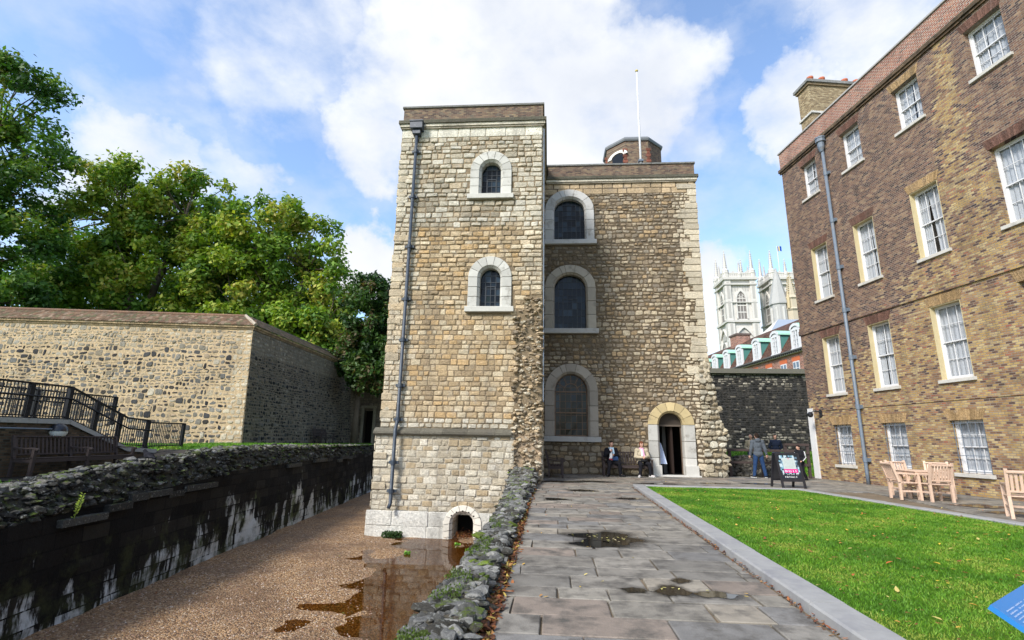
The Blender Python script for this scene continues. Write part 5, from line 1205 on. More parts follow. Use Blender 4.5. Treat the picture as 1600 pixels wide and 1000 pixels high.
# moulded eaves and the tiled slope
b = MB(); q = MB()
for P_, L_, a0 in ((P1, LEN1, 0), (P2, LEN2, 0)):
    for (o_, za, zb, c_) in ((.05, WT, WT + .10, (.34, .24, .15)), (.12, WT + .10, WT + .19, (.42, .30, .18))):
        u = a0 - o_ * 1.0
        while u < L_:
            e = min(u + rng.uniform(.18, .26), L_); 
            vs = [P_(u, za, o_ - BAT * (WT - za)), P_(e - .01, za, o_ - BAT * (WT - za)), P_(e - .01, zb, o_ - BAT * (WT - zb)), P_(u, zb, o_ - BAT * (WT - zb))]
            vs += [P_(u, za, -.3), P_(e - .01, za, -.3), P_(e - .01, zb, -.3), P_(u, zb, -.3)]
            b.add(vs, [(0, 1, 2, 3), (3, 2, 6, 7), (4, 0, 3, 7), (1, 5, 6, 2), (5, 4, 7, 6), (0, 4, 5, 1)], sc(c_, rng.uniform(.7, 1.2))); u = e
b.build('eaves_bricks', 'masonry', big)
# hip-ended slope: each tile is a small slab
TZ0, TZ1, TD = WT + .20, WT + .86, .90
for P_, L_, m_ in ((P1, LEN1, 1), (P2, LEN2, 2)):
    nr = 6
    for r_i in range(nr):
        t0, t1 = r_i / nr, (r_i + 1.25) / nr; u = 0.
        d0, d1 = .17 - t0 * TD, .17 - min(t1, 1.05) * TD; z0_, z1_ = lerp(TZ0, TZ1, t0), lerp(TZ0, TZ1, min(t1, 1.05))
        hip = max(0, -d0); u = hip + (0.09 if r_i % 2 else 0) - .2 * (1 - t0)
        while u < L_:
            w = .165; col = sc([(.15, .09, .055), (.18, .115, .075), (.12, .08, .05), (.22, .16, .11), (.12, .11, .06)][rng.randrange(5)], rng.uniform(.75, 1.2)) if m_ == 1 else sc([(.13, .10, .07), (.17, .12, .08), (.10, .09, .05)][rng.randrange(3)], rng.uniform(.8, 1.2))
            o_ = rng.uniform(0, .012); g = .012
            k = lambda uu, d, z, e: P_(uu, z + e, d - BAT * (WT - z))
            q.add([k(u, d0, z0_, .035 + o_), k(u + w - g, d0, z0_, .035 + o_), k(u + w - g, d1, z1_, .012), k(u, d1, z1_, .012), k(u, d0, z0_, .0), k(u + w - g, d0, z0_, .0)], [(0, 1, 2, 3), (4, 5, 1, 0)], col)
            u += w
q.build('roof_tiles', 'masonry', big)
q = MB()
for P_, L_ in ((P1, LEN1), (P2, LEN2)):
    k = lambda uu, d, z: P_(uu, z, d - BAT * (WT - z))
    q.add([k(-.15, .15, TZ0 - .005), k(L_, .15, TZ0 - .005), k(L_, .17 - TD, TZ1 - .02), k(TD * .85, .17 - TD, TZ1 - .02)], [(0, 1, 2, 3)], (.05, .04, .03))
k1 = lambda uu, d, z: P1(uu, z, d - BAT * (WT - z))
q.tube([k1(-.17, .17, TZ0 + .03), k1(.80, .17 - TD, TZ1 + .05)], [.09, .08], 8, (.42, .36, .28))
a_, e_ = k1(.80, .17 - TD, TZ1 + .02), k1(LEN1, .17 - TD, TZ1 + .02); q.tube([a_, e_], .09, 8, (.20, .12, .08)); k2 = lambda uu, d, z: P2(uu, z, d - BAT * (WT - z)); q.tube([a_, k2(LEN2, .17 - TD, TZ1 + .02)], .09, 8, (.16, .12, .09))
q.build('ridge_tiles', 'masonry', big)
b = MB(); b.add([k1(.8, .17 - TD, WZ), k1(LEN1, .17 - TD, WZ), k1(LEN1, .17 - TD, TZ1), k1(.8, .17 - TD, TZ1)], [(0, 1, 2, 3)], (.3, .25, .18)); b.build('rear_face', 'masonry', big)
# far cross wall with dark doorway
b = MB(); PX = lambda u, z, d: (u, 40.2 - d, z)
fw = empty('far_garden_wall', (0, 0, 0), 0, 'shaded stone wall with a dark doorway between the flint wall and the tower', 'wall')
grid_wall(b, PX, -16.4, -2, .5, 5.6, [(-14.75, -14.0, .9, 3.4)], (.16, .13, .10), .5)
stones(b, PX, -16.4, -5, .5, 5.6, (.18, .3), (.2, .5), rng, lambda u, z: sc((.24, .20, .15), rng.uniform(.6, 1.2)), gap=.03, jit=.02, rnd=.25, skip=lambda u, z, a, c_: -14.95 < u < -13.8 and z < 3.6)
b.build('stonework', 'masonry', fw); b = MB(); b.box(-14.8, -13.95, 40.7, 40.8, .8, 3.5, (.01, .01, .01)); b.build('dark_doorway', 'dark_inside', fw)
b = MB(); b.box(-14.95, -14.75, 40.08, 40.3, .9, 3.6, (.3, .27, .2), bev=.01); b.box(-14.0, -13.8, 40.08, 40.3, .9, 3.6, (.3, .27, .2), bev=.01); b.box(-15., -13.75, 40.07, 40.3, 3.6, 3.8, (.3, .27, .2), bev=.01); b.build('door_frame', 'masonry', fw)

# ================================================================ RAMP WITH RAILINGS (left)
SXR = -13.0
ramp_w = empty('ramp_wall', (0, 0, 0), 0, 'dark brick ramp wall with pale stone coping behind the long bench', 'wall')
prof = [(5, 1.52), (13.1, 1.55), (15.2, .80), (16.4, .72)]
b = MB()
for (ya, za), (yb, zb) in zip(prof[:-1], prof[1:]):
    b.add([(SXR, ya, .1), (SXR, yb, .1), (SXR, yb, zb), (SXR, ya, za), (SXR - 2.6, ya, .1), (SXR - 2.6, yb, .1), (SXR - 2.6, yb, zb), (SXR - 2.6, ya, za)], [(0, 3, 2, 1), (3, 7, 6, 2), (4, 5, 6, 7)])
b.build('brickwork', 'lower_brick', ramp_w)
b = MB()
for (ya, za), (yb, zb) in zip(prof[:-1], prof[1:]):
    n = max(1, int((yb - ya) / .9))
    for k in range(n):
        a, e = k / n, (k + 1) / n; y0, y1, z0, z1 = lerp(ya, yb, a), lerp(ya, yb, e) - .008, lerp(za, zb, a), lerp(za, zb, e)
        vs = [(SXR + .06, y0, z0), (SXR + .06, y1, z1), (SXR + .06, y1, z1 + .12), (SXR + .06, y0, z0 + .12), (SXR - .3, y0, z0), (SXR - .3, y1, z1), (SXR - .3, y1, z1 + .12), (SXR - .3, y0, z0 + .12)]
        b.add(vs, [(0, 3, 2, 1), (3, 7, 6, 2), (4, 5, 6, 7), (0, 4, 7, 3), (1, 2, 6, 5)], sc((.34, .33, .31), rng.uniform(.85, 1.1)))
b.build('coping', 'ashlar', ramp_w)
def railing(x, prof, post_y, label, h=1.08, midrail=None, xe=None):
    t = empty('railing', (0, 0, 0), 0, label, 'railing', 'black railings of the ramp')
    X = lambda y: x if xe is None else lerp(x, xe, (y - prof[0][0]) / (prof[-1][0] - prof[0][0]))
    b = MB()
    for (ya, za), (yb, zb) in zip(prof[:-1], prof[1:]):
        b.bar((X(ya), ya, za + h), (X(yb), yb, zb + h), .055, .045, (.02, .02, .024)); b.bar((X(ya), ya, za + .09), (X(yb), yb, zb + .09), .035, .03, (.02, .02, .024))
        if midrail: b.tube([(X(ya) + .09, ya, za + midrail), (X(yb) + .09, yb, zb + midrail)], .024, 8, (.02, .02, .024))
    b.build('rail', 'black_metal', t)
    ys = np.array([p[0] for p in prof]); zs = np.array([p[1] for p in prof]); Z = lambda y: float(np.interp(y, ys, zs))
    b = MB(); y = prof[0][0] + .06
    while y < prof[-1][0]: b.box(X(y) - .009, X(y) + .009, y - .009, y + .009, Z(y) + .09, Z(y) + h); y += .088
    b.build('balusters', 'black_metal', t)
    for y in post_y:
        b = MB(); w = .052; b.box(X(y) - w, X(y) + w, y - w, y + w, Z(y) - .05, Z(y) + h + .01, bev=.006); b.box(X(y) - w - .02, X(y) + w + .02, y - w - .02, y + w + .02, Z(y) - .03, Z(y) + .06); b.build('post', 'black_metal', t)
    return t
railing(SXR - .12, [(5, 1.62), (13.1, 1.65), (15.2, .90), (16.1, .86)], [7.2, 9.6, 12.0, 13.1, 14.0, 14.9, 16.05], 'black metal railing along the near edge of the ramp coping, above the long bench', midrail=.58, h=.90)
railing(SXR - .12, [(16.2, .84), (18.0, .86)], [17.95], 'short low black railing ending on the grass before the flint wall', h=.85, xe=-13.3)
railing(SXR - 2.05, [(5, 1.62), (16.8, 1.65)], [8.0, 11.4, 14.0, 16.75], 'black metal railing along the far side of the ramp against the flint wall', midrail=.58, h=.90)
# bulkhead lamp and conduit on the ramp wall
lp = empty('bulkhead_lamp', (SXR + .1, 12.75, 1.36), 0, 'round black and white bulkhead lamp on the ramp wall above the bench', 'lamp')
for k, (nm, col) in enumerate((('lamp_hood', (.012, .014, .02)), ('lens', (.62, .62, .58)))):
    b = MB(); n, m = 20, 6; vs = []; r0 = .205 if k == 0 else .198
    for i in range(m + 1):
        ph = math.pi / 2 * i / m
        for q in range(n): t_ = 2 * math.pi * q / n; vs.append((.02 + r0 * math.sin(ph) * math.cos(t_), r0 * math.sin(ph) * math.sin(t_), (1 if k == 0 else -1) * r0 * math.cos(ph)))
    b.add(vs, [(i * n + q, i * n + (q + 1) % n, (i + 1) * n + (q + 1) % n, (i + 1) * n + q) for i in range(m) for q in range(n)], col); b.build(nm, 'poster', lp, smooth=True)
b = MB(); b.tube([(0.02, -.2, .05), (.02, -7.5, .07)], .022, 8); b.build('conduit', 'grey_pipe', lp); lp.scale = (1., 1., 1.)

# ================================================================ BENCHES
def bench(name, label, L_, bays, mat='bench_wood', group=None, cat='bench'):
    """stands along x, sitters face -y; front legs at y=0, rear legs at y=.52"""
    t = empty(name, (0, 0, 0), 0, label, cat, group)
    for k in range(bays + 1):
        x = lerp(.035, L_ - .035, k / bays)
        b = MB(); b.box(x - .035, x + .035, -.035, .035, 0, .62, bev=.006); b.build('leg', mat, t)
        b = MB(); b.bar((x, .50, 0), (x, .50, .44), .07, .06, up=(0, 1, 0)); b.bar((x, .50, .42), (x, .62, .94), .07, .06, up=(0, 1, 0)); b.build('leg', mat, t)
        b = MB(); b.bar((x, .0, .36), (x, .5, .36), .05, .07); b.build('side_rail', mat, t); b = MB()
        pr = [(x, -.06, .635), (x, .1, .655), (x, .3, .640), (x, .55, .665)]
        for p, q in zip(pr[:-1], pr[1:]): b.bar(p, q, .065, .035)
        b.ellipsoid((x, -.06, .62), (.035, .05, .04), 8, 5); b.build('armrest', mat, t)
    b = MB()
    for k in range(5): y = .02 + k * .105; b.box(.0, L_, y - .04, y + .045, .415 - .008 * k, .44 - .008 * k, bev=.004)
    b.box(.04, L_ - .04, -.02, .012, .33, .41); b.build('seat', mat, t)
    b = MB()
    a = lambda z: .50 + .12 * (z - .42) / .52
    b.bar((.03, a(.92), .92), (L_ - .03, a(.92), .92), .07, .035, up=(0, .2, 1)); b.bar((.03, a(.50), .50), (L_ - .03, a(.50), .50), .045, .03, up=(0, .2, 1))
    n = int(L_ / .105)
    for k in range(1, n): x = L_ * k / n; b.bar((x, a(.5), .5), (x, a(.90), .90), .05, .014, up=(0, 1, 0))
    b.build('backrest', mat, t)
    return t
bl = bench('park_bench', 'long three armed dark brown bench behind the moat wall at the left edge', 3.0, 2, group='dark wooden park benches')
bl.location = (-12.15, 11.5, .30); bl.rotation_euler = (0, 0, R(90))
bm_ = bench('park_bench', 'dark wooden bench against the tower on which two women sit', 1.95, 1, group='dark wooden park benches')
bm_.location = (2.15, TY + DY - .80, 0)
place(bm_, (.50, 19.4, 0), R(90), 'dark bench in the shaded corner between the two tower blocks', 'dark wooden park benches')
place(bm_, (-14.7, 32.6, .88), R(90), 'distant dark bench against the shaded side of the flint wall', 'dark wooden park benches')

# ================================================================ TEAK CAFE FURNITURE
def teak_chair(label):
    """faces -y, seat 0.50 wide"""
    t = empty('garden_chair', (0, 0, 0), 0, label, 'chair', 'pale teak garden chairs'); W = .56; m = 'teak'
    for x in (.03, W - .03):
        b = MB(); b.box(x - .03, x + .03, -.03, .03, 0, .64, bev=.004); b.build('leg', m, t)
        b = MB(); b.bar((x, .46, 0), (x, .46, .44), .055, .055, up=(0, 1, 0)); b.bar((x, .46, .42), (x, .60, .95), .055, .05, up=(0, 1, 0)); b.build('leg', m, t)
        b = MB(); b.bar((x, -.07, .65), (x, .52, .66), .06, .028); b.build('armrest', m, t); b = MB(); b.bar((x, .0, .22), (x, .46, .22), .022, .04); b.build('side_rail', m, t)
    b = MB(); b.box(.06, W - .06, -.015, .012, .34, .41)
    for k in range(6): y = .0 + k * .085; b.box(.015, W - .015, y - .035, y + .035, .415, .437, bev=.003)
    b.build('seat', m, t)
    b = MB(); a = lambda z: .46 + .14 * (z - .42) / .53
    b.bar((.03, a(.90), .90), (W - .03, a(.90), .90), .085, .028, up=(0, .25, 1)); b.bar((.03, a(.52), .52), (W - .03, a(.52), .52), .05, .026, up=(0, .25, 1))
    for k in range(6): x = .10 + (W - .2) * k / 5; b.bar((x, a(.53), .53), (x, a(.88), .88), .045, .014, up=(0, 1, 0))
    b.build('backrest', m, t)
    b = MB(); b.box(.06, W - .06, .21, .235, .2, .24); b.build('stretcher', m, t)
    return t
gch = 'pale teak garden chairs'
c1 = teak_chair('teak chair at the near left of the table, its back to the tower')
def chair_at(src, cx_, cy_, rz, label):      # centre of the seat
    o = src if src is not None else c1
    v = Matrix.Rotation(rz, 3, 'Z') @ Vector((.28, .23, 0)); loc = (cx_ - v.x, cy_ - v.y, 0)
    if src is None: o.location = loc; o.rotation_euler = (0, 0, rz); o['label'] = label; return o
    return place(src, loc, rz, label, gch)
chair_at(None, 9.37, 14.72, R(84), 'teak chair nearest the lawn on the left side of the table')
chair_at(c1, 9.85, 14.32, R(178), 'teak chair with its slatted back turned to the camera, near side of the table')
chair_at(c1, 10.72, 15.35, R(-30), 'teak chair between the table and the brick wall')
chair_at(c1, 10.0, 15.62, R(0), 'teak chair on the far side of the table towards the drainpipe')
chair_at(c1, 9.42, 11.3, R(150), 'lone teak chair cut by the right edge of the picture')
tb = empty('garden_table', (10.05, 14.95, 0), R(-4), 'square teak garden table among the chairs under the barred windows', 'table')
b = MB()
for k in range(9): y = -.40 + k * .1; b.box(-.46, .46, y - .046, y + .046, .70, .725, bev=.003)
b.box(-.44, .44, -.43, -.40, .62, .70); b.box(-.44, .44, .40, .43, .62, .70); b.box(-.44, -.41, -.40, .40, .62, .70); b.box(.41, .44, -.40, .40, .62, .70); b.build('tabletop', 'teak', tb)
for x in (-.39, .39):
    for y in (-.38, .38): b = MB(); b.box(x - .035, x + .035, y - .035, y + .035, 0, .698, bev=.004); b.build('leg', 'teak', tb)

# ================================================================ SANDWICH BOARD
def segtext(mb, P, u0, u1, z, h, rg, col, dens=.8):
    """illegible small print: rows of short strokes"""
    u = u0
    while u < u1:
        w = rg.uniform(.2, .7) * h * 2.2
        if rg.random() < dens and u + w < u1:
            n = max(1, int(w / (h * .55)))
            for k in range(n):
                a = u + w * k / n; hh = h * rg.uniform(.6, 1.)
                mb.add([P(a, z, .0), P(a + h * .38, z, .0), P(a + h * .38, z + hh, .0), P(a, z + hh, .0)], [(0, 1, 2, 3)], col)
        u += w + h * .5
sb = empty('sandwich_board', (7.66, 17.6, 0), R(9), 'black framed a-board with a white notice and pink band on the pavement', 'sign')
W, HT, LEAN = .80, 1.08, .17
def PSB(u, z, d): return (u, -.30 + LEAN * 1.5 * z / HT - d * .97, z + d * .2)
for s_, nm in ((1, 'front'), (-1, 'back')):
    b = MB(); K = lambda u, z, d: (u, s_ * PSB(u, z, d)[1], PSB(u, z, d)[2])
    def slab(u0, u1, z0, z1, d0, d1, c_): b.add([K(u0, z0, d0), K(u1, z0, d0), K(u1, z1, d0), K(u0, z1, d0), K(u0, z0, d1), K(u1, z0, d1), K(u1, z1, d1), K(u0, z1, d1)], [(0, 1, 2, 3), (4, 7, 6, 5), (0, 4, 5, 1), (1, 5, 6, 2), (2, 6, 7, 3), (3, 7, 4, 0)], c_)
    for (u0, u1, z0, z1) in ((-W / 2, -W / 2 + .07, 0, HT), (W / 2 - .07, W / 2, 0, HT), (-W / 2 + .07, W / 2 - .07, HT - .07, HT), (-W / 2 + .07, W / 2 - .07, .20, .27)): slab(u0, u1, z0, z1, .0, .035, (.02, .02, .025))
    slab(-W / 2 + .07, W / 2 - .07, .27, HT - .07, .004, .014, (.03, .03, .035))
    b.build('panel', 'poster', sb)
b = MB(); rg = random.Random(4); a0, a1, z0, z1 = -W / 2 + .08, W / 2 - .08, .28, HT - .08
PP = lambda e: (lambda u, z, d: PSB(u, z, .016 + e))
for i in range(13):
    for j in range(14):
        u0, u1 = lerp(a0, a1, i / 13), lerp(a0, a1, (i + 1) / 13); za, zb = lerp(z0, z1, j / 14), lerp(z0, z1, (j + 1) / 14); t = rg.random()
        c_ = (.02, .03, .04) if t < .3 else ((.16, .32, .42) if t < .6 else ((.42, .52, .58) if t < .85 else (.10, .16, .22)))
        if j < 3: c_ = (.015, .02, .03)
        b.add([PP(0)(u0, za, 0), PP(0)(u1, za, 0), PP(0)(u1, zb, 0), PP(0)(u0, zb, 0)], [(0, 1, 2, 3)], c_)
E1 = PP(.003); E2 = PP(.006)
b.add([E1(-.20, .58, 0), E1(.22, .58, 0), E1(.22, .92, 0), E1(-.20, .92, 0)], [(0, 1, 2, 3)], (.42, .47, .46)); b.add([E1(-.20, .465, 0), E1(.25, .465, 0), E1(.25, .578, 0), E1(-.20, .578, 0)], [(0, 1, 2, 3)], (.70, .02, .22))
for k in range(8): segtext(b, E2, -.14, .18, .62 + k * .033, .014, rg, (.25, .3, .3))
b.add([E2(.0, .885, 0), E2(.04, .885, 0), E2(.04, .91, 0), E2(.0, .91, 0)], [(0, 1, 2, 3)], (.6, .08, .2))
segtext(b, E2, -.17, .22, .49, .06, rg, (.75, .75, .78), .95)
segtext(b, E2, -.28, .28, .40, .03, rg, (.6, .6, .6)); segtext(b, E2, -.22, .27, .32, .045, rg, (.75, .75, .75), .95)
b.build('poster', 'poster', sb)

# ================================================================ BLUE INFORMATION PANEL (near right)
ip = empty('information_panel', (1.75, 2.35, 0), 0, 'blue information panel on posts at the lower right edge', 'sign')
ed = Vector((.77, .64, 0)).normalized(); dn = Vector((.52, -.62, -.52)).normalized(); A0 = Vector((-.02, -.03, .75)); nn = ed.cross(dn).normalized()
if nn.z < 0: nn = -nn
PI_ = lambda u, v, d=0.: tuple(A0 + ed * u + dn * v + nn * d)
b = MB(); Lp, Hp = 1.0, .56
b.add([PI_(0, 0), PI_(Lp, 0), PI_(Lp, Hp), PI_(0, Hp), PI_(0, 0, -.02), PI_(Lp, 0, -.02), PI_(Lp, Hp, -.02), PI_(0, Hp, -.02)], [(3, 2, 1, 0), (4, 5, 6, 7), (0, 1, 5, 4), (1, 2, 6, 5), (2, 3, 7, 6), (3, 0, 4, 7)], (.02, .16, .42)); b.build('panel', 'poster', ip)
b = MB(); PV = lambda u, z, d: PI_(u, Hp - z, .003)
b.add([PI_(.0, .17, .002), PI_(.36, .17, .002), PI_(.36, Hp, .002), PI_(0, Hp, .002)], [(3, 2, 1, 0)], (.14, .36, .75))
rg = random.Random(9)
for cx0 in (.035, .17, .31, .46, .61):
    for k in range(9): segtext(b, PV, cx0, cx0 + .115, Hp - .045 - k * .0125, .0055, rg, (.66, .72, .8), .97)
b.add([PI_(.5, .2, .002), PI_(.95, .2, .002), PI_(.95, .5, .002), PI_(.5, .5, .002)], [(3, 2, 1, 0)], (.3, .45, .5))
b.build('panel_print', 'poster', ip)
for u in (.15, .85): b = MB(); p = Vector(PI_(u, .28, -.02)); b.tube([p, (p.x, p.y, .03)], .03, 10); b.build('post', 'grey_pipe', ip)

# ================================================================ TIMBER FENCE AND GATE, RUBBLE BANK
ft = empty('rail_fence', (0, 22.75, 0), 0, 'dark timber post and rail fence behind the man in the grey hoodie', 'fence')
for x in (7.62, 8.95, 10.25): b = MB(); b.box(x - .06, x + .06, -.05, .05, 0, 1.13, bev=.01); b.build('post', 'bench_wood', ft)
for z, h_ in ((1.08, .10), (.58, .09)): b = MB(); b.box(7.5, 10.3, -.09, -.052, z - h_ / 2, z + h_ / 2, bev=.006); b.build('rail', 'bench_wood', ft)
gt = empty('timber_gate', (0, 22.95, 0), 0, 'tall dark open timber gate frame beside the white corner board', 'gate')
for x in (10.02, 10.92): b = MB(); b.box(x - .05, x + .05, -.05, .05, 0, 1.38, bev=.01); b.build('post', 'bench_wood', gt)
for z, h_ in ((1.34, .10), (1.0, .10), (.5, .09)): b = MB(); b.box(9.97, 10.97, -.09, -.052, z - h_ / 2, z + h_ / 2, bev=.006); b.build('rail', 'bench_wood', gt)
b = MB(); b.bar((10.07, -.04, 1.0), (10.87, -.04, .5), .03, .07, up=(0, 1, 0)); b.build('brace', 'bench_wood', gt)
b = MB(); rg = random.Random(8)
for _ in range(620):
    t = rg.random(); x = rg.uniform(7.3, 10.45); y = 23.1 + t * .9; z = .02 + t * .78
    s = rg.uniform(.07, .17); rock(b, (x, y, z), (s * 1.4, s, s * .7), rg, sc([(.06, .058, .052), (.10, .095, .085), (.035, .034, .03), (.13, .12, .10)][rg.randrange(4)], rg.uniform(.7, 1.2)))
b.add([(7.2, 23.1, -.02), (10.6, 23.1, -.02), (10.6, 24.0, .78), (7.2, 24.0, .78)], [(0, 1, 2, 3)], (.04, .04, .03)); b.add([(7.2, 24.0, .78), (10.6, 24.0, .78), (10.6, 25.2, .05), (7.2, 25.2, .05)], [(0, 1, 2, 3)], (.06, .08, .03))
b.add([(10.6, 23.1, -.02), (10.6, 25.2, .02), (10.6, 24.0, .78)], [(0, 1, 2)], (.04, .04, .03))
tag(b.build('rubble_bank', 'rubble_rock', None), 'low dark rubble bank just behind the timber rail fence', 'rubble')
# black garden wall at the back
gw = empty('garden_wall', (0, 42, 0), 0, 'high soot blackened stone garden wall behind the standing men', 'wall')
b = MB(); PG = lambda u, z, d: (u, -d, z); b.add([PG(5, .2, 0), PG(34, .2, 0), PG(34, 6.85, 0), PG(5, 6.85, 0)], [(0, 1, 2, 3)], (.045, .042, .038))
def colG(u, z):
    pale = max(0, 1 - max(0, (6.9 - z)) / 1.25) * .9 + max(0, 1 - (z - .8) / 2.2) * .5 + .28 * mnoise.noise(Vector((u * .5, z * .7, 2)))
    if rng.random() < pale: return sc((.30, .27, .22), rng.uniform(.5, 1.2))
    return sc((.028, .027, .026), rng.uniform(.5, 1.6)) if rng.random() > .10 else sc((.16, .14, .11), rng.uniform(.6, 1.2))
stones(b, PG, 10, 26, .5, 6.85, (.12, .24), (.2, .5), rng, colG, gap=.03, jit=.02, rnd=.25, amp=.02, vary=.2, hgt=(.01, .05))
b.build('stonework', 'masonry', gw)
b = MB(); b.add([(5, -.35, 6.85), (34, -.35, 6.85), (34, -.18, 7.25), (5, -.18, 7.25), (5, .5, 7.3), (34, .5, 7.3), (5, 0, 6.8), (34, 0, 6.8)], [(0, 1, 2, 3), (3, 2, 5, 4), (6, 7, 1, 0)], (.05, .048, .04)); b.build('coping', 'dark_stone', gw)

# ================================================================ TREES
def leaf_cloud(centres, radii, n, size, cols, seed, shell=.55, squash=.8):
    """n small leaf cards spread through many small clumps; returns V,F,C"""
    r_ = np.random.default_rng(seed); centres = np.array(centres); radii = np.array(radii)
    k = r_.choice(len(centres), n, p=radii ** 2 / (radii ** 2).sum())
    d = r_.normal(size=(n, 3)); d /= np.linalg.norm(d, axis=1)[:, None]
    rr = radii[k] * (shell + (1 - shell) * r_.random(n)) * (1 + .25 * r_.normal(size=n)).clip(.3, 1.5)
    p = centres[k] + d * rr[:, None] * np.array([1, 1, squash])
    nrm = d * .6 + r_.normal(size=(n, 3)) * .6 + np.array([0, 0, .5]); nrm /= np.linalg.norm(nrm, axis=1)[:, None]
    t = np.cross(nrm, r_.normal(size=(n, 3))); t /= np.linalg.norm(t, axis=1)[:, None]; b_ = np.cross(nrm, t)
    s = (size * (.6 + .8 * r_.random(n)))[:, None]
    V = np.stack([p - t * s, p + b_ * s * .55 + nrm * s * .15, p + t * s, p - b_ * s * .55 + nrm * s * .15], 1).reshape(-1, 3)
    tone = r_.random(len(centres)); ci = ((tone[k] * .6 + r_.random(n) * .4) * len(cols)).astype(int).clip(0, len(cols) - 1)
    return V, np.arange(4 * n).reshape(-1, 4), np.array(cols)[ci] * r_.uniform(.7, 1.25, (n, 1))
def tree(name, base, th, lobes, n, size, cols, seed, label, group=None, tr=.5, ncl=130, cr=(1.2, 2.2), cat='tree', fill=.72):
    """lobes: (centre, radii) ellipsoids that outline the crown; clumps of leaves fill their outer part, limbs reach them"""
    rg = random.Random(seed); t = empty(name, base, 0, label, cat, group)
    vol = [l[1][0] * l[1][1] + l[1][0] * l[1][2] for l in lobes]; cen = []; rad = []
    for _ in range(ncl):
        l = rg.choices(lobes, vol)[0]; d = Vector((rg.gauss(0, 1), rg.gauss(0, 1), rg.gauss(0, 1))).normalized(); q = fill + (1 - fill) * rg.random() if rg.random() < .8 else rg.random() * fill
        c = (l[0][0] + d.x * l[1][0] * q, l[0][1] + d.y * l[1][1] * q, l[0][2] + d.z * l[1][2] * q)
        cen.append(c); rad.append(rg.uniform(*cr))
    V, F, Cc = leaf_cloud(cen, rad, n, size, cols, seed)
    npmesh('crown', V, F, Cc, 'leaf', t)
    b = MB(); top = Vector(lobes[0][0]); fork = Vector((0, 0, th))
    b.tube([(0, 0, -.3), (.05 * th * .1, 0, th * .4), fork], [tr * 1.25, tr, tr * .85], 10)
    mains = []
    for l in lobes:
        c = Vector(l[0]); m = fork.lerp(c, .5) + Vector((rg.uniform(-.5, .5), rg.uniform(-.5, .5), .8)); e = c + Vector((0, 0, l[1][2] * .35))
        b.tube([fork, m, c, e], [tr * .62, tr * .45, tr * .28, tr * .1], 7); mains.append((fork, m, c))
    for c, r in zip(cen, rad):
        if rg.random() < .65:
            c = Vector(c); best = min((p for q in mains for p in (q[1], q[2])), key=lambda p: (p - c).length); m = best.lerp(c, .5) + Vector((rg.uniform(-.4, .4), rg.uniform(-.4, .4), rg.uniform(-.2, .5)))
            b.tube([best, m, c], [tr * .16, tr * .10, tr * .04], 5)
    b.build('trunk', 'bark', t, smooth=True)
    return t
G_LIME = [(.05, .12, .017), (.085, .175, .021), (.13, .23, .026), (.19, .28, .03), (.28, .32, .042), (.35, .31, .058)]
G_MID = [(.022, .065, .013), (.038, .10, .016), (.06, .14, .018), (.09, .18, .022), (.13, .21, .026), (.2, .22, .035)]
G_DARK = [(.012, .032, .012), (.018, .045, .014), (.026, .06, .016), (.035, .075, .018)]
G_MAG = [(.012, .035, .010), (.02, .055, .012), (.035, .085, .014), (.07, .12, .03), (.10, .075, .03)]
tree('plane_tree', (-46.6, 35, 0), 8, [((0, 0, 26), (6.2, 5, 6.6)), ((1.0, 0, 18.5), (6.2, 5.5, 4.2)), ((-4, -1, 12), (7.5, 5, 3.8)), ((-7, 0, 22), (6, 5, 7)), ((2.5, 0, 11.0), (5.0, 4, 3))], 46000, .20, G_MID, 101, 'tallest leafy green tree at the left edge of the picture', 'trees beyond the flint wall', tr=.6, ncl=230, cr=(.8, 1.6))
tree('plane_tree', (-41, 46, 0), 9, [((-3.5, 0, 23.0), (7.2, 5.5, 6.2)), ((3.5, 0, 23.0), (5.8, 5, 5.2)), ((0, -1, 16), (9.5, 5, 5.)), ((-8.5, 0, 12.5), (5.5, 5, 5.5)), ((7.5, 0, 18), (4.5, 4, 5.))], 58000, .23, G_LIME, 102, 'broad yellowish green tree in the middle of the group beyond the flint wall', 'trees beyond the flint wall', tr=.65, ncl=300, cr=(.8, 1.6))
tree('plane_tree', (-26.5, 45, 0), 7, [((-.8, 0, 20), (4.8, 4.5, 5.2)), ((3.2, 0, 17), (4.2, 4, 5.2)), ((-3.5, 0, 13.), (5, 4.5, 6)), ((3.5, 0, 9.5), (5., 4.5, 5.)), ((6.2, -1, 11.5), (2.6, 3, 3.4))], 46000, .22, G_LIME, 103, 'rounded yellowish green tree to the right of the broad one beyond the flint wall', 'trees beyond the flint wall', tr=.55, ncl=260, cr=(.7, 1.4))
tree('magnolia_tree', (-14.4, 37.5, .9), 3.5, [((.6, 0, 10.3), (2.5, 2.0, 3.0)), ((-.2, 0, 6.8), (2.0, 2, 2.6)), ((1.3, 0, 5.6), (2.0, 2, 2.4)), ((2., 0, 8.4), (2.2, 2, 3.))], 26000, .15, G_MAG, 104, 'dark glossy evergreen tree rising between the flint wall and the tower', tr=.22, ncl=190, cr=(.35, .8))
hd = [(-42, 34, 9.3, 5.4, 'dark green shrubbery tree top just above the wall at the far left'), (-34, 33.5, 9.0, 5.6, 'dark green bush top above the wall under the tall left tree'), (-26.5, 34, 8.3, 4.6, 'dark green bush top above the middle of the tiled wall'), (-20.5, 35, 7.6, 3.4, 'low dark green bush top near the corner of the tiled wall')]
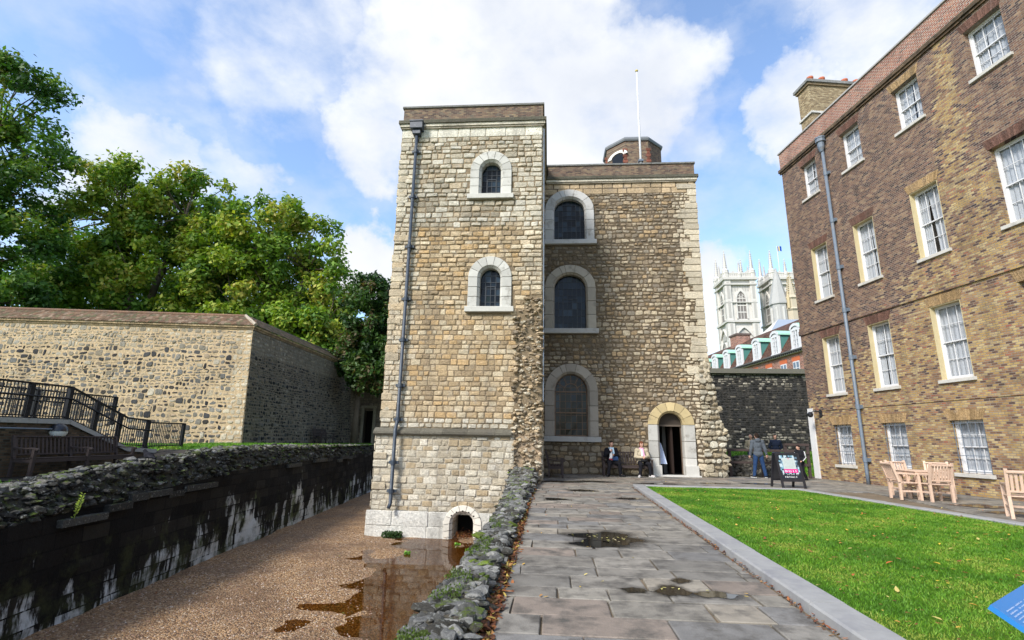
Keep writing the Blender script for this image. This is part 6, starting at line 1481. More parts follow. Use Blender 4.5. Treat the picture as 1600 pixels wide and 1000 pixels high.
for i, (x, y, h, r, lb) in enumerate(hd):
    tree('evergreen_tree', (x, y, .5), 2.5, [((0, 0, h - 3.2), (r, 2.6, 3.0)), ((-r * .5, 0, h - 4.0), (r * .7, 2.4, 2.6)), ((r * .5, 0, h - 3.8), (r * .7, 2.4, 2.6))], 15000, .17, G_DARK, 110 + i, lb, 'dark bushes behind the flint wall', tr=.25, ncl=110, cr=(.5, 1.1))
for i, (x, y, s, lb) in enumerate(((-62, 60, 1.2, 'large tree far off to the left of the group'), (-52, 66, 1.0, 'tree behind the broad yellowish green one'), (-34, 66, .95, 'green tree seen through the gap between the two lime green trees'), (-22, 62, .62, 'small far tree low behind the magnolia'))):
    tree('background_tree', (x, y, 0), 7 * s, [((0, 0, 17 * s), (8 * s, 6 * s, 7 * s)), ((0, 0, 9 * s), (9 * s, 6 * s, 6 * s))], 16000, .36, G_MID, 120 + i, lb, 'trees beyond the flint wall', tr=.6, ncl=120, cr=(1.2, 2.4))

# ================================================================ RED BRICK TERRACE beyond the garden wall
rng = random.Random(55)
TP = (27.11, 60.0); td = Vector((-.10155, .99483)); tang = math.atan2(-td.y, -td.x)
ter = empty('mansard_terrace', (TP[0], TP[1], 0), tang, 'red brick terrace with a steep brown tiled roof and green topped dormers', 'building')
X0, X1, EZ, RZ = -34., 12., 11.45, 15.15
b = MB(); b.box(X0, X1, 0, 9, 0, EZ); b.build('wall', 'red_brick', ter)
b = MB(); b.add([(X0, -.35, EZ), (X1, -.35, EZ), (X1, 2.2, 15.3), (X0, 2.2, 15.3), (X0, 4.5, 16.6), (X1, 4.5, 16.6), (X0, 9, EZ), (X1, 9, EZ)], [(0, 1, 2, 3), (3, 2, 5, 4), (4, 5, 7, 6), (0, 3, 4, 6), (1, 7, 5, 2)]); b.build('roof', 'tile_roof2', ter)
b = MB(); b.box(X0, X1, -.5, 0., EZ - .02, EZ + .13, (.10, .10, .10)); b.box(X0, X1, -.3, 0, EZ - .22, EZ - .02, (.5, .48, .44))
x = X0
while x < X1: b.box(x, x + .16, -.42, 0, EZ - .2, EZ - .03, (.06, .06, .06)); x += .42
b.build('eaves', 'mixed', ter)
for k, x in enumerate((3.0, -1.2, -5.7, -10.3, -14.3, -18.3, -22.5, -27)):
    d = MB(); w, z0, z1 = .76, 11.75, 14.0
    d.box(x - w, x + w, -.02, 1.6, z0, z1 - .1, (.07, .20, .18)); do = d.build('dormer', 'mixed', ter)
    d = MB()
    for i in range(10):
        t0, t1 = math.pi * i / 10, math.pi * (i + 1) / 10; f = lambda t, r_: (x - (w + r_) * math.cos(t), z1 - .12 + (.42 + r_) * math.sin(t))
        (xa, za), (xb, zb) = f(t0, .22), f(t1, .22); d.add([(xa, -.25, za), (xb, -.25, zb), (xb, 1.9, zb), (xa, 1.9, za)], [(0, 1, 2, 3)])
    d.build('dormer_roof', 'copper_green', do)
    d = MB()
    for i in range(10):
        t0, t1 = math.pi * i / 10, math.pi * (i + 1) / 10; (xa, za), (xb, zb) = f(t0, .20), f(t1, .20); (xc, zc), (xd, zd) = f(t0, -.12), f(t1, -.12)
        d.add([(xa, -.27, za), (xb, -.27, zb), (xd, -.27, zd), (xc, -.27, zc), (xa, 0, za), (xb, 0, zb)], [(3, 2, 1, 0), (0, 1, 5, 4)])
        d.add([(xc, -.16, zc), (xd, -.16, zd), (x, -.16, z1 - .12)], [(0, 1, 2)], (.45, .47, .45))
    d.box(x - w - .1, x - w + .22, -.24, .0, z0, z1 - .1); d.box(x + w - .22, x + w + .1, -.24, 0, z0, z1 - .1); d.box(x - w + .22, x + w - .22, -.2, -.05, z1 - .3, z1 - .1); d.box(x - w - .15, x + w + .15, -.33, 0, z0 - .12, z0)
    d.box(x - .07, x + .07, -.2, -.08, z0, z1 - .3)
    for s_ in (-1, 1):
        d.box(x + s_ * .35 - .03, x + s_ * .35 + .03, -.17, -.1, z0, z1 - .3)
        for j in range(1, 4): zz = lerp(z0, z1 - .3, j / 4); d.box(min(x + s_ * .07, x + s_ * .63), max(x + s_ * .07, x + s_ * .63), -.17, -.1, zz - .025, zz + .025)
    wo_ = d.build('dormer_window', 'white_paint', do)
    d = MB(); d.add([(x - .63, -.06, z0), (x + .63, -.06, z0), (x + .63, -.06, z1 - .2), (x - .63, -.06, z1 - .2)], [(0, 1, 2, 3)], (.16, .20, .25)); d.build('pane', 'leaded_glass', wo_)
for x in (4.6, 2.3, -.2, -3.4, -6.8, -10.5, -14.5):
    d = MB(); d.box(x - .6, x + .6, -.05, .02, 8.9, 10.35); d.f = d.f; wo_ = d.build('window', 'white_paint', ter)
    d = MB()
    for s_ in (-1, 1):
        for j in range(2): d.add([(x + s_ * .3 - .22, -.06, 8.98 + j * .66), (x + s_ * .3 + .22, -.06, 8.98 + j * .66), (x + s_ * .3 + .22, -.06, 9.56 + j * .68), (x + s_ * .3 - .22, -.06, 9.56 + j * .68)], [(0, 1, 2, 3)], (.14, .18, .24))
    d.build('pane', 'leaded_glass', wo_)
    d = MB(); d.box(x - .75, x + .75, -.03, 0, 10.36, 10.85, (.50, .13, .055)); d.build('red_arch', 'mixed', ter)
b = MB(); b.box(-17.6, -15.4, 2.2, 4.2, 13, 17.0); cho = b.build('chimney', 'red_brick', ter); b = MB(); b.box(-17.75, -15.25, 2.05, 4.35, 17.0, 17.25, (.12, .09, .08)); b.build('chimney_cap', 'mixed', cho)
for o in kids(ter):
    pass
b = MB(); b.box(24.5, 31.5, 108, 118, 0, 22.2, (.62, .60, .56)); b.box(24.3, 31.7, 107.8, 118.2, 22.2, 22.7, (.7, .68, .64))
pb = b.build('pale_block', 'abbey_stone', None); tag(pb, 'plain pale stone block seen just right of the tower edge below the abbey', 'building')

# ================================================================ ABBEY TOWERS
rng = random.Random(66)
ABC = (.52, .50, .465)
def abbey(name, loc, label):
    t = empty(name, loc, 0, label, 'church tower', 'twin abbey towers'); W = 9.6; D = 9.6      # local box (0..W, 0..D)
    b = MB(); b.box(.5, W - .5, .5, D - .5, 0, 43.2, ABC)
    for (x, y) in ((0, 0), (W, 0), (0, D), (W, D)):      # clasping buttresses, stepped
        sx_, sy_ = (1 if x == 0 else -1), (1 if y == 0 else -1)
        for z0, z1, w in ((0, 22, 2.5), (22, 32, 2.15), (32, 43.2, 1.85)):
            b.box(min(x, x + sx_ * w), max(x, x + sx_ * w), min(y, y + sy_ * w), max(y, y + sy_ * w), z0, z1, sc(ABC, 1.03))
            if z0 >= 22:       # sunk panels on the buttresses
                for f_ in range(2):
                    xc = x + sx_ * w / 2; yc = y + sy_ * w / 2
                    for (za, zb) in ((z0 + .8, (z0 + z1) / 2 - .3), ((z0 + z1) / 2 + .3, z1 - .8)):
                        if f_ == 0 and y == 0: b.box(xc - .38, xc + .38, y - .05, y - .01, za, zb, sc(ABC, .72))
                        if f_ == 1 and x == 0: b.box(x - .05, x - .01, yc - .38, yc + .38, za, zb, sc(ABC, .72))
    b.build('body', 'abbey_stone', t)
    b = MB()
    for z, o_, h in ((21.6, .35, .6), (22.4, .2, .3), (31.6, .35, .5), (36.8, .12, .25), (41.6, .3, .4), (43.0, .45, .6)): b.box(-o_, W + o_, -o_, D + o_, z, z + h, sc(ABC, .92))
    b.build('cornice', 'abbey_stone', t)
    # bell openings on two faces
    for fc in (0, 1):
        PA = (lambda u, z, d: (u, -d - .0 + .5, z)) if fc == 0 else (lambda u, z, d: (.5 - d, W - u, z))
        cx_ = W / 2; hw = 1.35; b = MB()
        # ogee hood + frame
        pts_o = []; pts_i = []
        for k in range(13):
            t_ = k / 12; x = -1 + 2 * t_; zz = 38.2 + 1.9 * (1 - abs(x)) ** .55
            pts_i.append((cx_ + hw * x, zz - .1)); pts_o.append((cx_ + (hw + .45) * x, zz + .55 * (1 - abs(x)) + .25))
        pts_i = [(cx_ - hw, 32.6)] + pts_i + [(cx_ + hw, 32.6)]; pts_o = [(cx_ - hw - .45, 32.6)] + pts_o + [(cx_ + hw + .45, 32.6)]
        for k in range(len(pts_i) - 1):
            p, q, r_, s_ = pts_o[k], pts_o[k + 1], pts_i[k + 1], pts_i[k]
            b.add([PA(*p, .3), PA(*q, .3), PA(*r_, .3), PA(*s_, .3), PA(*s_, -.2), PA(*r_, -.2), PA(*p, .0), PA(*q, .0)], [(0, 1, 2, 3), (3, 2, 5, 4), (0, 6, 7, 1)], sc(ABC, 1.02))
        for x in (-.45, .45): b.add([PA(cx_ + x - .09, 32.6, .12), PA(cx_ + x + .09, 32.6, .12), PA(cx_ + x + .09, 39.3, .12), PA(cx_ + x - .09, 39.3, .12)], [(0, 1, 2, 3)], ABC)
        for z in (34.2, 36., 37.9): b.add([PA(cx_ - hw, z, .13), PA(cx_ + hw, z, .13), PA(cx_ + hw, z + .28, .13), PA(cx_ - hw, z + .28, .13)], [(0, 1, 2, 3)], ABC)
        for sgn in (-1, 1):    # tracery arcs
            for k in range(6):
                a0, a1 = math.pi * k / 6, math.pi * (k + 1) / 6; g = lambda a, r__: (cx_ + sgn * .68 + r__ * math.cos(a), 38.3 + r__ * math.sin(a))
                b.add([PA(*g(a0, .62), .14), PA(*g(a1, .62), .14), PA(*g(a1, .48), .14), PA(*g(a0, .48), .14)], [(0, 1, 2, 3)], ABC)
        fo = b.build('belfry_window', 'abbey_stone', t)
        b = MB(); b.add([PA(*p, .04) for p in pts_i], [tuple(range(len(pts_i)))], (.17, .155, .145)); b.build('louvres', 'mixed', fo)
        # clock stage: round dial in a pedimented panel
        b = MB(); n = 24
        for (r0, r1, d0, c_) in ((1.75, 1.95, .5, ABC), (1.45, 1.6, .42, sc(ABC, .75)), (1.1, 1.22, .42, sc(ABC, .8))):
            for k in range(n):
                a0, a1 = 2 * math.pi * k / n, 2 * math.pi * (k + 1) / n; g = lambda a, r__: (cx_ + r__ * math.cos(a), 25.0 + r__ * math.sin(a))
                b.add([PA(*g(a0, r0), d0), PA(*g(a1, r0), d0), PA(*g(a1, r1), d0), PA(*g(a0, r1), d0), PA(*g(a0, r1), 0), PA(*g(a1, r1), 0)], [(3, 2, 1, 0), (3, 4, 5, 2)], c_)
        b.add([PA(*g(2 * math.pi * k / n, 1.75), .3) for k in range(n)], [tuple(range(n))], sc(ABC, .62))
        for k in range(6): a = math.pi * k / 3 + .3; b.add([PA(cx_ + .25 * math.cos(a), 25 + .25 * math.sin(a), .36), PA(cx_ + 1.1 * math.cos(a - .12), 25 + 1.1 * math.sin(a - .12), .36), PA(cx_ + 1.1 * math.cos(a + .12), 25 + 1.1 * math.sin(a + .12), .36)], [(0, 1, 2)], sc(ABC, .9))
        for (x0, z0, x1, z1) in ((-2.6, 27.8, 0, 30.2), (0, 30.2, 2.6, 27.8)):
            for s_ in range(5):
                u0, u1 = cx_ + lerp(x0, x1, s_ / 5), cx_ + lerp(x0, x1, (s_ + 1) / 5); q = lambda s__: lerp(z0, z1, s__) + .5 * math.sin(math.pi * s__) * (.6)
                b.add([PA(u0, q(s_ / 5), .6), PA(u1, q((s_ + 1) / 5), .6), PA(u1, q((s_ + 1) / 5) + .35, .6), PA(u0, q(s_ / 5) + .35, .6), PA(u0, q(s_ / 5) + .35, 0), PA(u1, q((s_ + 1) / 5) + .35, 0)], [(0, 1, 2, 3), (3, 2, 5, 4)], sc(ABC, 1.05))
        b.add([PA(cx_ - 1.8, 27.3, .2), PA(cx_ + 1.8, 27.3, .2), PA(cx_ + 1.2, 28.5, .2), PA(cx_, 29.5, .2), PA(cx_ - 1.2, 28.5, .2)], [(0, 1, 2, 3, 4)], sc(ABC, .7))
        b.build('clock_dial', 'abbey_stone', t)
        # ornament band under the parapet
        b = MB()
        for k in range(7): u = 2.4 + k * .8; b.add([PA(u - .26, 40.0, .06), PA(u + .26, 40.0, .06), PA(u + .26, 41.2, .06), PA(u, 41.5, .06), PA(u - .26, 41.2, .06)], [(0, 1, 2, 3, 4)], sc(ABC, .75))
        b.build('panelled_band', 'abbey_stone', t)
    # pierced parapet
    b = MB()
    for (ax, ay, bx, by) in ((0, 0, W, 0), (W, 0, W, D), (W, D, 0, D), (0, D, 0, 0)):
        L = 9.6; n = 14
        for k in range(n):
            x0, y0, x1, y1 = lerp(ax, bx, k / n), lerp(ay, by, k / n), lerp(ax, bx, (k + .5) / n), lerp(ay, by, (k + .5) / n); h = 45.0 + (.35 if k % 3 == 1 else 0)
            b.box(min(x0, x1) - .12, max(x0, x1) + .12, min(y0, y1) - .12, max(y0, y1) + .12, 43.55, h, sc(ABC, .95))
        b.box(min(ax, bx) - .2, max(ax, bx) + .2, min(ay, by) - .2, max(ay, by) + .2, 44.6, 44.85, ABC); b.box(min(ax, bx) - .2, max(ax, bx) + .2, min(ay, by) - .2, max(ay, by) + .2, 43.5, 43.9, ABC)
    b.build('parapet', 'abbey_stone', t)
    for (x, y, k) in ((.7, .7, 1.), (W - .7, .7, 1.), (.7, D - .7, 1.), (W - .7, D - .7, 1.), (W / 2, 0.2, .62), (.2, D / 2, .62), (W / 2, D - .2, .62), (W - .2, D / 2, .62)):
        b = MB(); r = 1.0 * k; z = 43.4
        b.lathe([(r * 1.15, 0), (r * 1.15, 1.3 * k), (r * 1.3, 1.5 * k), (r * 1.0, 1.7 * k), (r * 1.05, 2.3 * k), (r * .62, 2.7 * k), (r * .55, 3.1 * k), (r * .12, 7.4 * k), (r * .24, 7.55 * k), (r * .05, 7.9 * k)], (x, y, z), 8, sc(ABC, .96))
        for j in range(7):      # crockets
            zz = z + (3.2 + j * .6) * k; rr_ = r * lerp(.55, .14, j / 7) + .08
            for a in range(4): b.ellipsoid((x + rr_ * math.cos(a * 1.571), y + rr_ * math.sin(a * 1.571), zz), (.11 * k + .04, .11 * k + .04, .13 * k + .04), 5, 3, sc(ABC, .85))
        b.build('pinnacle', 'abbey_stone', t)
    return t
a1 = abbey('abbey_tower', (45.8, 130, 0), 'nearer pale gothic abbey tower with clock dial, left of the twin pair')
a1.scale = (.82, .82, 1.)
a2 = copy_tree(a1); a2.location = (57.8, 130.5, .2); a2['label'] = 'right hand pale gothic abbey tower, partly hidden behind the brown brick house'
b = MB(); b.tube([(61.6, 133.5, 44), (61.6, 133.5, 53.6)], .09, 6, (.6, .6, .6)); fo = b.build('abbey_flagpole', 'mixed', None); tag(fo, 'thin pole with a small blue flag above the right abbey tower', 'flagpole')
b = MB()
for k in range(6): 
    x0, x1 = 61.6 + k * .2, 61.6 + (k + 1) * .2; w = lambda i: .12 * math.sin(i * 1.3); b.add([(x0, 133.5 + w(k), 52.2), (x1, 133.5 + w(k + 1), 52.1), (x1, 133.5 + w(k + 1), 53.5), (x0, 133.5 + w(k), 53.6)], [(0, 1, 2, 3)], (.02, .08, .40) if k != 2 else (.6, .45, .05))
b.build('flag', 'mixed', fo)
# grey stone spire and tawny pinnacle in front of the right tower, and the lead roof
b = MB(); b.lathe([(1.75, 0), (1.75, 30.6), (2.05, 30.8), (2.0, 31.2), (.12, 39.2)], (49.9, 110, 0), 8, (.34, .34, .33)); o = b.build('stone_spire', 'abbey_stone', None); tag(o, 'plain grey conical stone spire in front of the right abbey tower', 'spire')
b = MB()
for k in range(8):
    a = math.pi / 4 * k; b.box(49.9 + 1.72 * math.cos(a) - .18, 49.9 + 1.72 * math.cos(a) + .18, 110 + 1.72 * math.sin(a) - .18, 110 + 1.72 * math.sin(a) + .18, 26, 30, (.5, .49, .46))
b.build('turret_shaft', 'abbey_stone', o)
b = MB(); x, y = 52.1, 109.
b.lathe([(1.3, 0), (1.3, 29.0), (1.65, 29.4), (1.25, 29.8), (1.3, 31.6), (1.6, 31.9), (.95, 32.6), (.85, 33.2), (.13, 37.4), (.3, 37.6), (.06, 38.)], (x, y, 0), 8, (.42, .37, .28))
for j in range(8):
    for a in range(4): rr_ = lerp(.85, .2, j / 8) + .1; b.ellipsoid((x + rr_ * math.cos(a * 1.571 + .7), y + rr_ * math.sin(a * 1.571 + .7), 33.2 + j * .5), (.15, .15, .17), 5, 3, (.42, .34, .2))
for a in range(4): b.lathe([(.35, 0), (.35, 2), (.03, 3.8)], (x + 1.4 * math.cos(a * 1.571 + .7), y + 1.4 * math.sin(a * 1.571 + .7), 29.6), 6, (.45, .37, .23))
o = b.build('tawny_pinnacle', 'abbey_stone', None); tag(o, 'ornate tawny stone pinnacle beside the grey conical spire', 'pinnacle')
b = MB(); b.add([(42, 100, 0), (60, 100, 0), (60, 100, 21.), (42, 100, 21.)], [(0, 1, 2, 3)], (.5, .48, .44)); b.add([(42, 100, 21.), (60, 100, 21.), (60, 106, 26.6), (47.5, 106, 26.6)], [(0, 1, 2, 3)], (.24, .28, .34)); b.add([(42, 100, 21.), (47.5, 106, 26.6), (42, 112, 21.)], [(0, 1, 2)], (.5, .48, .44)); b.add([(42, 100, 0), (42, 100, 21.), (42, 112, 21.), (42, 112, 0)], [(0, 1, 2, 3)], (.5, .48, .44)); b.add([(42, 112, 21.), (47.5, 106, 26.6), (60, 106, 26.6), (60, 112, 21.)], [(0, 1, 2, 3)], (.24, .28, .34))
b.add([(60, 100, 0), (60, 112, 0), (60, 112, 21.), (60, 106, 26.6), (60, 100, 21.)], [(0, 1, 2, 3, 4)], (.5, .48, .44)); b.add([(42, 112, 0), (42, 112, 21.), (60, 112, 21.), (60, 112, 0)], [(0, 1, 2, 3)], (.5, .48, .44))
tag(b.build('church_hall', 'mixed', None), 'blue grey lead roof between the two abbey towers', 'building')

# ================================================================ PEOPLE
def flat_cloth(name, col): return surf(name, col, .95, .16, 22., 140., .5, .006, spec=.1)
for n_, c_ in (('wool_grey', (.075, .088, .105)), ('denim', (.02, .045, .11)), ('black_cloth', (.013, .013, .017)), ('beige_cloth', (.42, .36, .26)), ('navy_cloth', (.014, .02, .04)), ('shoe_dark', (.02, .02, .022)), ('shoe_pale', (.45, .42, .42)),
               ('hair_dark', (.022, .015, .012)), ('hair_brown', (.14, .055, .03)), ('grey_knit', (.33, .33, .34)), ('scarf_blue', (.40, .55, .68)), ('scarf_pink', (.62, .34, .48)), ('white_cloth', (.70, .70, .72)), ('red_cloth', (.42, .03, .05)), ('blue_bag', (.03, .06, .14)), ('rubber_white', (.6, .6, .58))): flat_cloth(n_, c_)
def remesh(name, mb, mat, parent, voxel=.010, it=4):
    o = mb.build(name, mat, parent, smooth=True)
    m = o.modifiers.new('r', 'REMESH'); m.mode = 'VOXEL'; m.voxel_size = voxel; m.use_smooth_shade = True
    s = o.modifiers.new('s', 'SMOOTH'); s.factor = .5; s.iterations = it
    dg = bpy.context.evaluated_depsgraph_get(); me = bpy.data.meshes.new_from_object(o.evaluated_get(dg)); o.modifiers.clear(); old = o.data; o.data = me; bpy.data.meshes.remove(old)
    me.materials.clear(); me.materials.append(MATS[mat]); me.polygons.foreach_set('use_smooth', [True] * len(me.polygons))
    return o
def cap(mb, a, b, r1, r2, n=12):
    a, b = Vector(a), Vector(b); mb.tube([a, a.lerp(b, .33), a.lerp(b, .66), b], [r1, lerp(r1, r2, .3), lerp(r1, r2, .7), r2], n)
    mb.ellipsoid(a, (r1,) * 3, n, 7); mb.ellipsoid(b, (r2,) * 3, n, 7)
def hand(mb, w, e, side, curl=.5, s=1.):
    """w wrist, e elbow : palm, four fingers, thumb leaving the side of the palm"""
    w, e = Vector(w), Vector(e); d = (w - e).normalized(); ref = Vector((0, -1, 0)) if abs(d.y) < .8 else Vector((0, 0, 1))
    sx = d.cross(ref).normalized(); pn = sx.cross(d).normalized()      # across the palm / palm normal
    c = w + d * .045 * s
    mb.ellipsoid(c, (.036 * s, .036 * s, .036 * s), 8, 6); R3 = Matrix((sx, pn, d)).transposed()
    mb.ellipsoid(c + d * .01 * s, (.040 * s, .017 * s, .052 * s), 10, 7, rot=R3)
    for i, (o_, L) in enumerate(((-.029, .072), (-.010, .082), (.010, .076), (.028, .060))):
        a = c + d * .045 * s + sx * o_ * s; k = curl + .08 * i
        b = a + (d * math.cos(k * .6) + pn * math.sin(k * .6)) * L * .5 * s; q = b + (d * math.cos(k * 1.6) + pn * math.sin(k * 1.6)) * L * .5 * s
        mb.tube([a - d * .02 * s, a, b, q], [.0095 * s, .0098 * s, .009 * s, .0078 * s], 7); mb.ellipsoid(q, (.0085 * s,) * 3, 7, 5)
    a = c - sx * side * .030 * s - d * .012 * s; b = a - sx * side * .022 * s + d * .030 * s + pn * .012 * s; q = b + d * .026 * s + pn * .014 * s
    mb.tube([c, a, b, q], [.012 * s, .0125 * s, .0105 * s, .009 * s], 7); mb.ellipsoid(q, (.009 * s,) * 3, 7, 5)
def human(label, loc, rz, J, wear, s=1., hair='hair_dark', hairstyle='short', yaw=0., nod=0., curl=.5, cat='person'):
    t = empty('person', loc, rz, label, cat); t.scale = (s, s, s)
    J = {k: Vector(v) for k, v in J.items()}; H = J['head']; HR = Matrix.Rotation(yaw, 3, 'Z') @ Matrix.Rotation(nod, 3, 'X')
    hp = lambda x, y, z: H + HR @ Vector((x, y, z))
    b = MB()
    def torso(m, g, lower=0.):
        ch, pe, nk = J['chest'], J['pelvis'], J['neck']; ax = (J['sl'] - J['sr']).normalized(); up = (nk - pe).normalized(); fw_ = ax.cross(up); R3 = Matrix((ax, -fw_, up)).transposed()
        m.ellipsoid(pe, (.160 + g, .115 + g, .12 + g), 14, 9, rot=R3); m.ellipsoid(pe.lerp(ch, .5), (.145 + g, .105 + g, .19), 14, 9, rot=R3)
        m.ellipsoid(ch + up * .02, (.172 + g, .115 + g, .17 + g * .5), 14, 9, rot=R3); m.ellipsoid(ch.lerp(nk, .62), (.15 + g, .085 + g, .075 + g * .5), 14, 9, rot=R3)
        cap(m, J['sl'], J['sr'], .062 + g, .062 + g); cap(m, ch.lerp(nk, .6), nk, .075 + g * .4, .058 + g * .3)
    torso(b, -.012); cap(b, J['neck'] - Vector((0, 0, .02)), hp(0, .012, -.06), .056, .052)
    for q in 'lr':
        cap(b, J['s' + q], J['e' + q], .048, .038); cap(b, J['e' + q], J['w' + q], .038, .026); cap(b, J['h' + q], J['k' + q], .080, .052); cap(b, J['k' + q], J['a' + q], .052, .036)
        cap(b, J['a' + q], J['t' + q], .036, .028); hand(b, J['w' + q], J['e' + q], 1 if q == 'l' else -1, curl)
    b.ellipsoid(H, (.076, .094, .105), 16, 12, rot=HR); b.ellipsoid(hp(0, -.022, -.05), (.055, .068, .068), 12, 8, rot=HR); b.ellipsoid(hp(0, -.07, -.092), (.026, .022, .02), 8, 6, rot=HR)
    b.tube([hp(0, -.088, .02), hp(0, -.112, -.026), hp(0, -.092, -.034)], [.009, .016, .012], 8)
    for x in (-1, 1): b.ellipsoid(hp(.079 * x, .006, -.01), (.012, .022, .032), 8, 6, rot=HR); b.ellipsoid(hp(.035 * x, -.083, .022), (.02, .012, .010), 8, 5, rot=HR)
    b.ellipsoid(hp(0, -.088, -.062), (.026, .012, .010), 8, 5, rot=HR)
    body = remesh('body', b, 'skin', t, .0085, 3)
    f = MB()
    for x in (-1, 1): f.ellipsoid(hp(.033 * x, -.0905, .008), (.013, .007, .0075), 8, 5, (.6, .58, .55)); f.ellipsoid(hp(.033 * x, -.0965, .008), (.006, .004, .006), 8, 5, (.03, .02, .015)); f.ellipsoid(hp(.034 * x, -.094, .030), (.018, .006, .0045), 8, 4, (.05, .035, .03))
    f.ellipsoid(hp(0, -.0985, -.060), (.022, .006, .005), 8, 4, (.33, .11, .09)); f.build('face', 'mixed', body)
    if hair:
        h = MB(); h.ellipsoid(hp(0, .016, .030), (.088, .100, .098), 16, 12, rot=HR)
        if hairstyle == 'bob': h.ellipsoid(hp(0, .04, -.03), (.094, .075, .10), 14, 9, rot=HR); h.ellipsoid(hp(.07, -.01, -.02), (.025, .05, .07), 8, 6, rot=HR); h.ellipsoid(hp(-.07, -.01, -.02), (.025, .05, .07), 8, 6, rot=HR)
        if hairstyle == 'back': h.ellipsoid(hp(0, .05, -.02), (.082, .06, .07), 14, 9, rot=HR)
        # carve: keep only what lies above the brow or behind the ears
        ho = remesh('hair', h, hair, t, .010, 2); me = ho.data; bm = bmesh.new(); bm.from_mesh(me); inv = HR.inverted()
        kill = [v for v in bm.verts if (lambda p: p.y < -.035 and p.z < .055 + .02 * math.sin(p.x * 60))(inv @ (v.co - H))]; bmesh.ops.delete(bm, geom=kill, context='VERTS')
        for v in bm.verts: v.co += (v.co - H).normalized() * .006 * mnoise.noise(v.co * 60)
        bm.to_mesh(me); bm.free()
    # clothes
    tm = wear.get('top')
    if tm:
        c = MB(); g = wear.get('tg', .018); torso(c, g)
        pe = J['pelvis']; up = (J['neck'] - pe).normalized(); c.ellipsoid(pe - up * .02, (.165 + g, .125 + g, .13), 14, 9)
        for q in 'lr': cap(c, J['s' + q], J['e' + q], .064 + g * .6, .052 + g * .6); cap(c, J['e' + q], J['w' + q].lerp(J['e' + q], .08), .052 + g * .6, .040 + g * .5); c.ellipsoid(J['s' + q], (.072 + g, .07 + g, .07 + g), 10, 7)
        if wear.get('hood'): c.ellipsoid(J['neck'] + Vector((0, .085, .0)), (.115, .075, .085), 12, 8); c.tube([J['neck'] + Vector((.10, .03, .03)), J['neck'] + Vector((0, .11, .045)), J['neck'] + Vector((-.10, .03, .03))], .035, 8)
        if wear.get('collar'): c.tube([J['neck'] + Vector((.07 * math.cos(a), .065 * math.sin(a), .015)) for a in [k * .7 for k in range(10)]], .022, 7)
        to_ = remesh('jacket', c, tm, t, .012, 3)
        for v in to_.data.vertices: v.co += Vector((mnoise.noise(v.co * 9), mnoise.noise(v.co * 9 + Vector((5, 0, 0))), mnoise.noise(v.co * 14))) * .011
        if wear.get('cuffhem'):
            c = MB(); pe_ = J['pelvis']; c.lathe([(.176 + g, -.13), (.18 + g, -.075)], pe_, 16); 
    c = MB()
    for q in 'lr': cap(c, J['h' + q], J['k' + q], .104, .078); cap(c, J['k' + q], J['a' + q] + (J['k' + q] - J['a' + q]).normalized() * .01, .078, .066)
    c.ellipsoid(J['pelvis'] - Vector((0, 0, .02)), (.165, .13, .125), 14, 9); tr_ = remesh('trousers', c, wear['legs'], t, .012, 3)
    for v in tr_.data.vertices: v.co += Vector((mnoise.noise(v.co * 10), mnoise.noise(v.co * 10 + Vector((5, 0, 0))), 0)) * .010
    for q in 'lr':
        c = MB(); a, e = J['a' + q], J['t' + q]; d = (e - a); d.z = 0; d.normalize(); hl = Vector((a.x, a.y, .0)) - d * .05; tp = Vector((e.x, e.y, 0)) + d * .05
        zb = min(a.z, e.z) - .035
        cap(c, hl + Vector((0, 0, zb + .045)), tp + Vector((0, 0, zb + .038)), .045, .038); cap(c, a, hl + Vector((0, 0, zb + .05)) + d * .04, .046, .045); so = remesh('shoe', c, wear['shoes'], t, .010, 2)
        c = MB(); c.bar(hl - d * .03 + Vector((0, 0, zb + .012)), tp + d * .03 + Vector((0, 0, zb + .012)), .085, .024); c.build('sole', wear.get('sole', 'shoe_dark'), so)
    t['J'] = 0; del t['J']
    return t, J
def standing(spread=.10, lean=0., arms=.10, bend=.0):
    return dict(pelvis=(0, 0, .96), chest=(0, .0, 1.26), neck=(0, .015, 1.49), head=(0, -.02, 1.665), sl=(.185, 0, 1.41), sr=(-.185, 0, 1.41), el=(.185 + arms, .03, 1.13), er=(-.185 - arms, .03, 1.13), wl=(.20 + arms * 1.1, -.04, .89), wr=(-.20 - arms * 1.1, -.04, .89),
                hl=(.09, 0, .92), hr=(-.09, 0, .92), kl=(.09 + spread * .5, -.02, .50), kr=(-.09 - spread * .5, -.02, .50), al=(.09 + spread, .01, .085), ar=(-.09 - spread, .01, .085), tl=(.10 + spread * 1.25, -.13, .055), tr=(-.10 - spread * 1.25, -.13, .055))
def sitting(spread=.08):
    return dict(pelvis=(0, .02, .55), chest=(0, .03, .86), neck=(0, .015, 1.08), head=(0, -.03, 1.245), sl=(.18, .02, 1.0), sr=(-.18, .02, 1.0), el=(.26, -.04, .76), er=(-.26, -.04, .76), wl=(.09, -.26, .74), wr=(-.09, -.26, .74),
                hl=(.09, -.02, .52), hr=(-.09, -.02, .52), kl=(.10 + spread, -.46, .50), kr=(-.10 - spread, -.46, .50), al=(.11 + spread * 1.5, -.42, .085), ar=(-.11 - spread * 1.5, -.42, .085), tl=(.12 + spread * 2.2, -.55, .055), tr=(-.12 - spread * 2.2, -.55, .055))
def extra(name, mb, mat, t, vox=.010, it=2): return remesh(name, mb, mat, t, vox, it)

BY = TY + DY - .80       # bench front legs
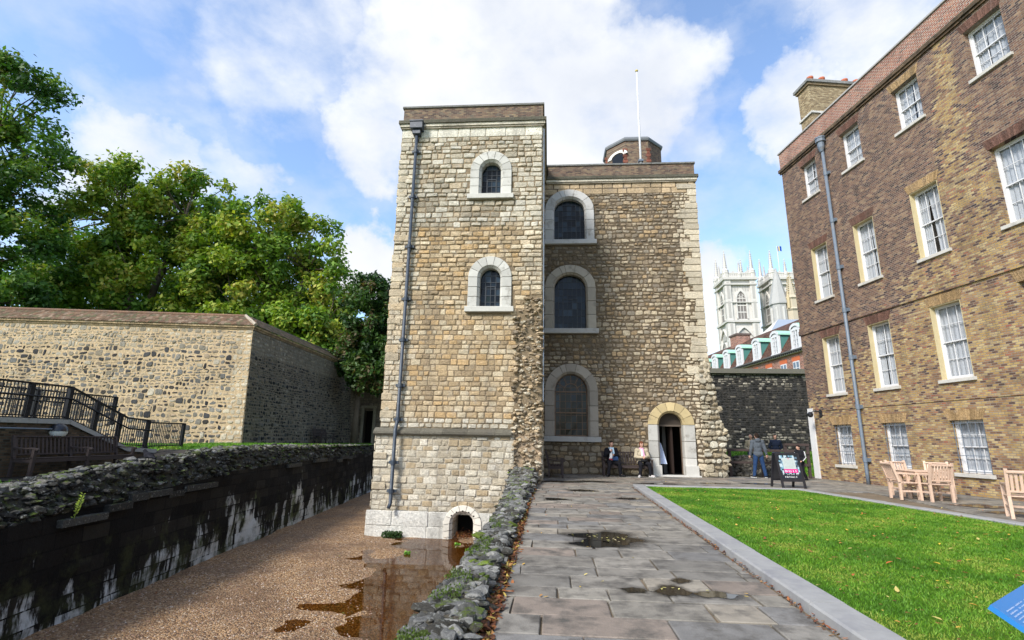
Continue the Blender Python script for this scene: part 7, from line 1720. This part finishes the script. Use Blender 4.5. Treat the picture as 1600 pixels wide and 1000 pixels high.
# woman with black coat
J = sitting(.09); J['wl'] = (.03, -.28, .82); J['wr'] = (-.10, -.20, .96); J['er'] = (-.27, -.02, .78)
t, J = human('seated woman in a black coat and pale blue scarf at the left bench end', (2.50, BY + .16, 0), R(8), J, dict(top='black_cloth', legs='black_cloth', shoes='shoe_dark', tg=.034), hair='hair_dark', hairstyle='short', yaw=R(-8), nod=R(8))
b = MB(); n_ = J['neck']; b.tube([n_ + Vector((.085 * math.cos(a), .075 * math.sin(a) - .01, -.0)) for a in [k * .63 for k in range(11)]], .036, 8); b.tube([n_ + Vector((.05, -.09, -.02)), n_ + Vector((.06, -.16, -.20)), n_ + Vector((.05, -.17, -.33))], [.04, .05, .05], 8); extra('scarf', b, 'scarf_blue', t)
b = MB(); b.tube([n_ + Vector((-.05, -.09, -.02)), n_ + Vector((-.06, -.165, -.20)), n_ + Vector((-.04, -.19, -.40))], [.04, .055, .06], 8); b.ellipsoid((-.02, -.13, .70), (.11, .06, .10), 10, 7); so = extra('blouse', b, 'white_cloth', t)
b = MB(); b.tube([(-.12, -.16, .655), (0, -.205, .64), (.10, -.17, .65)], .026, 8); extra('red_hem', b, 'red_cloth', t)
b = MB(); b.box(-.02, .20, -.30, -.16, .60, .76, bev=.03); b.tube([(.0, -.22, .75), (.08, -.24, .83), (.18, -.22, .75)], .012, 6); extra('lap_bag', b, 'blue_bag', t)
# woman with beige jacket
J = sitting(.07); J['wl'] = (.05, -.30, .76); J['wr'] = (-.05, -.30, .75)
t, J = human('seated woman in a beige jacket with a pink scarf at the right bench end', (3.70, BY + .16, 0), R(6), J, dict(top='beige_cloth', legs='black_cloth', shoes='shoe_pale', sole='rubber_white', tg=.036, collar=True), hair='hair_brown', hairstyle='bob', yaw=R(4), nod=R(16))
n_ = J['neck']; b = MB(); b.tube([n_ + Vector((.08 * math.cos(a), .07 * math.sin(a) - .015, .005)) for a in [k * .63 for k in range(11)]], .034, 8); b.tube([n_ + Vector((.03, -.10, -.03)), n_ + Vector((.03, -.17, -.18)), n_ + Vector((.07, -.20, -.31))], [.04, .045, .045], 8); extra('scarf', b, 'scarf_pink', t)
b = MB(); b.tube([n_ + Vector((-.03, -.10, -.02)), n_ + Vector((-.03, -.172, -.18)), n_ + Vector((-.02, -.19, -.30))], [.035, .04, .04], 8); extra('scarf_lining', b, 'white_cloth', t)
b = MB(); b.box(-.11, .11, -.36, -.24, .58, .70, bev=.03); extra('handbag', b, 'shoe_dark', t)
# man in the grey hoodie, back to the camera
J = standing(.13, arms=.085); J['head'] = (-.0, -.035, 1.655); J['wl'] = (.30, -.03, .90); J['wr'] = (-.31, .0, .93)
t, J = human('man in a grey hoodie and blue jeans seen from behind', (8.50, 21.95, 0), R(174), J, dict(top='wool_grey', legs='denim', shoes='shoe_dark', sole='rubber_white', tg=.030, hood=True), hair='hair_dark', hairstyle='back', nod=R(10), yaw=R(12))
# bald man behind the fence
J = standing(.08); J['wl'] = (.10, -.22, 1.02); J['wr'] = (-.10, -.22, 1.02)
human('bald man in a beige jumper and dark glasses behind the man in the grey hoodie', (10.15, 27.0, ground_z(10.15, 27.) - .0), R(-30), J, dict(top='beige_cloth', legs='denim', shoes='shoe_dark', tg=.024), hair=None, yaw=R(-12), nod=R(14))
# man in black jacket
J = standing(.08, arms=.07); J['wl'] = (.13, .14, .98); J['wr'] = (-.13, .14, .98); J['el'] = (.28, .07, 1.15); J['er'] = (-.28, .07, 1.15)
human('man in a black jacket and blue jeans standing against the blackened wall', (11.6, 27.6, ground_z(11.6, 27.6)), R(-12), J, dict(top='navy_cloth', legs='denim', shoes='shoe_dark', tg=.034, collar=True), hair='hair_dark', nod=R(4))
for o in [q for q in bpy.data.objects if q.name.startswith('person')][-2:]:
    hd_ = [c for c in kids(o) if c.name.startswith('body')][0]
b = MB()
# child in a track suit walking behind the board
J = standing(.06, arms=.05); J.update(al=(.12, .16, .10), tl=(.12, .05, .06), kl=(.12, -.04, .50), ar=(-.13, -.16, .085), tr=(-.13, -.30, .055), kr=(-.12, -.13, .50), head=(0, -.09, 1.63), neck=(0, -.04, 1.47), chest=(0, -.02, 1.25), wl=(.22, -.20, .97), wr=(-.22, -.16, .95))
t, J = human('child in a black track suit with white sleeve stripes behind the sandwich board', (9.78, 21.2, 0), R(-62), J, dict(top='black_cloth', legs='black_cloth', shoes='shoe_dark', tg=.022, collar=True), s=.76, hair='hair_dark', nod=R(22))
b = MB()
for o_ in (-.022, .022):
    for (p, q) in (('sl', 'el'), ('el', 'wl')):
        a, e = J[p], J[q]; sd = Vector((1, 0, 0)) * .082 + Vector((0, o_, 0)); b.tube([a + sd * 1.0 + Vector((0, 0, .03)), a.lerp(e, .5) + sd * .95, e + sd * .85], .010, 6)
        a, e = J[p.replace('l', 'r') if p != 'sl' else 'sr'], J[q.replace('l', 'r') if q != 'el' else 'er']; sd2 = Vector((-1, 0, 0)) * .082 + Vector((0, o_, 0)); b.tube([a + sd2 + Vector((0, 0, .03)), a.lerp(e, .5) + sd2 * .95, e + sd2 * .85], .010, 6)
b.build('sleeve_stripes', 'white_cloth', t, smooth=True)

# ================================================================ CROW on the ruined wall
cr = empty('crow', (moat_wall_x(10.4) - .1, 10.4, top_z(10.4) + .0), R(160), 'black crow perched on the rubble top of the moat wall', 'bird')
b = MB(); b.ellipsoid((0, 0, .12), (.125, .062, .062), 14, 9, rot=Matrix.Rotation(R(-16), 3, 'Y')); b.ellipsoid((.11, 0, .17), (.055, .042, .045), 10, 7); b.ellipsoid((.145, 0, .205), (.042, .034, .035), 10, 7); b.tube([(-.09, 0, .10), (-.17, 0, .075), (-.25, 0, .06)], [.045, .03, .018], 8)
b.tube([(.17, 0, .205), (.21, 0, .20), (.235, 0, .188)], [.017, .011, .003], 7)
b.tube([(.02, .025, .08), (.02, .028, .0)], [.012, .006], 6); b.tube([(.02, -.025, .08), (.02, -.028, .0)], [.012, .006], 6)
remesh('body', b, 'black_cloth', cr, .007, 2)
b = MB()
for s_ in (-1, 1): b.add([(.07, s_ * .060, .15), (-.02, s_ * .072, .155), (-.21, s_ * .028, .085), (-.14, s_ * .058, .075), (.04, s_ * .066, .09)], [(0, 1, 2, 3, 4)], (.012, .012, .018))
b.build('wing', 'mixed', cr)
